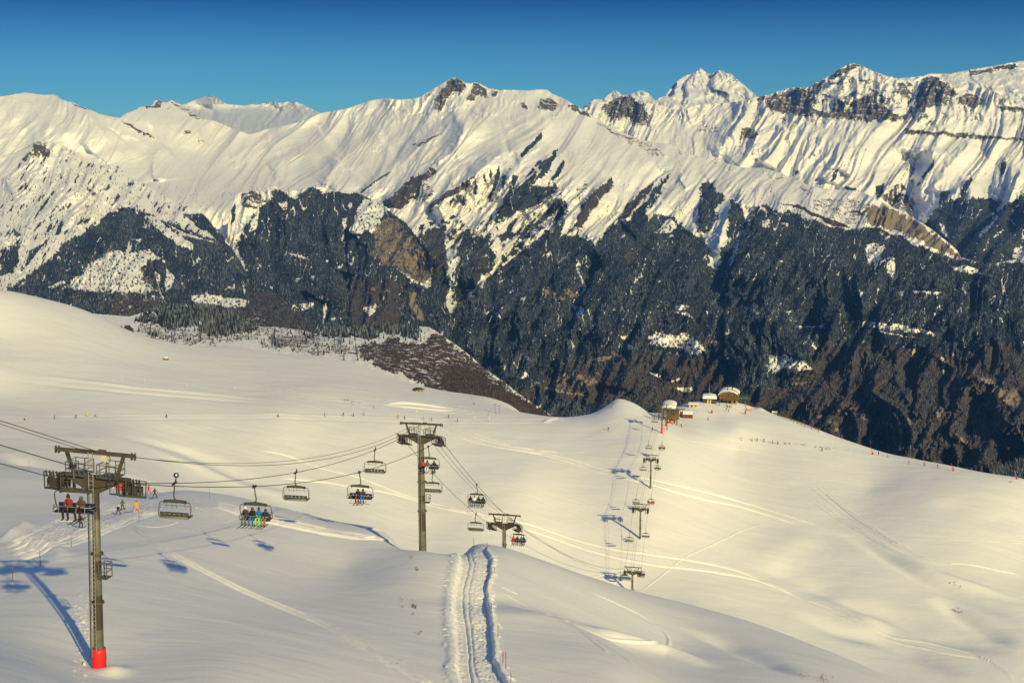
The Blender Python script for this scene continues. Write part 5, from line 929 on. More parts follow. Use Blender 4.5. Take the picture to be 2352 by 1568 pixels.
def pylon(base, zr, label, i, rz, slope, fine=True, foot=False, thick=1.0, work=None):
    root = thing('lift_pylon', label, 'lift pylon', base, rz, 'pylons of the chairlift')
    H = zr - base.z
    m = MB(); r0, r1 = 0.345 * thick, 0.225 * thick
    ks = [0, 0.3, 0.302, 0.6, 0.602, 1.0]
    m.tube([(0, 0, -1.0)] + [(0, 0, k * (H - 0.5)) for k in ks], [r0] + [r0 + (r1 - r0) * k for k in ks], 18)
    m.build('mast', M_MAST, root)
    for k in (0.36, 0.62): MB().tube([(0, 0, k * H - 0.05), (0, 0, k * H + 0.05)], r0 * 1.22, 18).build('flange', M_BROWN, root)
    head_parts(root, H, slope, fine)
    m = MB(); yl = -r0 - 0.06; xs = -0.10; top = H + 2.05
    for q in (-0.16, 0.16): m.bar((xs + q, yl, 0.9), (xs + q, yl, top), 0.045, 0.05)
    k = 1.1
    while k < top: m.bar((xs - .16, yl, k), (xs + .16, yl, k), 0.035); k += 0.30
    for k in range(1, int(H / 2.2)): m.bar((xs + 0.16, yl, k * 2.2), (0, -0.15, k * 2.2), 0.05)
    m.build('ladder', M_ALU, root)
    if fine:
        m = MB(); m.box((xs - 0.22, yl + .05, (0.9 + H - .6) / 2), (0.05, 0.20, H - 1.5)); m.build('cable_duct', M_DARK, root)
    if work:
        m = MB(); zc = work * H; x0, x1 = r0 * .8, r0 + 0.55
        m.box(((x0 + x1) / 2, -0.05, zc), (x1 - x0, 0.7, 0.05))
        for xx in (x0 + .05, x1):
            for yy in (-0.4, 0.3): m.bar((xx, yy, zc), (xx, yy, zc + 1.0), 0.05)
        for zz in (0.5, 1.0):
            for yy in (-0.4, 0.3): m.bar((x0 + .05, yy, zc + zz), (x1, yy, zc + zz), 0.045)
            m.bar((x1, -0.4, zc + zz), (x1, 0.3, zc + zz), 0.045)
        m.build('work_platform', M_STEEL, root)
    if foot:
        m = MB(); n = 20; h = foot
        prof = [(0.44, -0.6), (0.475, 0.0), (0.465, 0.25 * h), (0.485, 0.5 * h), (0.465, 0.8 * h), (0.455, h - 0.03), (0.36, h)]
        m.lathe(prof, n); m.build('foot_padding', M_RED, root)
    return root
for i, (b, zr, lab) in enumerate(tw):
    d = DIRS[i + 1]; rz = math.atan2(d.y, d.x) - math.pi / 2
    a = (line_pts[i + 1] - line_pts[i]); c = (line_pts[i + 2] - line_pts[i + 1])
    s1 = a.z / math.hypot(a.x, a.y); s2 = c.z / math.hypot(c.x, c.y)
    py_ = pylon(b, zr, lab, i, rz, (s1 + s2) / 2, fine=i < 3, foot=(1.45 if i == 0 else 3.2 if i == 6 else False), thick=(1.0, 1.45, 1.0, 1.15, 1.1, 1.1, 1.0)[i], work=(0.5, 0.44, None, 0.15, None, None, None)[i])
    if i == 0: py_.rotation_euler = (0, LEAN0, rz)
# ---- chairs
M_SHELL = plain('grey_shell', (0.20, 0.20, 0.165), 0.6)
CW = 2.74      # full width of a chair
def chair_meshes():
    P_ = {}
    m = MB(); m.box((0, 0, -0.02), (0.14, 0.46, 0.16)); m.bar((0, -0.28, 0.06), (0.06, -0.42, 0.24), 0.11, 0.13); m.bar((0, 0.18, -0.02), (0, 0.40, -0.05), 0.07); m.bar((-.12, -0.34, 0.0), (.12, -0.34, 0.0), 0.05)
    P_['grip'] = (m.mesh('grip', M_DARK))
    m = MB(); m.tube([(0, 0, -0.05), (0.02, -0.06, -0.30), (0.10, -0.14, -0.65), (0.16, -0.16, -0.95), (0.12, -0.10, -1.18), (-0.02, 0, -1.32), (-0.10, 0, -1.36)], [0.05, 0.05, 0.055, 0.06, 0.055, 0.055, 0.06], 8)
    P_['hanger'] = m.mesh('hanger', M_CHAIR)
    m = MB(); z = -1.47
    out = [(-0.90, z - 0.10), (0.90, z - 0.10), (0.90, z + 0.06), (0.45, z + 0.12), (0, z + 0.15), (-0.45, z + 0.12), (-0.90, z + 0.06)]
    for y0 in (-0.075, 0.065): m.prism(out, y0, y0 + 0.012)
    m.box((0, 0, z - 0.105), (1.80, 0.15, 0.02))
    for x in (-0.88, -0.62, -0.36, -0.10, 0.16, 0.42, 0.68, 0.88): m.box((x, 0, z), (0.10, 0.13, 0.17))
    for x in (-0.9, 0.9): m.box((x, 0, z - 0.06), (0.10, 0.20, 0.22))
    P_['yoke'] = m.mesh('yoke', M_CHAIR)
    m = MB(); w = CW / 2; zt = z - 0.06; zbm = -2.78
    loop = [(-0.85, 0, zt), (-w + 0.25, 0, zt), (-w + 0.10, 0.0, zt - 0.07), (-w + 0.02, 0.02, zt - 0.22), (-w, 0.10, zt - 0.7), (-w + 0.02, 0.20, zbm + 0.22), (-w + 0.10, 0.22, zbm + 0.06), (-w + 0.22, 0.2, zbm), (w - 0.22, 0.2, zbm), (w - 0.10, 0.22, zbm + 0.06), (w - 0.02, 0.20, zbm + 0.22), (w, 0.10, zt - 0.7), (w - 0.02, 0.02, zt - 0.22), (w - 0.10, 0, zt - 0.07), (w - 0.25, 0, zt), (0.85, 0, zt)]
    m.tube(loop, 0.034, 8)
    for s in (-1, 1): m.tube([(s * (w - .03), 0.20, zbm + .25), (s * (w - .03), -0.25, zbm + .22)], 0.03); m.tube([(s * (w - .05), -0.25, zbm + .22), (s * (w - .05), -0.27, zbm + .02), (s * (w - .2), -0.1, zbm + .02)], 0.028)
    P_['side_frame'] = m.mesh('side_frame', M_CHAIR)
    m = MB(); m.box((0, -0.06, zbm + 0.06), (CW - 0.34, 0.52, 0.09)); m.tube([(-w + .17, -0.32, zbm + .05), (w - .17, -0.32, zbm + .05)], 0.05, 8)
    P_['seat'] = m.mesh('seat', M_NAVY)
    def back(m, y, t):
        x0 = w - 0.17
        m.box((0, y, zbm + 0.42), (2 * x0, t, 0.12)); m.box((0, y, zbm + 0.18), (2 * x0, t, 0.14))
        for k in range(6): m.box((-x0 + 0.17 + k * (2 * x0 - 0.34) / 5, y, zbm + 0.305), (0.22 if 0 < k < 5 else 0.34, t, 0.11))
    m = MB(); back(m, 0.20, 0.05); P_['backrest'] = m.mesh('backrest', M_NAVY)
    m = MB(); back(m, 0.245, 0.03); P_['back_shell'] = m.mesh('back_shell', M_CHAIR)
    m = MB(); m.box((0, 0.20, zbm + 0.04), (CW - 0.40, 0.20, 0.17)); m.tube([(-w + .2, 0.30, zbm + .12), (w - .2, 0.30, zbm + .12)], 0.035, 8); P_['seat_base'] = m.mesh('seat_base', M_SHELL)
    def bar_(m, down):
        if down:
            m.tube([(-w + .06, 0.1, zbm + .45), (-w + .12, -0.42, zbm + .42), (w - .12, -0.42, zbm + .42), (w - .06, 0.1, zbm + .45)], 0.022)
            for x in (-0.85, -0.28, 0.28, 0.85):
                m.tube([(x, -0.42, zbm + .42), (x, -0.46, zbm + .05), (x, -0.40, zbm - .42)], 0.02, 5); m.bar((x - .24, -0.40, zbm - .43), (x + .24, -0.40, zbm - .43), 0.05)
        else:
            zc = zbm + .95
            m.tube([(-w + .06, 0.05, zbm + .5), (-w + .14, -0.05, zc), (w - .14, -0.05, zc), (w - .06, 0.05, zbm + .5)], 0.016, 5)
            for x in (-0.8, -0.05, 0.32, 0.78): m.tube([(x, -0.05, zc), (x + .05, -0.18, zc + .34)], 0.016, 5); m.tube([(x, -.05, zc), (x - .03, -0.1, zc - .22)], 0.016, 5)
    m = MB(); bar_(m, True); P_['safety_bar_down'] = m.mesh('safety_bar', M_ALU)
    m = MB(); bar_(m, False); P_['safety_bar_up'] = m.mesh('safety_bar', M_CHAIR)
    return P_
CHM = chair_meshes()
def chair(loc, rz, label, group, bar_down):
    r = thing('lift_chair', label, 'lift chair', loc, rz, group)
    for k in ('grip', 'hanger', 'yoke', 'side_frame', 'seat', 'backrest', 'back_shell', 'seat_base'): part(k, CHM[k], r)
    part('safety_bar', CHM['safety_bar_down' if bar_down else 'safety_bar_up'], r)
    return r
def find_t(i, off, u):
    lo, hi = 0.0, 1.0
    if i == 0: lo = 0.62
    f = lambda t: proj(*span_point(i, t, off))[0] - u
    a, b = f(lo), f(hi)
    for _ in range(50):
        mid = (lo + hi) / 2; c = f(mid)
        if (a < 0) == (c < 0): lo, a = mid, c
        else: hi = mid
    return (lo + hi) / 2
# side, span, grip u in the picture, riders
EMPTY = 'empty four seat chairs going down'; FULL = 'chairs carrying riders up'
CH = [(1, 0, 168, 'navy chair carrying two riders past the top of the near pylon', True), (-1, 1, 400, 'empty grey chair hanging just right of the near pylon', False), (1, 1, 585, 'chair with four riders, one in lime green trousers', True),
      (-1, 1, 679, 'empty grey chair right of the chair with four riders', False), (1, 1, 826, 'navy chair with two riders in its middle, the right one in blue trousers', True), (-1, 1, 861, 'empty chair left of the tall pylon, close under the top cables', False),
      (1, 1, 984, 'chair with three riders crossing in front of the tall pylon', True), (-1, 2, 994, 'empty chair right beside the tall pylon', False), (1, 2, 1095, 'chair with four riders, one in white jacket and blue trousers', True),
      (-1, 2, 1093, 'empty chair just left of the half hidden pylon', False), (1, 3, 1180, 'chair with three riders hanging at the half hidden pylon', True),
      (-1, 4, 1008 + 0, None, False)]
chairs = {}
def place_chair(key, side, span, t, label, bar):
    p = span_point(span, t, side * GAUGE); d = DIRS[span] if t < 0.5 else DIRS[span + 1]
    rz = math.atan2(d.y, d.x) - math.pi / 2
    if side < 0: rz += math.pi
    p.z -= 0.0
    chairs[key] = chair(p, rz, label, FULL if bar else EMPTY, bar); return chairs[key]
for k, (side, span, u, lab, occ) in enumerate(CH[:11]): place_chair(k, side, min(span, 2), find_t(span, side * GAUGE, u) if span != 3 else 0.985, lab, occ)
FAR = [(-1, 4, 0.03, 'empty chair hanging at the shortest pylon in the bowl', False), (1, 4, 0.10, 'chair with four riders beside the shortest pylon in the bowl', True), (-1, 4, 0.62, 'empty chair below the pylon with the full shadow', False), (1, 4, 0.70, 'riderless dark chair low on the right of the pylon with the full shadow', True),
       (-1, 5, 0.28, 'empty chair above the pylon with the full shadow', False), (1, 5, 0.30, 'chair with four riders, most in red, above the pylon with the full shadow', True), (-1, 5, 0.93, 'empty chair left of the pylon in the upper bowl', False), (1, 5, 0.97, 'chair with two riders at the right of the pylon in the upper bowl', True),
       (-1, 6, 0.36, 'empty chair above the pylon in the upper bowl', False), (1, 6, 0.37, 'chair with four riders, yellow among them, above the pylon in the upper bowl', True), (-1, 6, 0.88, 'empty chair just before the station, left of the slim pylon', False)]
for k, (side, span, t, lab, occ) in enumerate(FAR): place_chair(20 + k, side, span, t, lab, occ)
# ---------------------------------------------------------------- people: one continuous skinned body per pose, clothes by zone
def mirror(d): return d
def pose_joints(kind):
    J = {}
    if kind == 'sit':      # hips on a chair, facing -y, legs hanging; origin at the seat under the hips
        J.update(pel=(0, 0, .10), spi=(0, .03, .30), che=(0, .02, .50), nec=(0, 0, .66), hea=(0, -.03, .77), top=(0, -.03, .87))
        for s, n in ((-1, 'l'), (1, 'r')):
            J.update({'sho' + n: (s * .19, .02, .56), 'elb' + n: (s * .26, -.10, .34), 'wri' + n: (s * .17, -.34, .30), 'han' + n: (s * .15, -.42, .30), 'thu' + n: (s * .11, -.38, .33), 'hip' + n: (s * .10, -.06, .08), 'kne' + n: (s * .15, -.46, .07), 'ank' + n: (s * .16, -.44, -.38), 'hee' + n: (s * .16, -.41, -.45), 'toe' + n: (s * .17, -.62, -.46)})
    elif kind == 'lean':
        J.update(pel=(0, 0, .10), spi=(.03, .00, .30), che=(.08, -.04, .48), nec=(.11, -.08, .63), hea=(.12, -.12, .74), top=(.13, -.13, .84))
        for s, n in ((-1, 'l'), (1, 'r')):
            J.update({'sho' + n: (.08 + s * .19, -.03, .54), 'elb' + n: (.06 + s * .27, -.18, .34), 'wri' + n: (s * .13 + .02, -.38, .30), 'han' + n: (s * .11 + .02, -.46, .29), 'thu' + n: (s * .07, -.42, .32), 'hip' + n: (s * .10, -.06, .08), 'kne' + n: (s * .17, -.46, .07), 'ank' + n: (s * .13 + .03, -.48, -.36), 'hee' + n: (s * .13 + .03, -.45, -.44), 'toe' + n: (s * .14 + .03, -.66, -.45)})
    elif kind in ('ski', 'plough', 'glide', 'stand'):
        wide, bend, lean = {'ski': (.16, .10, .10), 'plough': (.34, .08, .10), 'glide': (.12, .16, .20), 'stand': (.11, .01, .01)}[kind]
        hz = .93 - bend * .7
        J.update(pel=(0, .02 + bend * .5, hz), spi=(0, bend * .3, hz + .20), che=(0, -lean * .5, hz + .42), nec=(0, -lean * .9, hz + .58), hea=(0, -lean * 1.2, hz + .69), top=(0, -lean * 1.25, hz + .79))
        for s, n in ((-1, 'l'), (1, 'r')):
            arm = {'ski': ((.30, -.08, .22), (.32, -.34, .12)), 'plough': ((.33, -.02, .22), (.42, -.22, .08)), 'glide': ((.27, -.06, .20), (.24, -.32, .14)), 'stand': ((.25, .03, .18), (.24, -.10, -.02))}[kind]
            e, w = arm
            J.update({'sho' + n: (s * .19, -lean * .5, hz + .48), 'elb' + n: (s * e[0], e[1], hz + e[2]), 'wri' + n: (s * w[0], w[1], hz + w[2]), 'han' + n: (s * (w[0] + .01), w[1] - .08, hz + w[2] - .02), 'thu' + n: (s * (w[0] - .05), w[1] - .06, hz + w[2] + .02),
                      'hip' + n: (s * .10, .02 + bend * .4, hz - .03), 'kne' + n: (s * (.10 + wide * .45), -bend * 1.4, hz * .53), 'ank' + n: (s * (.06 + wide), .02, .12), 'hee' + n: (s * (.06 + wide), .07, .05), 'toe' + n: (s * (.06 + wide * .9), -.15, .05)})
    return J
RAD = dict(pel=.150, spi=.140, che=.160, nec=.065, hea=.100, top=.075, sho=.085, elb=.060, wri=.045, han=.040, thu=.016, hip=.105, kne=.078, ank=.070, hee=.055, toe=.050)
LINKS = [('pel', 'spi'), ('spi', 'che'), ('che', 'nec'), ('nec', 'hea'), ('hea', 'top')]
for n in 'lr': LINKS += [('che', 'sho' + n), ('sho' + n, 'elb' + n), ('elb' + n, 'wri' + n), ('wri' + n, 'han' + n), ('wri' + n, 'thu' + n), ('pel', 'hip' + n), ('hip' + n, 'kne' + n), ('kne' + n, 'ank' + n), ('ank' + n, 'hee' + n), ('hee' + n, 'toe' + n)]
def zone(a, b):
    k = b[:3]
    return {'spi': 1, 'che': 1, 'sho': 1, 'elb': 1, 'wri': 1, 'nec': 1, 'hea': 0, 'top': 0, 'han': 3, 'thu': 3, 'hip': 2, 'kne': 2, 'ank': 2, 'hee': 3, 'toe': 3}[k]
def clothes(col): return plain('cloth', col, 0.8, var=0.18, scale=9.0)
PALETTE = {}
def cloth(col):
    if col not in PALETTE: PALETTE[col] = clothes(col)
    return PALETTE[col]
BLACK, GREY, WHITE_, RED_, BLUE, LIME, BROWN_, YELLOW, ORANGE, PURPLE, NAVY_, TEAL, TANC, DKRED = (0.012, 0.012, 0.014), (0.10, 0.10, 0.11), (0.72, 0.72, 0.72), (0.58, 0.02, 0.03), (0.01, 0.13, 0.50), (0.18, 0.75, 0.01), (0.075, 0.05, 0.03), (0.72, 0.60, 0.02), (0.85, 0.30, 0.01), (0.05, 0.03, 0.06), (0.015, 0.025, 0.08), (0.02, 0.10, 0.16), (0.26, 0.16, 0.08), (0.20, 0.02, 0.03)
SKIN = (0.42, 0.25, 0.17)
BODY = {}
def body_mesh(kind):
    if kind in BODY: return BODY[kind]
    J = pose_joints(kind); names = list(J); me = bpy.data.meshes.new('person'); idx = {n: i for i, n in enumerate(names)}
    me.from_pydata([J[n] for n in names], [(idx[a], idx[b]) for a, b in LINKS], []); me.update()
    o = bpy.data.objects.new('person', me); C.objects.link(o)
    md = o.modifiers.new('skin', 'SKIN'); md.use_smooth_shade = True
    sv = me.skin_vertices[0].data
    for n in names:
        r = RAD[n[:3]]; sv[idx[n]].radius = (r, r * (0.8 if n in ('pel', 'spi', 'che') else 1.0)); sv[idx[n]].use_root = n == 'pel'
    sb = o.modifiers.new('sub', 'SUBSURF'); sb.levels = 1; sb.render_levels = 1
    dg = bpy.context.evaluated_depsgraph_get(); dg.update()
    out = bpy.data.meshes.new_from_object(o.evaluated_get(dg)); bpy.data.objects.remove(o); out.name = 'person'
    # a nose and brow so that the head has a front
    hp = Vector(J['hea'])
    for v in out.vertices:
        q = v.co - hp
        if q.length < .16 and q.y < -.05 and abs(q.x) < .04 and -.05 < q.z < .03: v.co.y -= .018
    out.materials.clear()
    for k in range(4): out.materials.append(cloth(BLACK))
    segs = [(Vector(J[a]), Vector(J[b]), zone(a, b), (RAD[a[:3]] + RAD[b[:3]]) / 2) for a, b in LINKS]
    for f in out.polygons:
        c = f.center; best = 9; z = 1
        for a, b, zz, r in segs:
            d = b - a; t = max(0, min(1, (c - a).dot(d) / d.length_squared)); e = (c - a - d * t).length / r
            if e < best: best, z = e, zz
        f.material_index = z; f.use_smooth = True
    BODY[kind] = (out, J); return BODY[kind]
def headgear(kind, J, style):
    m = MB(); h = Vector(J['hea'])
    c = (h.x, h.y, h.z)
    if style == 'helmet': m.lathe([(.118, -.03), (.128, .02), (.124, .08), (.095, .135), (.05, .16), (.01, .165)], 12, c)
    elif style == 'pointed': m.lathe([(.112, -.02), (.115, .05), (.085, .13), (.045, .20), (.012, .25)], 12, c)
    else: m.lathe([(.112, -.02), (.118, .04), (.105, .10), (.06, .14), (.01, .15)], 12, c)
    return m
GEAR = {}
def gear(kind, style):
    k = (kind, style)
    if k not in GEAR:
        J = body_mesh(kind)[1]
        if style in ('helmet', 'pointed', 'hat'): GEAR[k] = headgear(kind, J, style).mesh('helmet' if style == 'helmet' else 'hat', cloth(BLACK))
        elif style == 'goggles':
            h = J['hea']; m = MB(); m.tube([(h[0] - .085, h[1] - .055, h[2] + .02), (h[0] - .05, h[1] - .105, h[2] + .02), (h[0], h[1] - .118, h[2] + .02), (h[0] + .05, h[1] - .105, h[2] + .02), (h[0] + .085, h[1] - .055, h[2] + .02)], .028, 6)
            GEAR[k] = m.mesh('goggles', M_RUBBER)
        elif style in ('skil', 'skir'):
            n = style[-1]; a = Vector(J['hee' + n]); m = MB(); d = Vector((0, -1, 0))
            if kind == 'plough': d = Vector((0.42 if n == 'l' else -0.42, -0.9, 0)).normalized()
            z = a.z - .055; o_ = Vector((a.x, a.y - .05, z))
            p = [o_ - d * .72, o_ - d * .5, o_ + d * .70, o_ + d * .82, o_ + d * .92]; up = [0.02, 0, 0, .03, .10]
            s_ = Vector((d.y, -d.x, 0)) * .045; vs = []; fs = []
            for q, u in zip(p, up):
                for t in (0, .02): vs += [q + s_ + Vector((0, 0, u + t)), q - s_ + Vector((0, 0, u + t))]
            for i in range(4):
                b = i * 4; fs += [(b, b + 4, b + 5, b + 1), (b + 2, b + 3, b + 7, b + 6), (b, b + 2, b + 6, b + 4), (b + 1, b + 5, b + 7, b + 3)]
            fs += [(0, 1, 3, 2), (16, 18, 19, 17)]; m.add(vs, fs); GEAR[k] = m.mesh('ski', cloth(BLACK))
        elif style == 'board':
            a = (Vector(J['heel']) + Vector(J['heer'])) / 2; m = MB(); n = 16
            m2 = [(a.x + math.cos(2 * math.pi * k / n) * (.70 if abs(math.cos(2 * math.pi * k / n)) > .5 else .72), a.y - .08 + math.sin(2 * math.pi * k / n) * .14) for k in range(n)]
            vs = [(x, y, a.z - .075 + .05 * max(0, abs(x - a.x) - .55)) for x, y in m2] + [(x, y, a.z - .055 + .05 * max(0, abs(x - a.x) - .55)) for x, y in m2]
            m.add(vs, [tuple(range(n))[::-1], tuple(range(n, 2 * n))] + [(i, (i + 1) % n, n + (i + 1) % n, n + i) for i in range(n)]); GEAR[k] = m.mesh('snowboard', M_WHITE)
    return GEAR[k]
def person(loc, rz, pose, jacket, trousers, label, group=None, hat=('hat', BLACK), skis=BLACK, gloves=BLACK, scale=1.0, detail=True, board=False, face=SKIN, parent=None):
    me, J = body_mesh(pose)
    o = bpy.data.objects.new('person', me); C.objects.link(o); o.location = loc; o.rotation_euler = (0, 0, rz); o.scale = (scale,) * 3
    for k, c in enumerate((face, jacket, trousers, gloves)):
        o.material_slots[k].link = 'OBJECT'; o.material_slots[k].material = cloth(c)
    tag(o, label, 'person', group)
    def kid(style, col=None):
        g = gear(pose, style); c = bpy.data.objects.new(g.name.split('.')[0], g); C.objects.link(c); c.parent = o
        if col is not None: c.material_slots[0].link = 'OBJECT'; c.material_slots[0].material = cloth(col)
    if detail:
        kid(hat[0], hat[1]); kid('goggles')
        if board: kid('board')
        elif skis is not None: kid('skil', skis); kid('skir', skis)
    elif skis is not None: kid('skil', skis); kid('skir', skis)
    return o
# ---- riders on the chairs
def riders(key, group, people):
    ch = chairs[key]; rz = ch.rotation_euler.z
    M = Matrix.Translation(ch.location) @ Matrix.Rotation(rz, 4, 'Z')
    for (x, pose, jac, tr, hat, lab, kw) in people:
        p = M @ Vector((x, -0.02, -2.66)); person(p, rz, pose, jac, tr, lab, group, hat, **kw)
G2, G4 = 'riders on the chairlift', 'riders on the chairlift'
riders(0, G2, [(-0.42, 'sit', DKRED, BLACK, ('pointed', BLACK), 'snowboarder in red and black jacket and pointed hat on the nearest chair', dict(board=True)), (0.36, 'lean', BROWN_, BLACK, ('helmet', GREY), 'skier in brown patterned jacket and dark helmet leaning on the nearest chair', dict())])
riders(2, G4, [(-0.86, 'sit', PURPLE, GREY, ('helmet', WHITE_), 'rider in white helmet at the left end beside the lime green trousers chair', dict()), (-0.25, 'sit', BLACK, BLUE, ('hat', BROWN_), 'rider in black jacket and blue trousers next to the lime green one', dict(skis=TANC)), (0.30, 'sit', BLUE, LIME, ('pointed', NAVY_), 'rider in blue jacket and lime green trousers with pointed hat', dict(skis=TANC)), (0.80, 'lean', NAVY_, TANC, ('hat', BLACK), 'rider in dark jacket and tan trousers right of the lime green trousers', dict(skis=GREY))])
riders(4, G2, [(-0.20, 'sit', BLACK, PURPLE, ('hat', BROWN_), 'rider all in black beside a companion in blue trousers', dict()), (0.34, 'sit', PURPLE, BLUE, ('pointed', NAVY_), 'rider in dark jacket and bright blue trousers on the two rider chair', dict(skis=TANC))])
riders(6, G2, [(-0.70, 'sit', RED_, BLACK, ('helmet', NAVY_), 'rider in red jacket on the chair crossing the tall pylon', dict()), (-0.15, 'sit', GREY, WHITE_, ('helmet', NAVY_), 'rider in white trousers on the chair crossing the tall pylon', dict()), (0.72, 'sit', BLACK, BLACK, ('hat', BROWN_), 'rider in black at the right end of the chair crossing the tall pylon', dict())])
riders(8, G4, [(-0.92, 'sit', BLACK, TANC, ('hat', BLACK), 'rider in black jacket and tan trousers beside one in blue trousers', dict()), (-0.35, 'sit', WHITE_, BLUE, ('pointed', NAVY_), 'rider in white jacket and blue trousers left of two in black', dict()), (0.28, 'sit', BLACK, BLACK, ('hat', BLACK), 'rider in black second from the right past the tall pylon', dict()), (0.88, 'lean', BLACK, BLACK, ('helmet', BLACK), 'rider in black at the right end past the tall pylon', dict())])
riders(10, G4, [(-0.85, 'sit', RED_, RED_, ('hat', BLACK), 'rider all in red in front of the half hidden pylon mast', dict()), (-0.20, 'sit', BLACK, BLACK, ('hat', BLACK), 'rider in black next to the red one at the half hidden pylon', dict()), (0.50, 'sit', BLUE, BLACK, ('hat', NAVY_), 'rider in blue jacket at the half hidden pylon', dict()), (0.90, 'sit', NAVY_, BLACK, ('helmet', BLACK), 'rider in navy at the right end by the half hidden pylon', dict())])
def far_riders(key, names, cols):
    xs = {2: (-0.5, 0.3), 4: (-0.9, -0.3, 0.3, 0.9)}[len(cols)]
    riders(key, G4, [(x, 'sit', j, t, ('hat', BLACK), n, dict(detail=False)) for x, (j, t), n in zip(xs, cols, names)])
far_riders(21, ['tiny rider with yellow trousers at the shortest pylon', 'tiny rider in black second from the left at the shortest pylon', 'tiny rider in black third from the left at the shortest pylon', 'tiny rider with teal trousers at the right end by the shortest pylon'], [(BLACK, YELLOW), (BLACK, BLACK), (NAVY_, BLACK), (BLACK, TEAL)])
far_riders(25, ['tiny rider in dark red at the left of the red clad chair', 'tiny rider in white jacket on the red clad chair', 'tiny rider in red third from the left on the red clad chair', 'tiny rider in bright red at the right end of the red clad chair'], [(DKRED, BLACK), (WHITE_, RED_), (RED_, BLACK), (RED_, RED_)])
far_riders(27, ['tiny rider with lime trousers by the pylon in the upper bowl', 'tiny rider in dark clothes by the pylon in the upper bowl'], [(BLACK, LIME), (BROWN_, BLACK)])
far_riders(29, ['tiny rider in black at the left of the chair with yellow trousers', 'tiny rider with yellow trousers above the upper bowl pylon', 'tiny rider with lemon trousers right of another yellow rider', 'tiny rider in black at the right of the chair with yellow trousers'], [(BLACK, BLACK), (BLACK, YELLOW), (NAVY_, (0.6, 0.6, 0.1)), (BLACK, GREY)])
# ---- skiers on the snow
def face_to(deg): return R(deg)      # 0 looks towards the camera
def skier(u, v, pose, jac, tr, lab, rz=0, group=None, lo=60, hi=1100, poles=False, **kw):
    p = on_snow(u, v, lo, hi); o = person(p + Vector((0, 0, 0.03)), R(rz), pose, jac, tr, lab, group, **kw)
    if poles:
        J = body_mesh(pose)[1]; s = kw.get('scale', 1.0); M = Matrix.Translation(p) @ Matrix.Rotation(R(rz), 4, 'Z') @ Matrix.Scale(s, 4)
        for n, side in (('l', 'left'), ('r', 'right')):
            h = Vector(J['han' + n]); t = Vector((h.x * 1.25, h.y + .38, .06)); m = MB()
            a, b = M @ (h + Vector((0, 0, .06))), M @ t
            m.tube([a - a, b - a], 0.012, 5); m.tube([(b - a) * .93, (b - a) * .94], 0.05, 8)
            q = m.build('ski_pole', M_DARK, None, a); tag(q, '%s pole of the %s' % ({'l': 'right hand', 'r': 'left hand'}[n], lab.split(' at ')[0].split(' on ')[0].split(' beside ')[0]), 'ski pole', 'ski poles')
    return o
GP = 'skiers on the piste behind the near pylon'
skier(186, 1213, 'ski', BLACK, BLACK, 'skier in black with red helmet below the nearest chair', 170, GP, 100, 240, True, hat=('helmet', RED_))
skier(272, 1181, 'plough', BLACK, PURPLE, 'small skier in black with white hat', 160, GP, 110, 260, True, hat=('hat', WHITE_), skis=RED_, scale=0.86)
skier(282, 1171, 'ski', BROWN_, BLACK, 'tall skier in dark brown with red boots', 190, GP, 120, 270, True, gloves=RED_)
skier(314, 1175, 'plough', ORANGE, ORANGE, 'skier all in orange with skis spread', 180, GP, 110, 260, True, gloves=ORANGE)
skier(342, 1133, 'plough', RED_, RED_, 'skier all in bright red on the piste', 150, GP, 150, 300, True, gloves=RED_)
skier(356, 1144, 'plough', PURPLE, PURPLE, 'skier in dark purple right of the red one', 180, GP, 150, 300, True)
skier(299, 1133, 'ski', BLACK, BLACK, 'skier in black close under the pylon head', 200, GP, 150, 300, True)
GT = 'skiers on the traverse below the far hill'
Z8p = lambda x, y: Z8((x, y))[0]
TRV = [(Z8p(103, 588), YELLOW, BLACK, 'skier in yellow jacket at the left end of the traverse'), (Z8p(230, 582), BLACK, GREY, 'skier in black and grey right of the yellow jacket'), (Z8p(320, 580), TEAL, TEAL, 'skier in blue left of the pair in lime'),
       (Z8p(364, 571), (0.55, 0.62, 0.02), YELLOW, 'skier all in lime yellow on the traverse'), (Z8p(401, 573), (0.50, 0.62, 0.02), BLUE, 'skier in lime jacket and blue trousers'), (Z8p(700, 579), BLACK, BLACK, 'lone dark skier on the traverse left of the chairs'),
       (Z8p(1168, 575), DKRED, BLACK, 'skier in dark red in the middle of the traverse'), (Z8p(1364, 570), BLACK, NAVY_, 'upright dark skier left of three others near the tall pylon'), (Z8p(1442, 570), BLACK, BLACK, 'dark skier second in the group of four left of the tall pylon'),
       (Z8p(1484, 572), NAVY_, BLACK, 'shorter dark skier third in the group of four'), (Z8p(1528, 566), GREY, BLACK, 'grey skier at the right end of the group of four'), (Z8p(1672, 580), RED_, DKRED, 'skier in red left of the tall pylon crossbeam'), (Z8p(1699, 583), BLACK, BLACK, 'dark skier close right of the red one'),
       (Z8p(1780, 588), BLACK, GREY, 'dark skier just above the crossbeam of the tall pylon'), (Z8p(1812, 590), RED_, BLACK, 'skier in red just above the crossbeam'), (Z8p(1884, 578), BLACK, BLACK, 'dark skier right of and above the tall pylon'), (Z8p(1921, 594), NAVY_, BLACK, 'dark skier at the right end of the traverse')]
for k, ((u, v), j, t, lab) in enumerate(TRV): skier(u, v, ('glide', 'stand', 'ski')[k % 3], j, t, lab, (75, -80, 20)[k % 3], GT, 380, 760, detail=True)
GS = 'skiers around the station and the ridge'
ZSp = lambda x, y: ZS((x, y))[0]
ZRp = lambda x, y: ZR((x, y))[0]
Z3p = lambda x, y: Z3((x, y))[0]
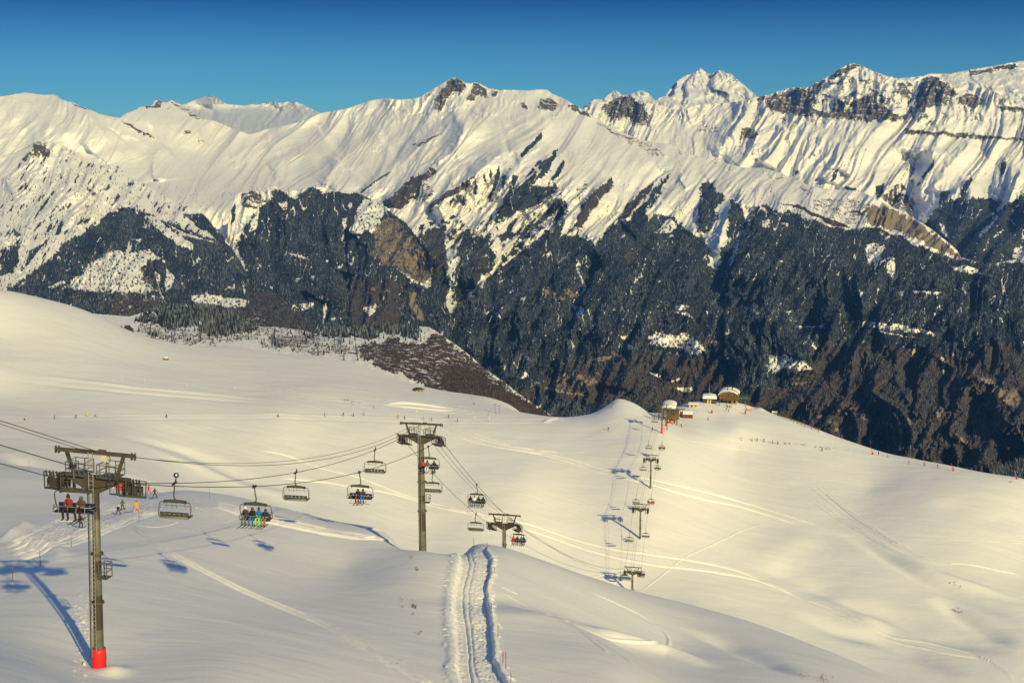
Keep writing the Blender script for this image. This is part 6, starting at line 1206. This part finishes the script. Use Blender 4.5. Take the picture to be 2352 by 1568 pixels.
ST = [(Z3p(420, 460), BLACK, GREY, 'dark skier alone at the foot of the snow knoll'), (ZSp(68, 890), BLACK, BLACK, 'dark skier left of the slim pylon'), (ZSp(312, 877), PURPLE, BLACK, 'dark skier right of the slim pylon'), (ZSp(547, 832), BLACK, BLACK, 'skier in black below the small kiosk'), (ZSp(532, 800), WHITE_, GREY, 'skier in white below the small kiosk'),
      (ZSp(980, 715), RED_, DKRED, 'skier in red on the slope left of the drag lift track'), (ZSp(1163, 482), BLACK, BROWN_, 'figure standing alone in front of the curved roof building'), (ZSp(1280, 500), BLACK, BLACK, 'dark figure at the upper left of the group by the lift'), (ZSp(1298, 525), NAVY_, BLACK, 'tallest dark figure of the group by the lift'),
      (ZSp(1330, 525), GREY, BLACK, 'grey figure in the group by the lift'), (ZSp(1357, 515), BROWN_, BLACK, 'brown figure at the right of the group by the lift'), (ZSp(1312, 585), BLACK, GREY, 'figure in front of the group by the lift'), (ZSp(1280, 580), BLACK, WHITE_, 'figure with pale trousers left of the front figure of the group'), (ZSp(1608, 570), BLACK, GREY, 'dark figure beside the red padded drag lift mast'),
      (ZSp(1525, 1045), RED_, ORANGE, 'skier in red at the end of the drag lift track'), (ZSp(1697, 1058), GREY, BLACK, 'small grey skier leading the file below the ridge'), (ZSp(1782, 1062), BLACK, BROWN_, 'dark skier second in the file below the ridge'), (ZSp(1893, 1072), BLACK, BLACK, 'dark skier third in the file below the ridge'), (ZSp(2032, 1097), PURPLE, BLACK, 'dark skier fourth in the file below the ridge'), (ZSp(2115, 1110), NAVY_, BLACK, 'dark skier last in the file below the ridge'),
      (ZRp(553, 524), BLACK, BLACK, 'lone dark skier below the dark tufts on the right slope'), (ZRp(1055, 558), NAVY_, BLACK, 'skier in navy on the ridge right of the first snow lance'), (ZRp(1138, 580), RED_, RED_, 'skier in red on the ridge between the snow lances'), (ZRp(1325, 638), BLACK, BLACK, 'dark skier in the middle of the right hand ridge'), (ZRp(1463, 658), GREY, BLACK, 'grey skier on the right hand ridge'), (ZRp(1580, 674), RED_, DKRED, 'skier in red left of the second snow lance')]
for k, ((u, v), j, t, lab) in enumerate(ST): skier(u, v, ('stand', 'ski', 'glide')[k % 3], j, t, lab, (0, 120, 240, 60)[k % 4], GS, 330, 800, detail=False, skis=None if 5 < k < 14 else BLACK)
# people waiting on the platform of the lower station
QP = [(380, 735, BLACK), (405, 720, RED_), (430, 715, WHITE_), (452, 712, BLACK), (470, 700, GREY), (395, 690, NAVY_), (420, 680, BLACK), (445, 690, DKRED), (465, 675, BLACK), (410, 660, RED_), (345, 690, BLACK), (330, 770, LIME), (300, 770, BLACK)]
QL = ['in black at the left front', 'in red at the front', 'in white at the front', 'in black in the middle of the front row', 'in grey at the right', 'in navy behind the first row', 'in black in the second row', 'in dark red in the second row', 'in black at the back right', 'in red at the back', 'in black beside the steel column', 'in lime by the red padded column', 'in black left of the lime one']
for (x, y, col), ql in zip(QP, QL): u, v = ZSp(x, y); skier(u, v, 'stand', col, BLACK, 'person %s of the station queue' % ql, 30, 'people queuing at the lower station', 480, 700, detail=False, skis=None)
# ---------------------------------------------------------------- buildings and gear on the shoulder
def wood(name, col):
    t = NT(name); p = t.pos(); w = t.n('ShaderNodeTexWave', wave_type='BANDS', bands_direction='Z'); w.inputs['Scale'].default_value = 2.2; w.inputs['Distortion'].default_value = 1.2; t.l(p, w.inputs['Vector'])
    n = t.noise(1.2, 4, 0.6, p)
    c = t.mix(w.outputs['Fac'], tuple(v * .65 for v in col), col); c = t.mix(t.rng(n, 0.4, 0.7, 0, .5), c, tuple(v * .5 for v in col))
    t.l(c, t.b.inputs['Base Color']); t.b.inputs['Roughness'].default_value = 0.75; return t.m
M_WOOD = wood('brown_boards', (0.24, 0.105, 0.042)); M_WOODD = wood('dark_boards', (0.085, 0.050, 0.030)); M_WOODL = wood('pale_boards', (0.42, 0.30, 0.15))
M_GLASS = plain('dark_window_glass', (0.022, 0.024, 0.030), 0.12, 0.0, 0.3); M_YEL = plain('yellow_plaster', (0.55, 0.45, 0.16), 0.7, var=0.1); M_ROOFG = plain('mossy_roof', (0.17, 0.15, 0.06), 0.85); M_CONC = plain('grey_concrete', (0.30, 0.29, 0.27), 0.85); M_GREEN = plain('green_steel', (0.055, 0.085, 0.055), 0.5)
M_CAP = plain('snow_cap', SNOW, 0.8, var=0.02)
M_PALEY = plain('pale_yellow_paint', (0.60, 0.54, 0.34), 0.7, var=0.08)
def site(u, v, lo=480, hi=760):
    return on_snow(u, v, lo, hi)
def mpu(p): return p.y / FL * 1.03
S_ = .1406     # picture units per zoom unit of the station close up
def snow_cap(m, x0, x1, y0, y1, z, h): m.box(((x0 + x1) / 2, (y0 + y1) / 2, z + h / 2), (x1 - x0, y1 - y0, h), taper=0.94)
# --- big building with the arched roof
p = site(*ZSp(1310, 441)); k = mpu(p) * S_ * 0.93
b = thing('mountain_restaurant', 'brown wooden building with arched snowy roof and big gable window on the ridge', 'building', p, R(-14))
W, D_pth = 300 * k, 330 * k; h1 = 2.4; h2 = 205 * k; rise = 78 * k
MB().box((0, D_pth / 2, h1 / 2 - 0.6), (W * .96, D_pth, h1 + 1.2)).build('ground_floor', M_CONC, b)
zs = [(-W / 2, h1 + 0.02), (W / 2, h1 + 0.02), (W / 2 + .25, h2 - rise)] + [(W / 2 * math.cos(a), h2 - rise + rise * math.sin(a)) for a in np.linspace(0.05, math.pi - 0.05, 15)] + [(-W / 2 - .25, h2 - rise)]
MB().prism(zs, -0.5, D_pth - .2).build('upper_wall', M_WOOD, b)
arc = [((W / 2 + .7) * math.cos(a), h2 - rise - .1 + (rise + .35) * math.sin(a)) for a in np.linspace(0, math.pi, 17)]; arc2 = [((W / 2 + .7) * math.cos(a), h2 - rise - .45 + (rise + .35) * math.sin(a)) for a in np.linspace(math.pi, 0, 17)]
rf = MB().prism(arc + arc2, -1.1, D_pth + .3).build('roof', M_ROOFG, b)
for (a0, a1, y0, y1) in ((0.15, 0.52, -1.12, 2.4), (0.45, 0.95, -1.12, 1.2), (0.05, 0.40, 5.2, D_pth), (0.58, 0.98, 2.6, D_pth), (0.44, 0.54, 3.2, D_pth)):
    o1 = [((W / 2 + .72) * math.cos(a), h2 - rise - .1 + (rise + .37) * math.sin(a)) for a in np.linspace(math.pi * a0, math.pi * a1, 8)]; o2 = [((W / 2 + .92) * math.cos(a), h2 - rise - .1 + (rise + .62) * math.sin(a)) for a in np.linspace(math.pi * a1, math.pi * a0, 8)]
    MB().prism(o1 + o2, y0, y1).build('roof_snow', M_CAP, rf)
win = [(W * .40 * math.cos(a), h1 + 0.9 + (h2 - h1 - 1.9) * math.sin(a)) for a in np.linspace(0.0, math.pi, 13)]
wn = MB().prism(win, -0.56, -0.50).build('gable_window', M_GLASS, b)
m = MB()
for x in (-.22, -.08, .08, .22): m.bar((x * W, -0.6, h1 + .9), (x * W, -0.6, h1 + .9 + (h2 - h1 - 1.9) * math.sin(math.acos(min(1, abs(x) / .40)))), 0.14)
for z in (1.5, 2.3): m.bar((-W * .36, -0.6, h1 + z), (W * .36, -0.6, h1 + z), 0.12)
m.build('window_frame', M_WOODL, wn)
for x in (-.36, -.14, .10, .34): MB().box((x * W, -.05, h1 / 2 - .1), (W * .17, 0.12, h1 * .8)).build('shop_window', M_GLASS, b)
MB().box((.24 * W, -.35, h1 / 2), (1.0, 0.5, h1)).build('pillar', M_YEL, b)
m = MB(); m.box((W * .18, -2.4, h1 + .05), (W * .95, 3.6, .14)); m.build('balcony', M_WOOD, b)
MB().tube([(-.5, 3, h2 - .2), (-.5, 3, h2 + 1.6)], 0.10, 8).build('antenna', M_ALU, b)
# --- low hut with the snow roof
p2 = site(*ZSp(1005, 446)); b = thing('wooden_hut', 'low brown hut with thick snow roof left of the arched building', 'hut', p2, R(-8))
W = 250 * k; MB().box((0, 2.5, 0.9), (W * .92, 5, 3.0)).build('wall', M_WOODD, b)
rf = MB().prism([(-W / 2, 2.3), (W / 2, 2.3), (W / 2 - .5, 3.4), (0.4, 3.9), (-W / 2 + .4, 3.5)], -.7, 5.6).build('roof', M_WOODD, b); MB().prism([(-W / 2 + .05, 2.62), (W / 2 - .05, 2.62), (W / 2 - .5, 3.75), (0.4, 4.25), (-W / 2 + .4, 3.85)], -.85, 5.4).build('roof_snow', M_CAP, rf)
for x in (-.12, .06): MB().box((x * W, -.03, .95), (.6, .1, 1.9)).build('door', M_PALEY, b)
m = MB()
for x in (-.45, .3, .45): m.bar((x * W, -.5, -.3), (x * W, -.5, 2.4), .16)
m.build('post', M_WOODL, b) if False else None
# --- tall pole behind
p3 = site(*ZSp(995, 400)); hgt = 330 * k; mt = MB(); mt.tube([(0, 0, -1), (0, 0, hgt * .5), (0, 0, hgt)], [.16, .11, .05], 8); mt.box((.25, 0, hgt * .42), (.3, .12, .5)); tag(mt.build('antenna_mast', M_ALU, None, p3), 'tall thin grey mast rising behind the low hut', 'mast')
# --- second lift terminal on the right of the restaurant
p4 = site(*ZSp(1520, 455)); b = thing('lift_terminal', 'green steel lift terminal frame right of the arched building', 'lift terminal', p4, R(-10))
W = 165 * k; H4 = 125 * k
m = MB()
for x in (-W / 2, -.1, W / 2):
    for y in (0, 4): m.bar((x, y, -1), (x, y, H4 * .72), .28)
for y in (0, 4): m.bar((-W / 2 - .6, y, H4 * .72), (W / 2 + .6, y, H4 * .72), .34); m.bar((-W / 2, y, 0), (0, y, H4 * .72), .14); m.bar((W / 2, y, 0), (0, y, H4 * .72), .14)
m.build('frame', M_GREEN, b)
MB().prism([(-W / 2 - 1, H4 * .72 + .2), (W / 2 + 1, H4 * .72 + .2), (W / 2 + .6, H4), (-W / 2 - .6, H4)], -.8, 4.8).build('machine_cover', M_GREEN, b)
MB().lathe([(1.5, H4 * .55), (1.62, H4 * .56), (1.62, H4 * .59), (1.5, H4 * .60)], 20, (0, 2, 0)).build('bull_wheel', M_DARK, b)
# --- lower station of our chairlift
p5 = site(*ZSp(330, 745)); b = thing('chairlift_station', 'open chairlift station with rounded grey white roof on steel columns', 'lift station', p5, math.atan2(d_end.y, d_end.x) - math.pi / 2)
HT = ST_H
m = MB()
for x in (-2.6, 2.6):
    for y in (0.0, 9.0): m.bar((x, y, -1), (x, y, HT), .42)
for y in (0.0, 9.0): m.bar((-3.4, y, HT), (3.4, y, HT), .4); m.bar((-2.6, y, HT * .55), (0, y, HT), .18); m.bar((2.6, y, HT * .55), (0, y, HT), .18)
for x in (-2.6, 2.6): m.bar((x, -3, HT - .1), (x, 10.5, HT - .1), .36, .4)
m.build('steel_frame', M_GREEN, b)
cov = [(3.3 * math.cos(a), HT + .15 + 1.5 * math.sin(a)) for a in np.linspace(0, math.pi, 13)]
MB().prism(cov, 1.0, 13.0).build('roof', M_CAP, b); MB().lathe([(2.4, HT - .5), (2.6, HT - .42), (2.6, HT - .2), (2.4, HT - .12)], 24, (0, 3, 0)).build('bull_wheel', M_DARK, b)
MB().box((1.8, 9.2, 1.6), (5.5, 4.5, 4.2)).build('engine_room', M_WOOD, b)
for x in (-3.6, 3.6):
    m = MB(); m.box((x, 3, HT - 1.0), (.7, 10, .07)); m.bar((x, -2, HT), (x, 8, HT), .07)
    for y in (-2, 0.5, 3, 5.5, 8): m.bar((x, y, HT - 1), (x, y, HT), .07)
    m.build('catwalk', M_STEEL, b)
# extra portal mast in front of the station with a red pad
p6 = site(*ZSp(300, 815)); b = thing('station_mast', 'slim green grey mast with red pad just right of the slim pylon', 'mast', p6, R(-6)); hh = 330 * k
MB().tube([(0, 0, -.5), (0, 0, hh)], [.26, .18], 12).build('mast', M_STEEL, b); m = MB(); m.box((0, 0, hh - 1.2), (4.6, .3, .3)); m.box((0, 0, hh - 2.4), (3.6, .5, .24))
for x in (-2, -1, 1, 2): m.bar((x, 0, hh - 2.4), (x, 0, hh - 1.2), .14)
m.build('crossarm', M_GREEN, b); MB().lathe([(.55, -.2), (.6, .2), (.58, 1.1), (.5, 1.3)], 14).build('foot_padding', M_RED, b)
def red_pad(x, y, lab, h=1.4, r=.5):
    q = site(*ZSp(x, y)); m = MB(); m.lathe([(r, -.3), (r * 1.05, .2), (r, h * .8), (r * .8, h)], 14); o = m.build('crash_pad', M_RED, None, q); return tag(o, lab, 'crash pad', 'red crash pads at the station')
red_pad(362, 768, 'red crash pad at the edge of the station platform', 1.3, .55)
def padded_mast(x, y, lab, hpad, hmast, arm):
    q = site(*ZSp(x, y)); b = thing('drag_lift_mast', lab, 'lift mast', q, R(-10), 'padded masts on the shoulder'); m = MB(); m.tube([(0, 0, -.4), (0, 0, hmast)], [.14, .10], 8); m.build('mast', M_STEEL, b)
    if arm: MB().bar((-.9, 0, hmast), (.9, 0, hmast), .14).build('crossarm', M_STEEL, b)
    MB().lathe([(.40, -.2), (.44, .2), (.42, hpad * .85), (.34, hpad)], 14).build('foot_padding', M_RED, b)
padded_mast(1590, 622, 'red padded drag lift mast at the top right of the track', 1.7, 4.4, True)
q = site(*ZSp(1043, 606)); b = thing('snow_lance', 'snow lance with red padded foot leaning left on the white mound', 'snow lance', q, 0, 'snow lances'); MB().lathe([(.40, -.2), (.44, .2), (.42, 1.4), (.34, 1.6)], 14).build('foot_padding', M_RED, b); MB().tube([(0, 0, .3), (-1.6, 0, .5), (-3.2, .2, 2.3)], [.08, .08, .05], 6).build('lance', M_STEEL, b)
def lance(x, y, lab, pad, tilt, h):
    q = on_snow(*ZRp(x, y), 420, 720); b = thing('snow_lance', lab, 'snow lance', q, R(-20), 'snow lances')
    if pad: MB().lathe([(.34, -.2), (.40, .3), (.36, 1.0), (.22, 1.3)], 12).build('foot_padding', M_RED, b)
    MB().tube([(0, 0, .3), (tilt * h * .5, 0, h * .55), (tilt * h, 0, h)], [.14 if pad else .09, .11 if pad else .07, .05], 7).build('lance', M_REDD if pad == 1 else M_ALU, b)
lance(1003, 556, 'red snow lance on the ridge, leftmost of the tilted red ones', 1, -.30, 4.0)
lance(1722, 702, 'red snow lance on the ridge right of centre with a bulky padded foot', 1, -.32, 3.6)
lance(2287, 775, 'pale lance in a red padded foot at the right end of the ridge', 2, -.30, 4.2)
lance(1868, 724, 'plain pale lance tilted right on the ridge', 0, .30, 2.6)
m = MB()
for x in (-4.2, 4.2):
    for y in (-6.0, -1.5): m.bar((x, y, -.5), (x, y, ST_H - 1.4), .26)
for y in (-6.0, -1.5): m.bar((-4.8, y, ST_H - 1.4), (4.8, y, ST_H - 1.4), .3)
for z in (ST_H - 2.2, ST_H - 1.4): m.bar((-4.2, -6, z), (-4.2, 6, z), .2); m.bar((4.2, -6, z), (4.2, 6, z), .2)
for x in (-3, -1.5, 0, 1.5, 3): m.bar((x, -6, ST_H - 1.4), (x + .8, -1.5, ST_H - 1.4), .14)
sb = [o for o in C.objects if o.name == 'chairlift_station'][0]; m.build('front_gantry', M_GREEN, sb)
for x in (-3.2, 0.0, 3.2): MB().box((x, -4.2, 1.0), (.5, 1.6, 1.1)).build('loading_gate', M_RED if x else M_DARK, sb)
# --- hut, kiosk, flat roof, small cabins
def cabin(u, v, w, d, h, rz, wallm, roofm, lab, name='wooden_hut', cap=True, gable=True, lo=480, hi=760, cat='hut', door=True, ridge_front=False):
    q = on_snow(u, v, lo, hi); b = thing(name, lab, cat, q, R(rz))
    MB().box((0, d / 2, h / 2 - .4), (w, d, h + .8)).build('wall', wallm, b)
    r = h * .45 if gable else .25
    if ridge_front: rf = MB().prism([(-w / 2 - .35, h), (w / 2 + .35, h), (0, h + r)], -.4, d + .4).build('roof', roofm, b)
    else:
        m = MB(); vs = [(x, y, z) for x in (-w / 2 - .35, w / 2 + .35) for y, z in ((-.4, h), (d + .4, h), (d / 2, h + r))]; m.add(vs, [(0, 1, 2), (3, 5, 4), (0, 2, 5, 3), (1, 4, 5, 2), (0, 3, 4, 1)]); rf = m.build('roof', roofm, b)
    if cap:
        m = MB()
        if ridge_front: m.prism([(-w / 2 - .3, h + .12), (0, h + r + .12), (w / 2 + .3, h + .12), (w / 2 + .2, h + .42), (0, h + r + .45), (-w / 2 - .2, h + .42)], -.35, d + .35)
        else:
            vs = [(x, y, z + dz) for dz in (.08, .40) for x in (-w / 2 - .3, w / 2 + .3) for y, z in ((-.38, h), (d + .38, h), (d / 2, h + r))]
            m.add(vs, [(0, 1, 2), (3, 5, 4), (6, 8, 7), (9, 10, 11), (0, 2, 8, 6), (2, 1, 7, 8), (3, 9, 11, 5), (5, 11, 10, 4), (0, 6, 9, 3), (1, 4, 10, 7), (6, 9, 11, 8), (7, 8, 11, 10)])
        m.build('roof_snow', M_CAP, rf)
    if door: MB().box((-w * .2, -.03, h * .4), (w * .18, .08, h * .8)).build('door', M_WOODD, b); MB().box((w * .2, -.03, h * .55), (w * .22, .08, h * .35)).build('window', M_GLASS, b)
    return b
cabin(*ZSp(652, 688), 4.4, 3.6, 1.9, -12, M_WOOD, M_WOODD, 'brown hut with snow roof right of the station', gable=True)
cabin(*ZSp(548, 668), 2.5, 2.5, 3.6, -8, M_PALEY, M_WOODL, 'narrow pale kiosk with flat roof between station and brown hut', 'ticket_kiosk', cap=False, gable=False, cat='kiosk')
cabin(*ZSp(745, 508), 4.6, 4.0, 1.3, -10, M_YEL, M_CONC, 'flat yellowish cabin half buried in snow below the low hut', 'snowed_in_cabin', gable=False, cat='cabin')
cabin(*ZSp(2065, 575), 1.9, 1.6, .9, -20, M_PALE, M_CONC, 'tiny pale box with snow cap behind the right ridge', 'equipment_box', gable=False, cat='box', door=False)
cabin(*ZB((982, 782))[0], 5.2, 4.6, 1.3, 28, M_WOODL, M_WOODD, 'lonely small chalet with dark roof on the far snow hill', 'chalet', cap=False, lo=560, hi=1000, cat='chalet', ridge_front=True)
# --- orange gate and net at the lift
q = site(*ZSp(1662, 572)); b = thing('safety_net', 'short orange red safety net beside the lift terminal', 'net', q, R(-15)); m = MB()
for x in (-.9, 0, .9): m.bar((x, 0, -.2), (x, 0, 1.3), .06)
m.build('post', M_STEEL, b); MB().box((0, 0, .7), (1.9, .05, .9)).build('net', plain('orange_net', (0.75, 0.18, 0.08), 0.8), b)
# --- rail fence along the ridge
def fence(pts, lab, step):
    g = [on_snow(*q, 480, 740) for q in pts]; dense = []
    for a, c in zip(g[:-1], g[1:]):
        n = max(1, int((c - a).length / step)); dense += [a.lerp(c, i / n) for i in range(n)]
    dense.append(g[-1]); o0 = dense[0].copy(); b = thing('rail_fence', lab, 'fence', o0)
    for dpt in dense: dpt.z = ground_z(dpt.x, dpt.y)
    for dpt in dense: q = dpt - o0; MB().bar((q.x, q.y, q.z - .4), (q.x, q.y, q.z + 1.7), .26).build('post', M_WOOD, b)
    for zz in (.8, 1.45):
        m = MB()
        for a, c in zip(dense[:-1], dense[1:]): a, c = a - o0, c - o0; m.bar((a.x, a.y, a.z + zz), (c.x, c.y, c.z + zz), .12, .22)
        m.build('rail', M_WOOD, b)
fence([ZRp(135, 192), ZRp(200, 226), ZRp(300, 268), ZRp(400, 310), ZRp(520, 354)], 'brown wooden rail fence along the crest of the right ridge', 2.6)
# --- drag lift T posts left of the knoll
for k, (x, y) in enumerate(((1715, 985), (1757, 995))):
    q = on_snow(*ZB((x, y))[0], 500, 900); m = MB(); m.tube([(0, 0, -.3), (0, 0, 4.2)], .10, 6); m.bar((-.9, 0, 4.2), (.9, 0, 4.2), .14); m.bar((-.5, 0, 3.7), (.5, 0, 3.7), .10)
    tag(m.build('drag_lift_post', M_STEEL, None, q), ('left' if k == 0 else 'right') + ' one of two small T posts on the slope left of the knoll', 'lift post', 'small T posts')
# ---------------------------------------------------------------- things on the near snow
# red snow cannon behind the near pylon
q = on_snow(264, 1112, 150, 300); b = thing('snow_cannon', 'red padded snow cannon behind the head of the near pylon', 'snow cannon', q, R(10))
s_ = q.y / FL * 1.04
MB().box((0.9, 0, 0.9), (1.5, 1.2, 2.2)).build('base_padding', M_RED, b); MB().box((-.35, .1, 0.9), (.45, 1.0, 1.9)).build('side_panel', M_PALE, b); MB().box((-.95, .1, .8), (.7, 1.0, 1.7)).build('base_padding', M_REDD, b)
MB().box((0.2, 0, 2.5), (2.6, 1.1, 1.0)).build('upper_padding', M_RED, b)
m = MB(); m.tube([(0.7, -.9, 3.25), (.4, .1, 3.15), (.2, .9, 3.1)], [.5, .55, .42], 16); m.build('fan_barrel', M_STEEL, b); MB().tube([(.4, 0, 2.9), (.4, 0, 3.1)], .2, 10).build('swivel', M_DARK, b)
# round sign on a pole
q = on_snow(407, 1136, 120, 300); b = thing('piste_sign', 'round dark blue sign with pale rim on a thin pole right of the near pylon', 'sign', q, R(0)); hs_ = 46 * q.y / FL * 1.05
MB().tube([(0, 0, -.3), (0, 0, hs_)], .03, 6).build('pole', M_ALU, b); rs = 6.2 * q.y / FL * 1.05 / 1.0
MB().tube([(0, -.04, hs_), (0, -.08, hs_)], rs, 20).build('sign_plate', M_NAVY, b); MB().tube([(0, -.082, hs_ + rs * .05), (0, -.088, hs_ + rs * .05)], rs * .42, 16).build('sign_mark', M_WHITE, b)
# marker poles
POLES = [(Z1((72, 999))[0], 'r', 88, 'leftmost marker pole with red top near the frame edge'), (Z1((225, 921))[0], 'r', 94, 'marker pole with red top left of the near pylon, middle of three'), (Z1((397, 812))[0], 'r', 84, 'marker pole with red top just left of the near pylon'), (Z1((163, 388))[0], 'k', 56, 'thin dark marker pole in the hollow at far left'), (Z1((772, 674))[0], 'r', 54, 'marker pole with red top under the orange skier'), (Z1((1162, 545))[0], 'k', 60, 'thin marker pole at the start of the run over the crest'),
         (Z2((1779, 1200))[0], 'k', 82, 'thin marker pole on the crest above the head of the groomed track'), (Z2((1887, 1216))[0], 'k', 56, 'thin marker pole on the crest right of the track head'), (Z4((757, 985))[0], 'R', 80, 'thick red marker pole right of the groomed track'), (Z4((778, 1030))[0], 'k', 130, 'thin dark marker pole close right of the thick red one'), (Z4((720, 805))[0], 'k', 110, 'thin marker pole beside the middle of the groomed track'), (Z4((815, 1138))[0], 'k', 80, 'thin dark marker pole at the lower edge beside the track'), (Z4((695, 330))[0], 'k', 46, 'thin marker pole near the upper right bank of the track'), (Z4((672, 606))[0], 'k', 60, 'thin marker pole on the right bank halfway up')]
ZK = {0: .4144, 1: .2813, 2: .3125}
for i, ((u, v), kind, hz, lab) in enumerate(POLES):
    sc = ZK[0 if i < 6 else 1 if i < 8 else 2]; q = on_snow(u, v, 70, 330); h = hz * sc * q.y / FL * 1.08
    b = thing('marker_pole', lab, 'marker pole', q, 0, 'piste marker poles'); r = .045 if kind == 'R' else .024
    MB().tube([(0, 0, -.3), (0, 0, h * .62)], r, 6).build('lower_pole', M_REDD if kind == 'R' else M_DARK, b); MB().tube([(0, 0, h * .62), (0, 0, h)], r * 1.15, 6).build('upper_pole', M_REDD if kind in 'rR' else M_DARK, b)
YP = [(ZA((18, 822))[0], 'leftmost yellow marker pole on the far hill'), (ZA((255, 825))[0], 'second yellow marker pole from the left on the far hill'), (ZA((702, 880))[0], 'yellow marker pole in the middle of the far hill'), (ZA((1212, 905))[0], 'yellow marker pole left of the small mound on the far hill'), (ZB((945, 1000))[0], 'yellow marker pole above the traverse left of the tall pylon'), (ZB((1522, 1062))[0], 'yellow marker pole on the traverse right of the tall pylon'), (ZB((1662, 1072))[0], 'yellow marker pole furthest right on the traverse')]
M_YPOLE = plain('yellow_pole', (0.72, 0.60, 0.12), 0.6)
for (u, v), lab in YP:
    q = on_snow(u, v, 420, 900); m = MB(); m.tube([(0, 0, -.3), (0, 0, 2.2)], .06, 6); m.box((0, 0, 1.8), (.30, .05, .5)); tag(m.build('piste_marker', M_YPOLE, None, q), lab, 'piste marker', 'yellow piste markers')
# boulder on the far hill, small stones
def boulder(u, v, r, lab, seed, lo=560, hi=1000):
    q = on_snow(u, v, lo, hi); m = MB(); rs = random.Random(seed); n1, n2 = 7, 12; vs = []; fs = []
    for i in range(n1 + 1):
        a = math.pi * i / n1
        for j in range(n2): b_ = 2 * math.pi * j / n2; rr_ = r * rs.uniform(.82, 1.12); vs.append((rr_ * 1.5 * math.sin(a) * math.cos(b_), rr_ * math.sin(a) * math.sin(b_), rr_ * .85 * math.cos(a) + r * .25))
    for i in range(n1):
        for j in range(n2): fs.append((i * n2 + j, i * n2 + (j + 1) % n2, (i + 1) * n2 + (j + 1) % n2, (i + 1) * n2 + j))
    m.add(vs, fs, False); b = thing('boulder', lab, 'boulder', q, R(rs.uniform(0, 90))); m.build('rock', plain('grey_boulder', (0.16, 0.14, 0.12), 0.9), b)
    c = MB(); c.lathe([(r * 1.05, r * .82), (r * .9, r * 1.02), (r * .5, r * 1.16), (r * .1, r * 1.2)], 12); c.build('snow_cap', M_CAP, b)
boulder(*ZA((482, 585))[0], 1.5, 'single grey boulder with snow cap on the far left hill', 3)
# dry stalks and stones showing through the snow
def tufts(name, spots, mat, lo, hi, hgt, label=None):
    m = MB(); rs = random.Random(9); o0 = None
    for (u, v, ru, rv, n) in spots:
        for _ in range(n):
            q = on_snow(u + rs.gauss(0, ru), v + rs.gauss(0, rv), lo, hi)
            if o0 is None: o0 = q.copy()
            q = q - o0; h = hgt * rs.uniform(.5, 1.4); a = rs.uniform(0, 6.28)
            for t in range(3):
                b = a + t * 2.1; d = Vector((math.cos(b), math.sin(b), 0)) * h * .5; w = Vector((-d.y, d.x, 0)) * .3
                m.add([q + w * .6, q - w * .6, q - w * .3 + d + Vector((0, 0, h)), q + w * .3 + d + Vector((0, 0, h * .8))], [(0, 1, 2, 3)])
    o = m.build(name, mat, None, o0); o['kind'] = 'stuff'; return o
z4 = lambda x, y: Z4((x, y))[0]; zf = lambda x, y: ZF((x, y))[0]; zr = lambda x, y: ZR((x, y))[0]; zb = lambda x, y: ZB((x, y))[0]
M_STALK = plain('dry_stalks', (0.22, 0.14, 0.06), 0.9); M_STONE = plain('dark_stalks', (0.045, 0.038, 0.034), 0.9)
tufts('dry_grass', [(*z4(125, 305), 2.2, 5, 12), (*z4(100, 575), 3, 6, 16), (*z4(15, 540), 1.5, 6, 6), (*z4(115, 590), 1, 4, 6), (*z4(145, 770), 4, 3, 5), (*z4(80, 215), 3, 2, 4), (*zf(25, 1525), 4, 1.5, 8), (*zf(165, 1548), 9, 4, 18), (*zf(135, 1528), 3, 2, 8)], M_STALK, 70, 230, .22)
tufts('dry_grass', [(*zr(300, 462), 24, 1.0, 14), (*zr(235, 459), 5, .6, 12), (*zr(380, 474), 6, .8, 10), (*zr(520, 492), 18, 1, 14), (*zr(610, 505), 7, 1.2, 26), (*zr(750, 520), 7, 1, 3), (*zr(2225, 800), 4, 1, 6), (*zf(1000, 1100), 4, 1.5, 6), (*zf(1035, 1115), 2, 1.5, 5), (*zf(990, 930), 12, 3, 6), (*zf(1010, 945), 9, 3, 5)], M_STONE, 330, 720, .45)
tufts('dry_grass', [(*zb(250, 865), 6, 1.5, 12), (*zb(340, 885), 9, 2, 16), (*zb(520, 930), 2, 1.5, 5), (*zb(1510, 905), 5, 2, 7), (*zb(1700, 990), 24, 3, 10), (*zb(1500, 855), 2, 1, 4), (*zb(1530, 968), 2, 1, 4), (1409, 926, 5, 3, 16), (1402, 934, 4, 2, 10)], M_STONE, 480, 900, .5)
# ---------------------------------------------------------------- thin mountain air
def haze():
    bm_co = np.array([(x, y, z) for z in (-1400.0, 1150.0) for y in (-400.0, 29000.0) for x in (-14000.0, 14000.0)])
    f = np.array([(0, 2, 3, 1), (4, 5, 7, 6), (0, 1, 5, 4), (2, 6, 7, 3), (0, 4, 6, 2), (1, 3, 7, 5)])
    m = bpy.data.materials.new('haze'); m.use_nodes = True; t = m.node_tree; t.nodes.clear()
    out = t.nodes.new('ShaderNodeOutputMaterial'); v = t.nodes.new('ShaderNodeVolumePrincipled')
    v.inputs['Color'].default_value = (0.13, 0.38, 1.0, 1); v.inputs['Density'].default_value = 2.7e-5; v.inputs['Anisotropy'].default_value = 0.0
    t.links.new(v.outputs[0], out.inputs['Volume'])
    o = raw_mesh('haze', bm_co, f, m, smooth=False); o['kind'] = 'stuff'
    return o
haze()
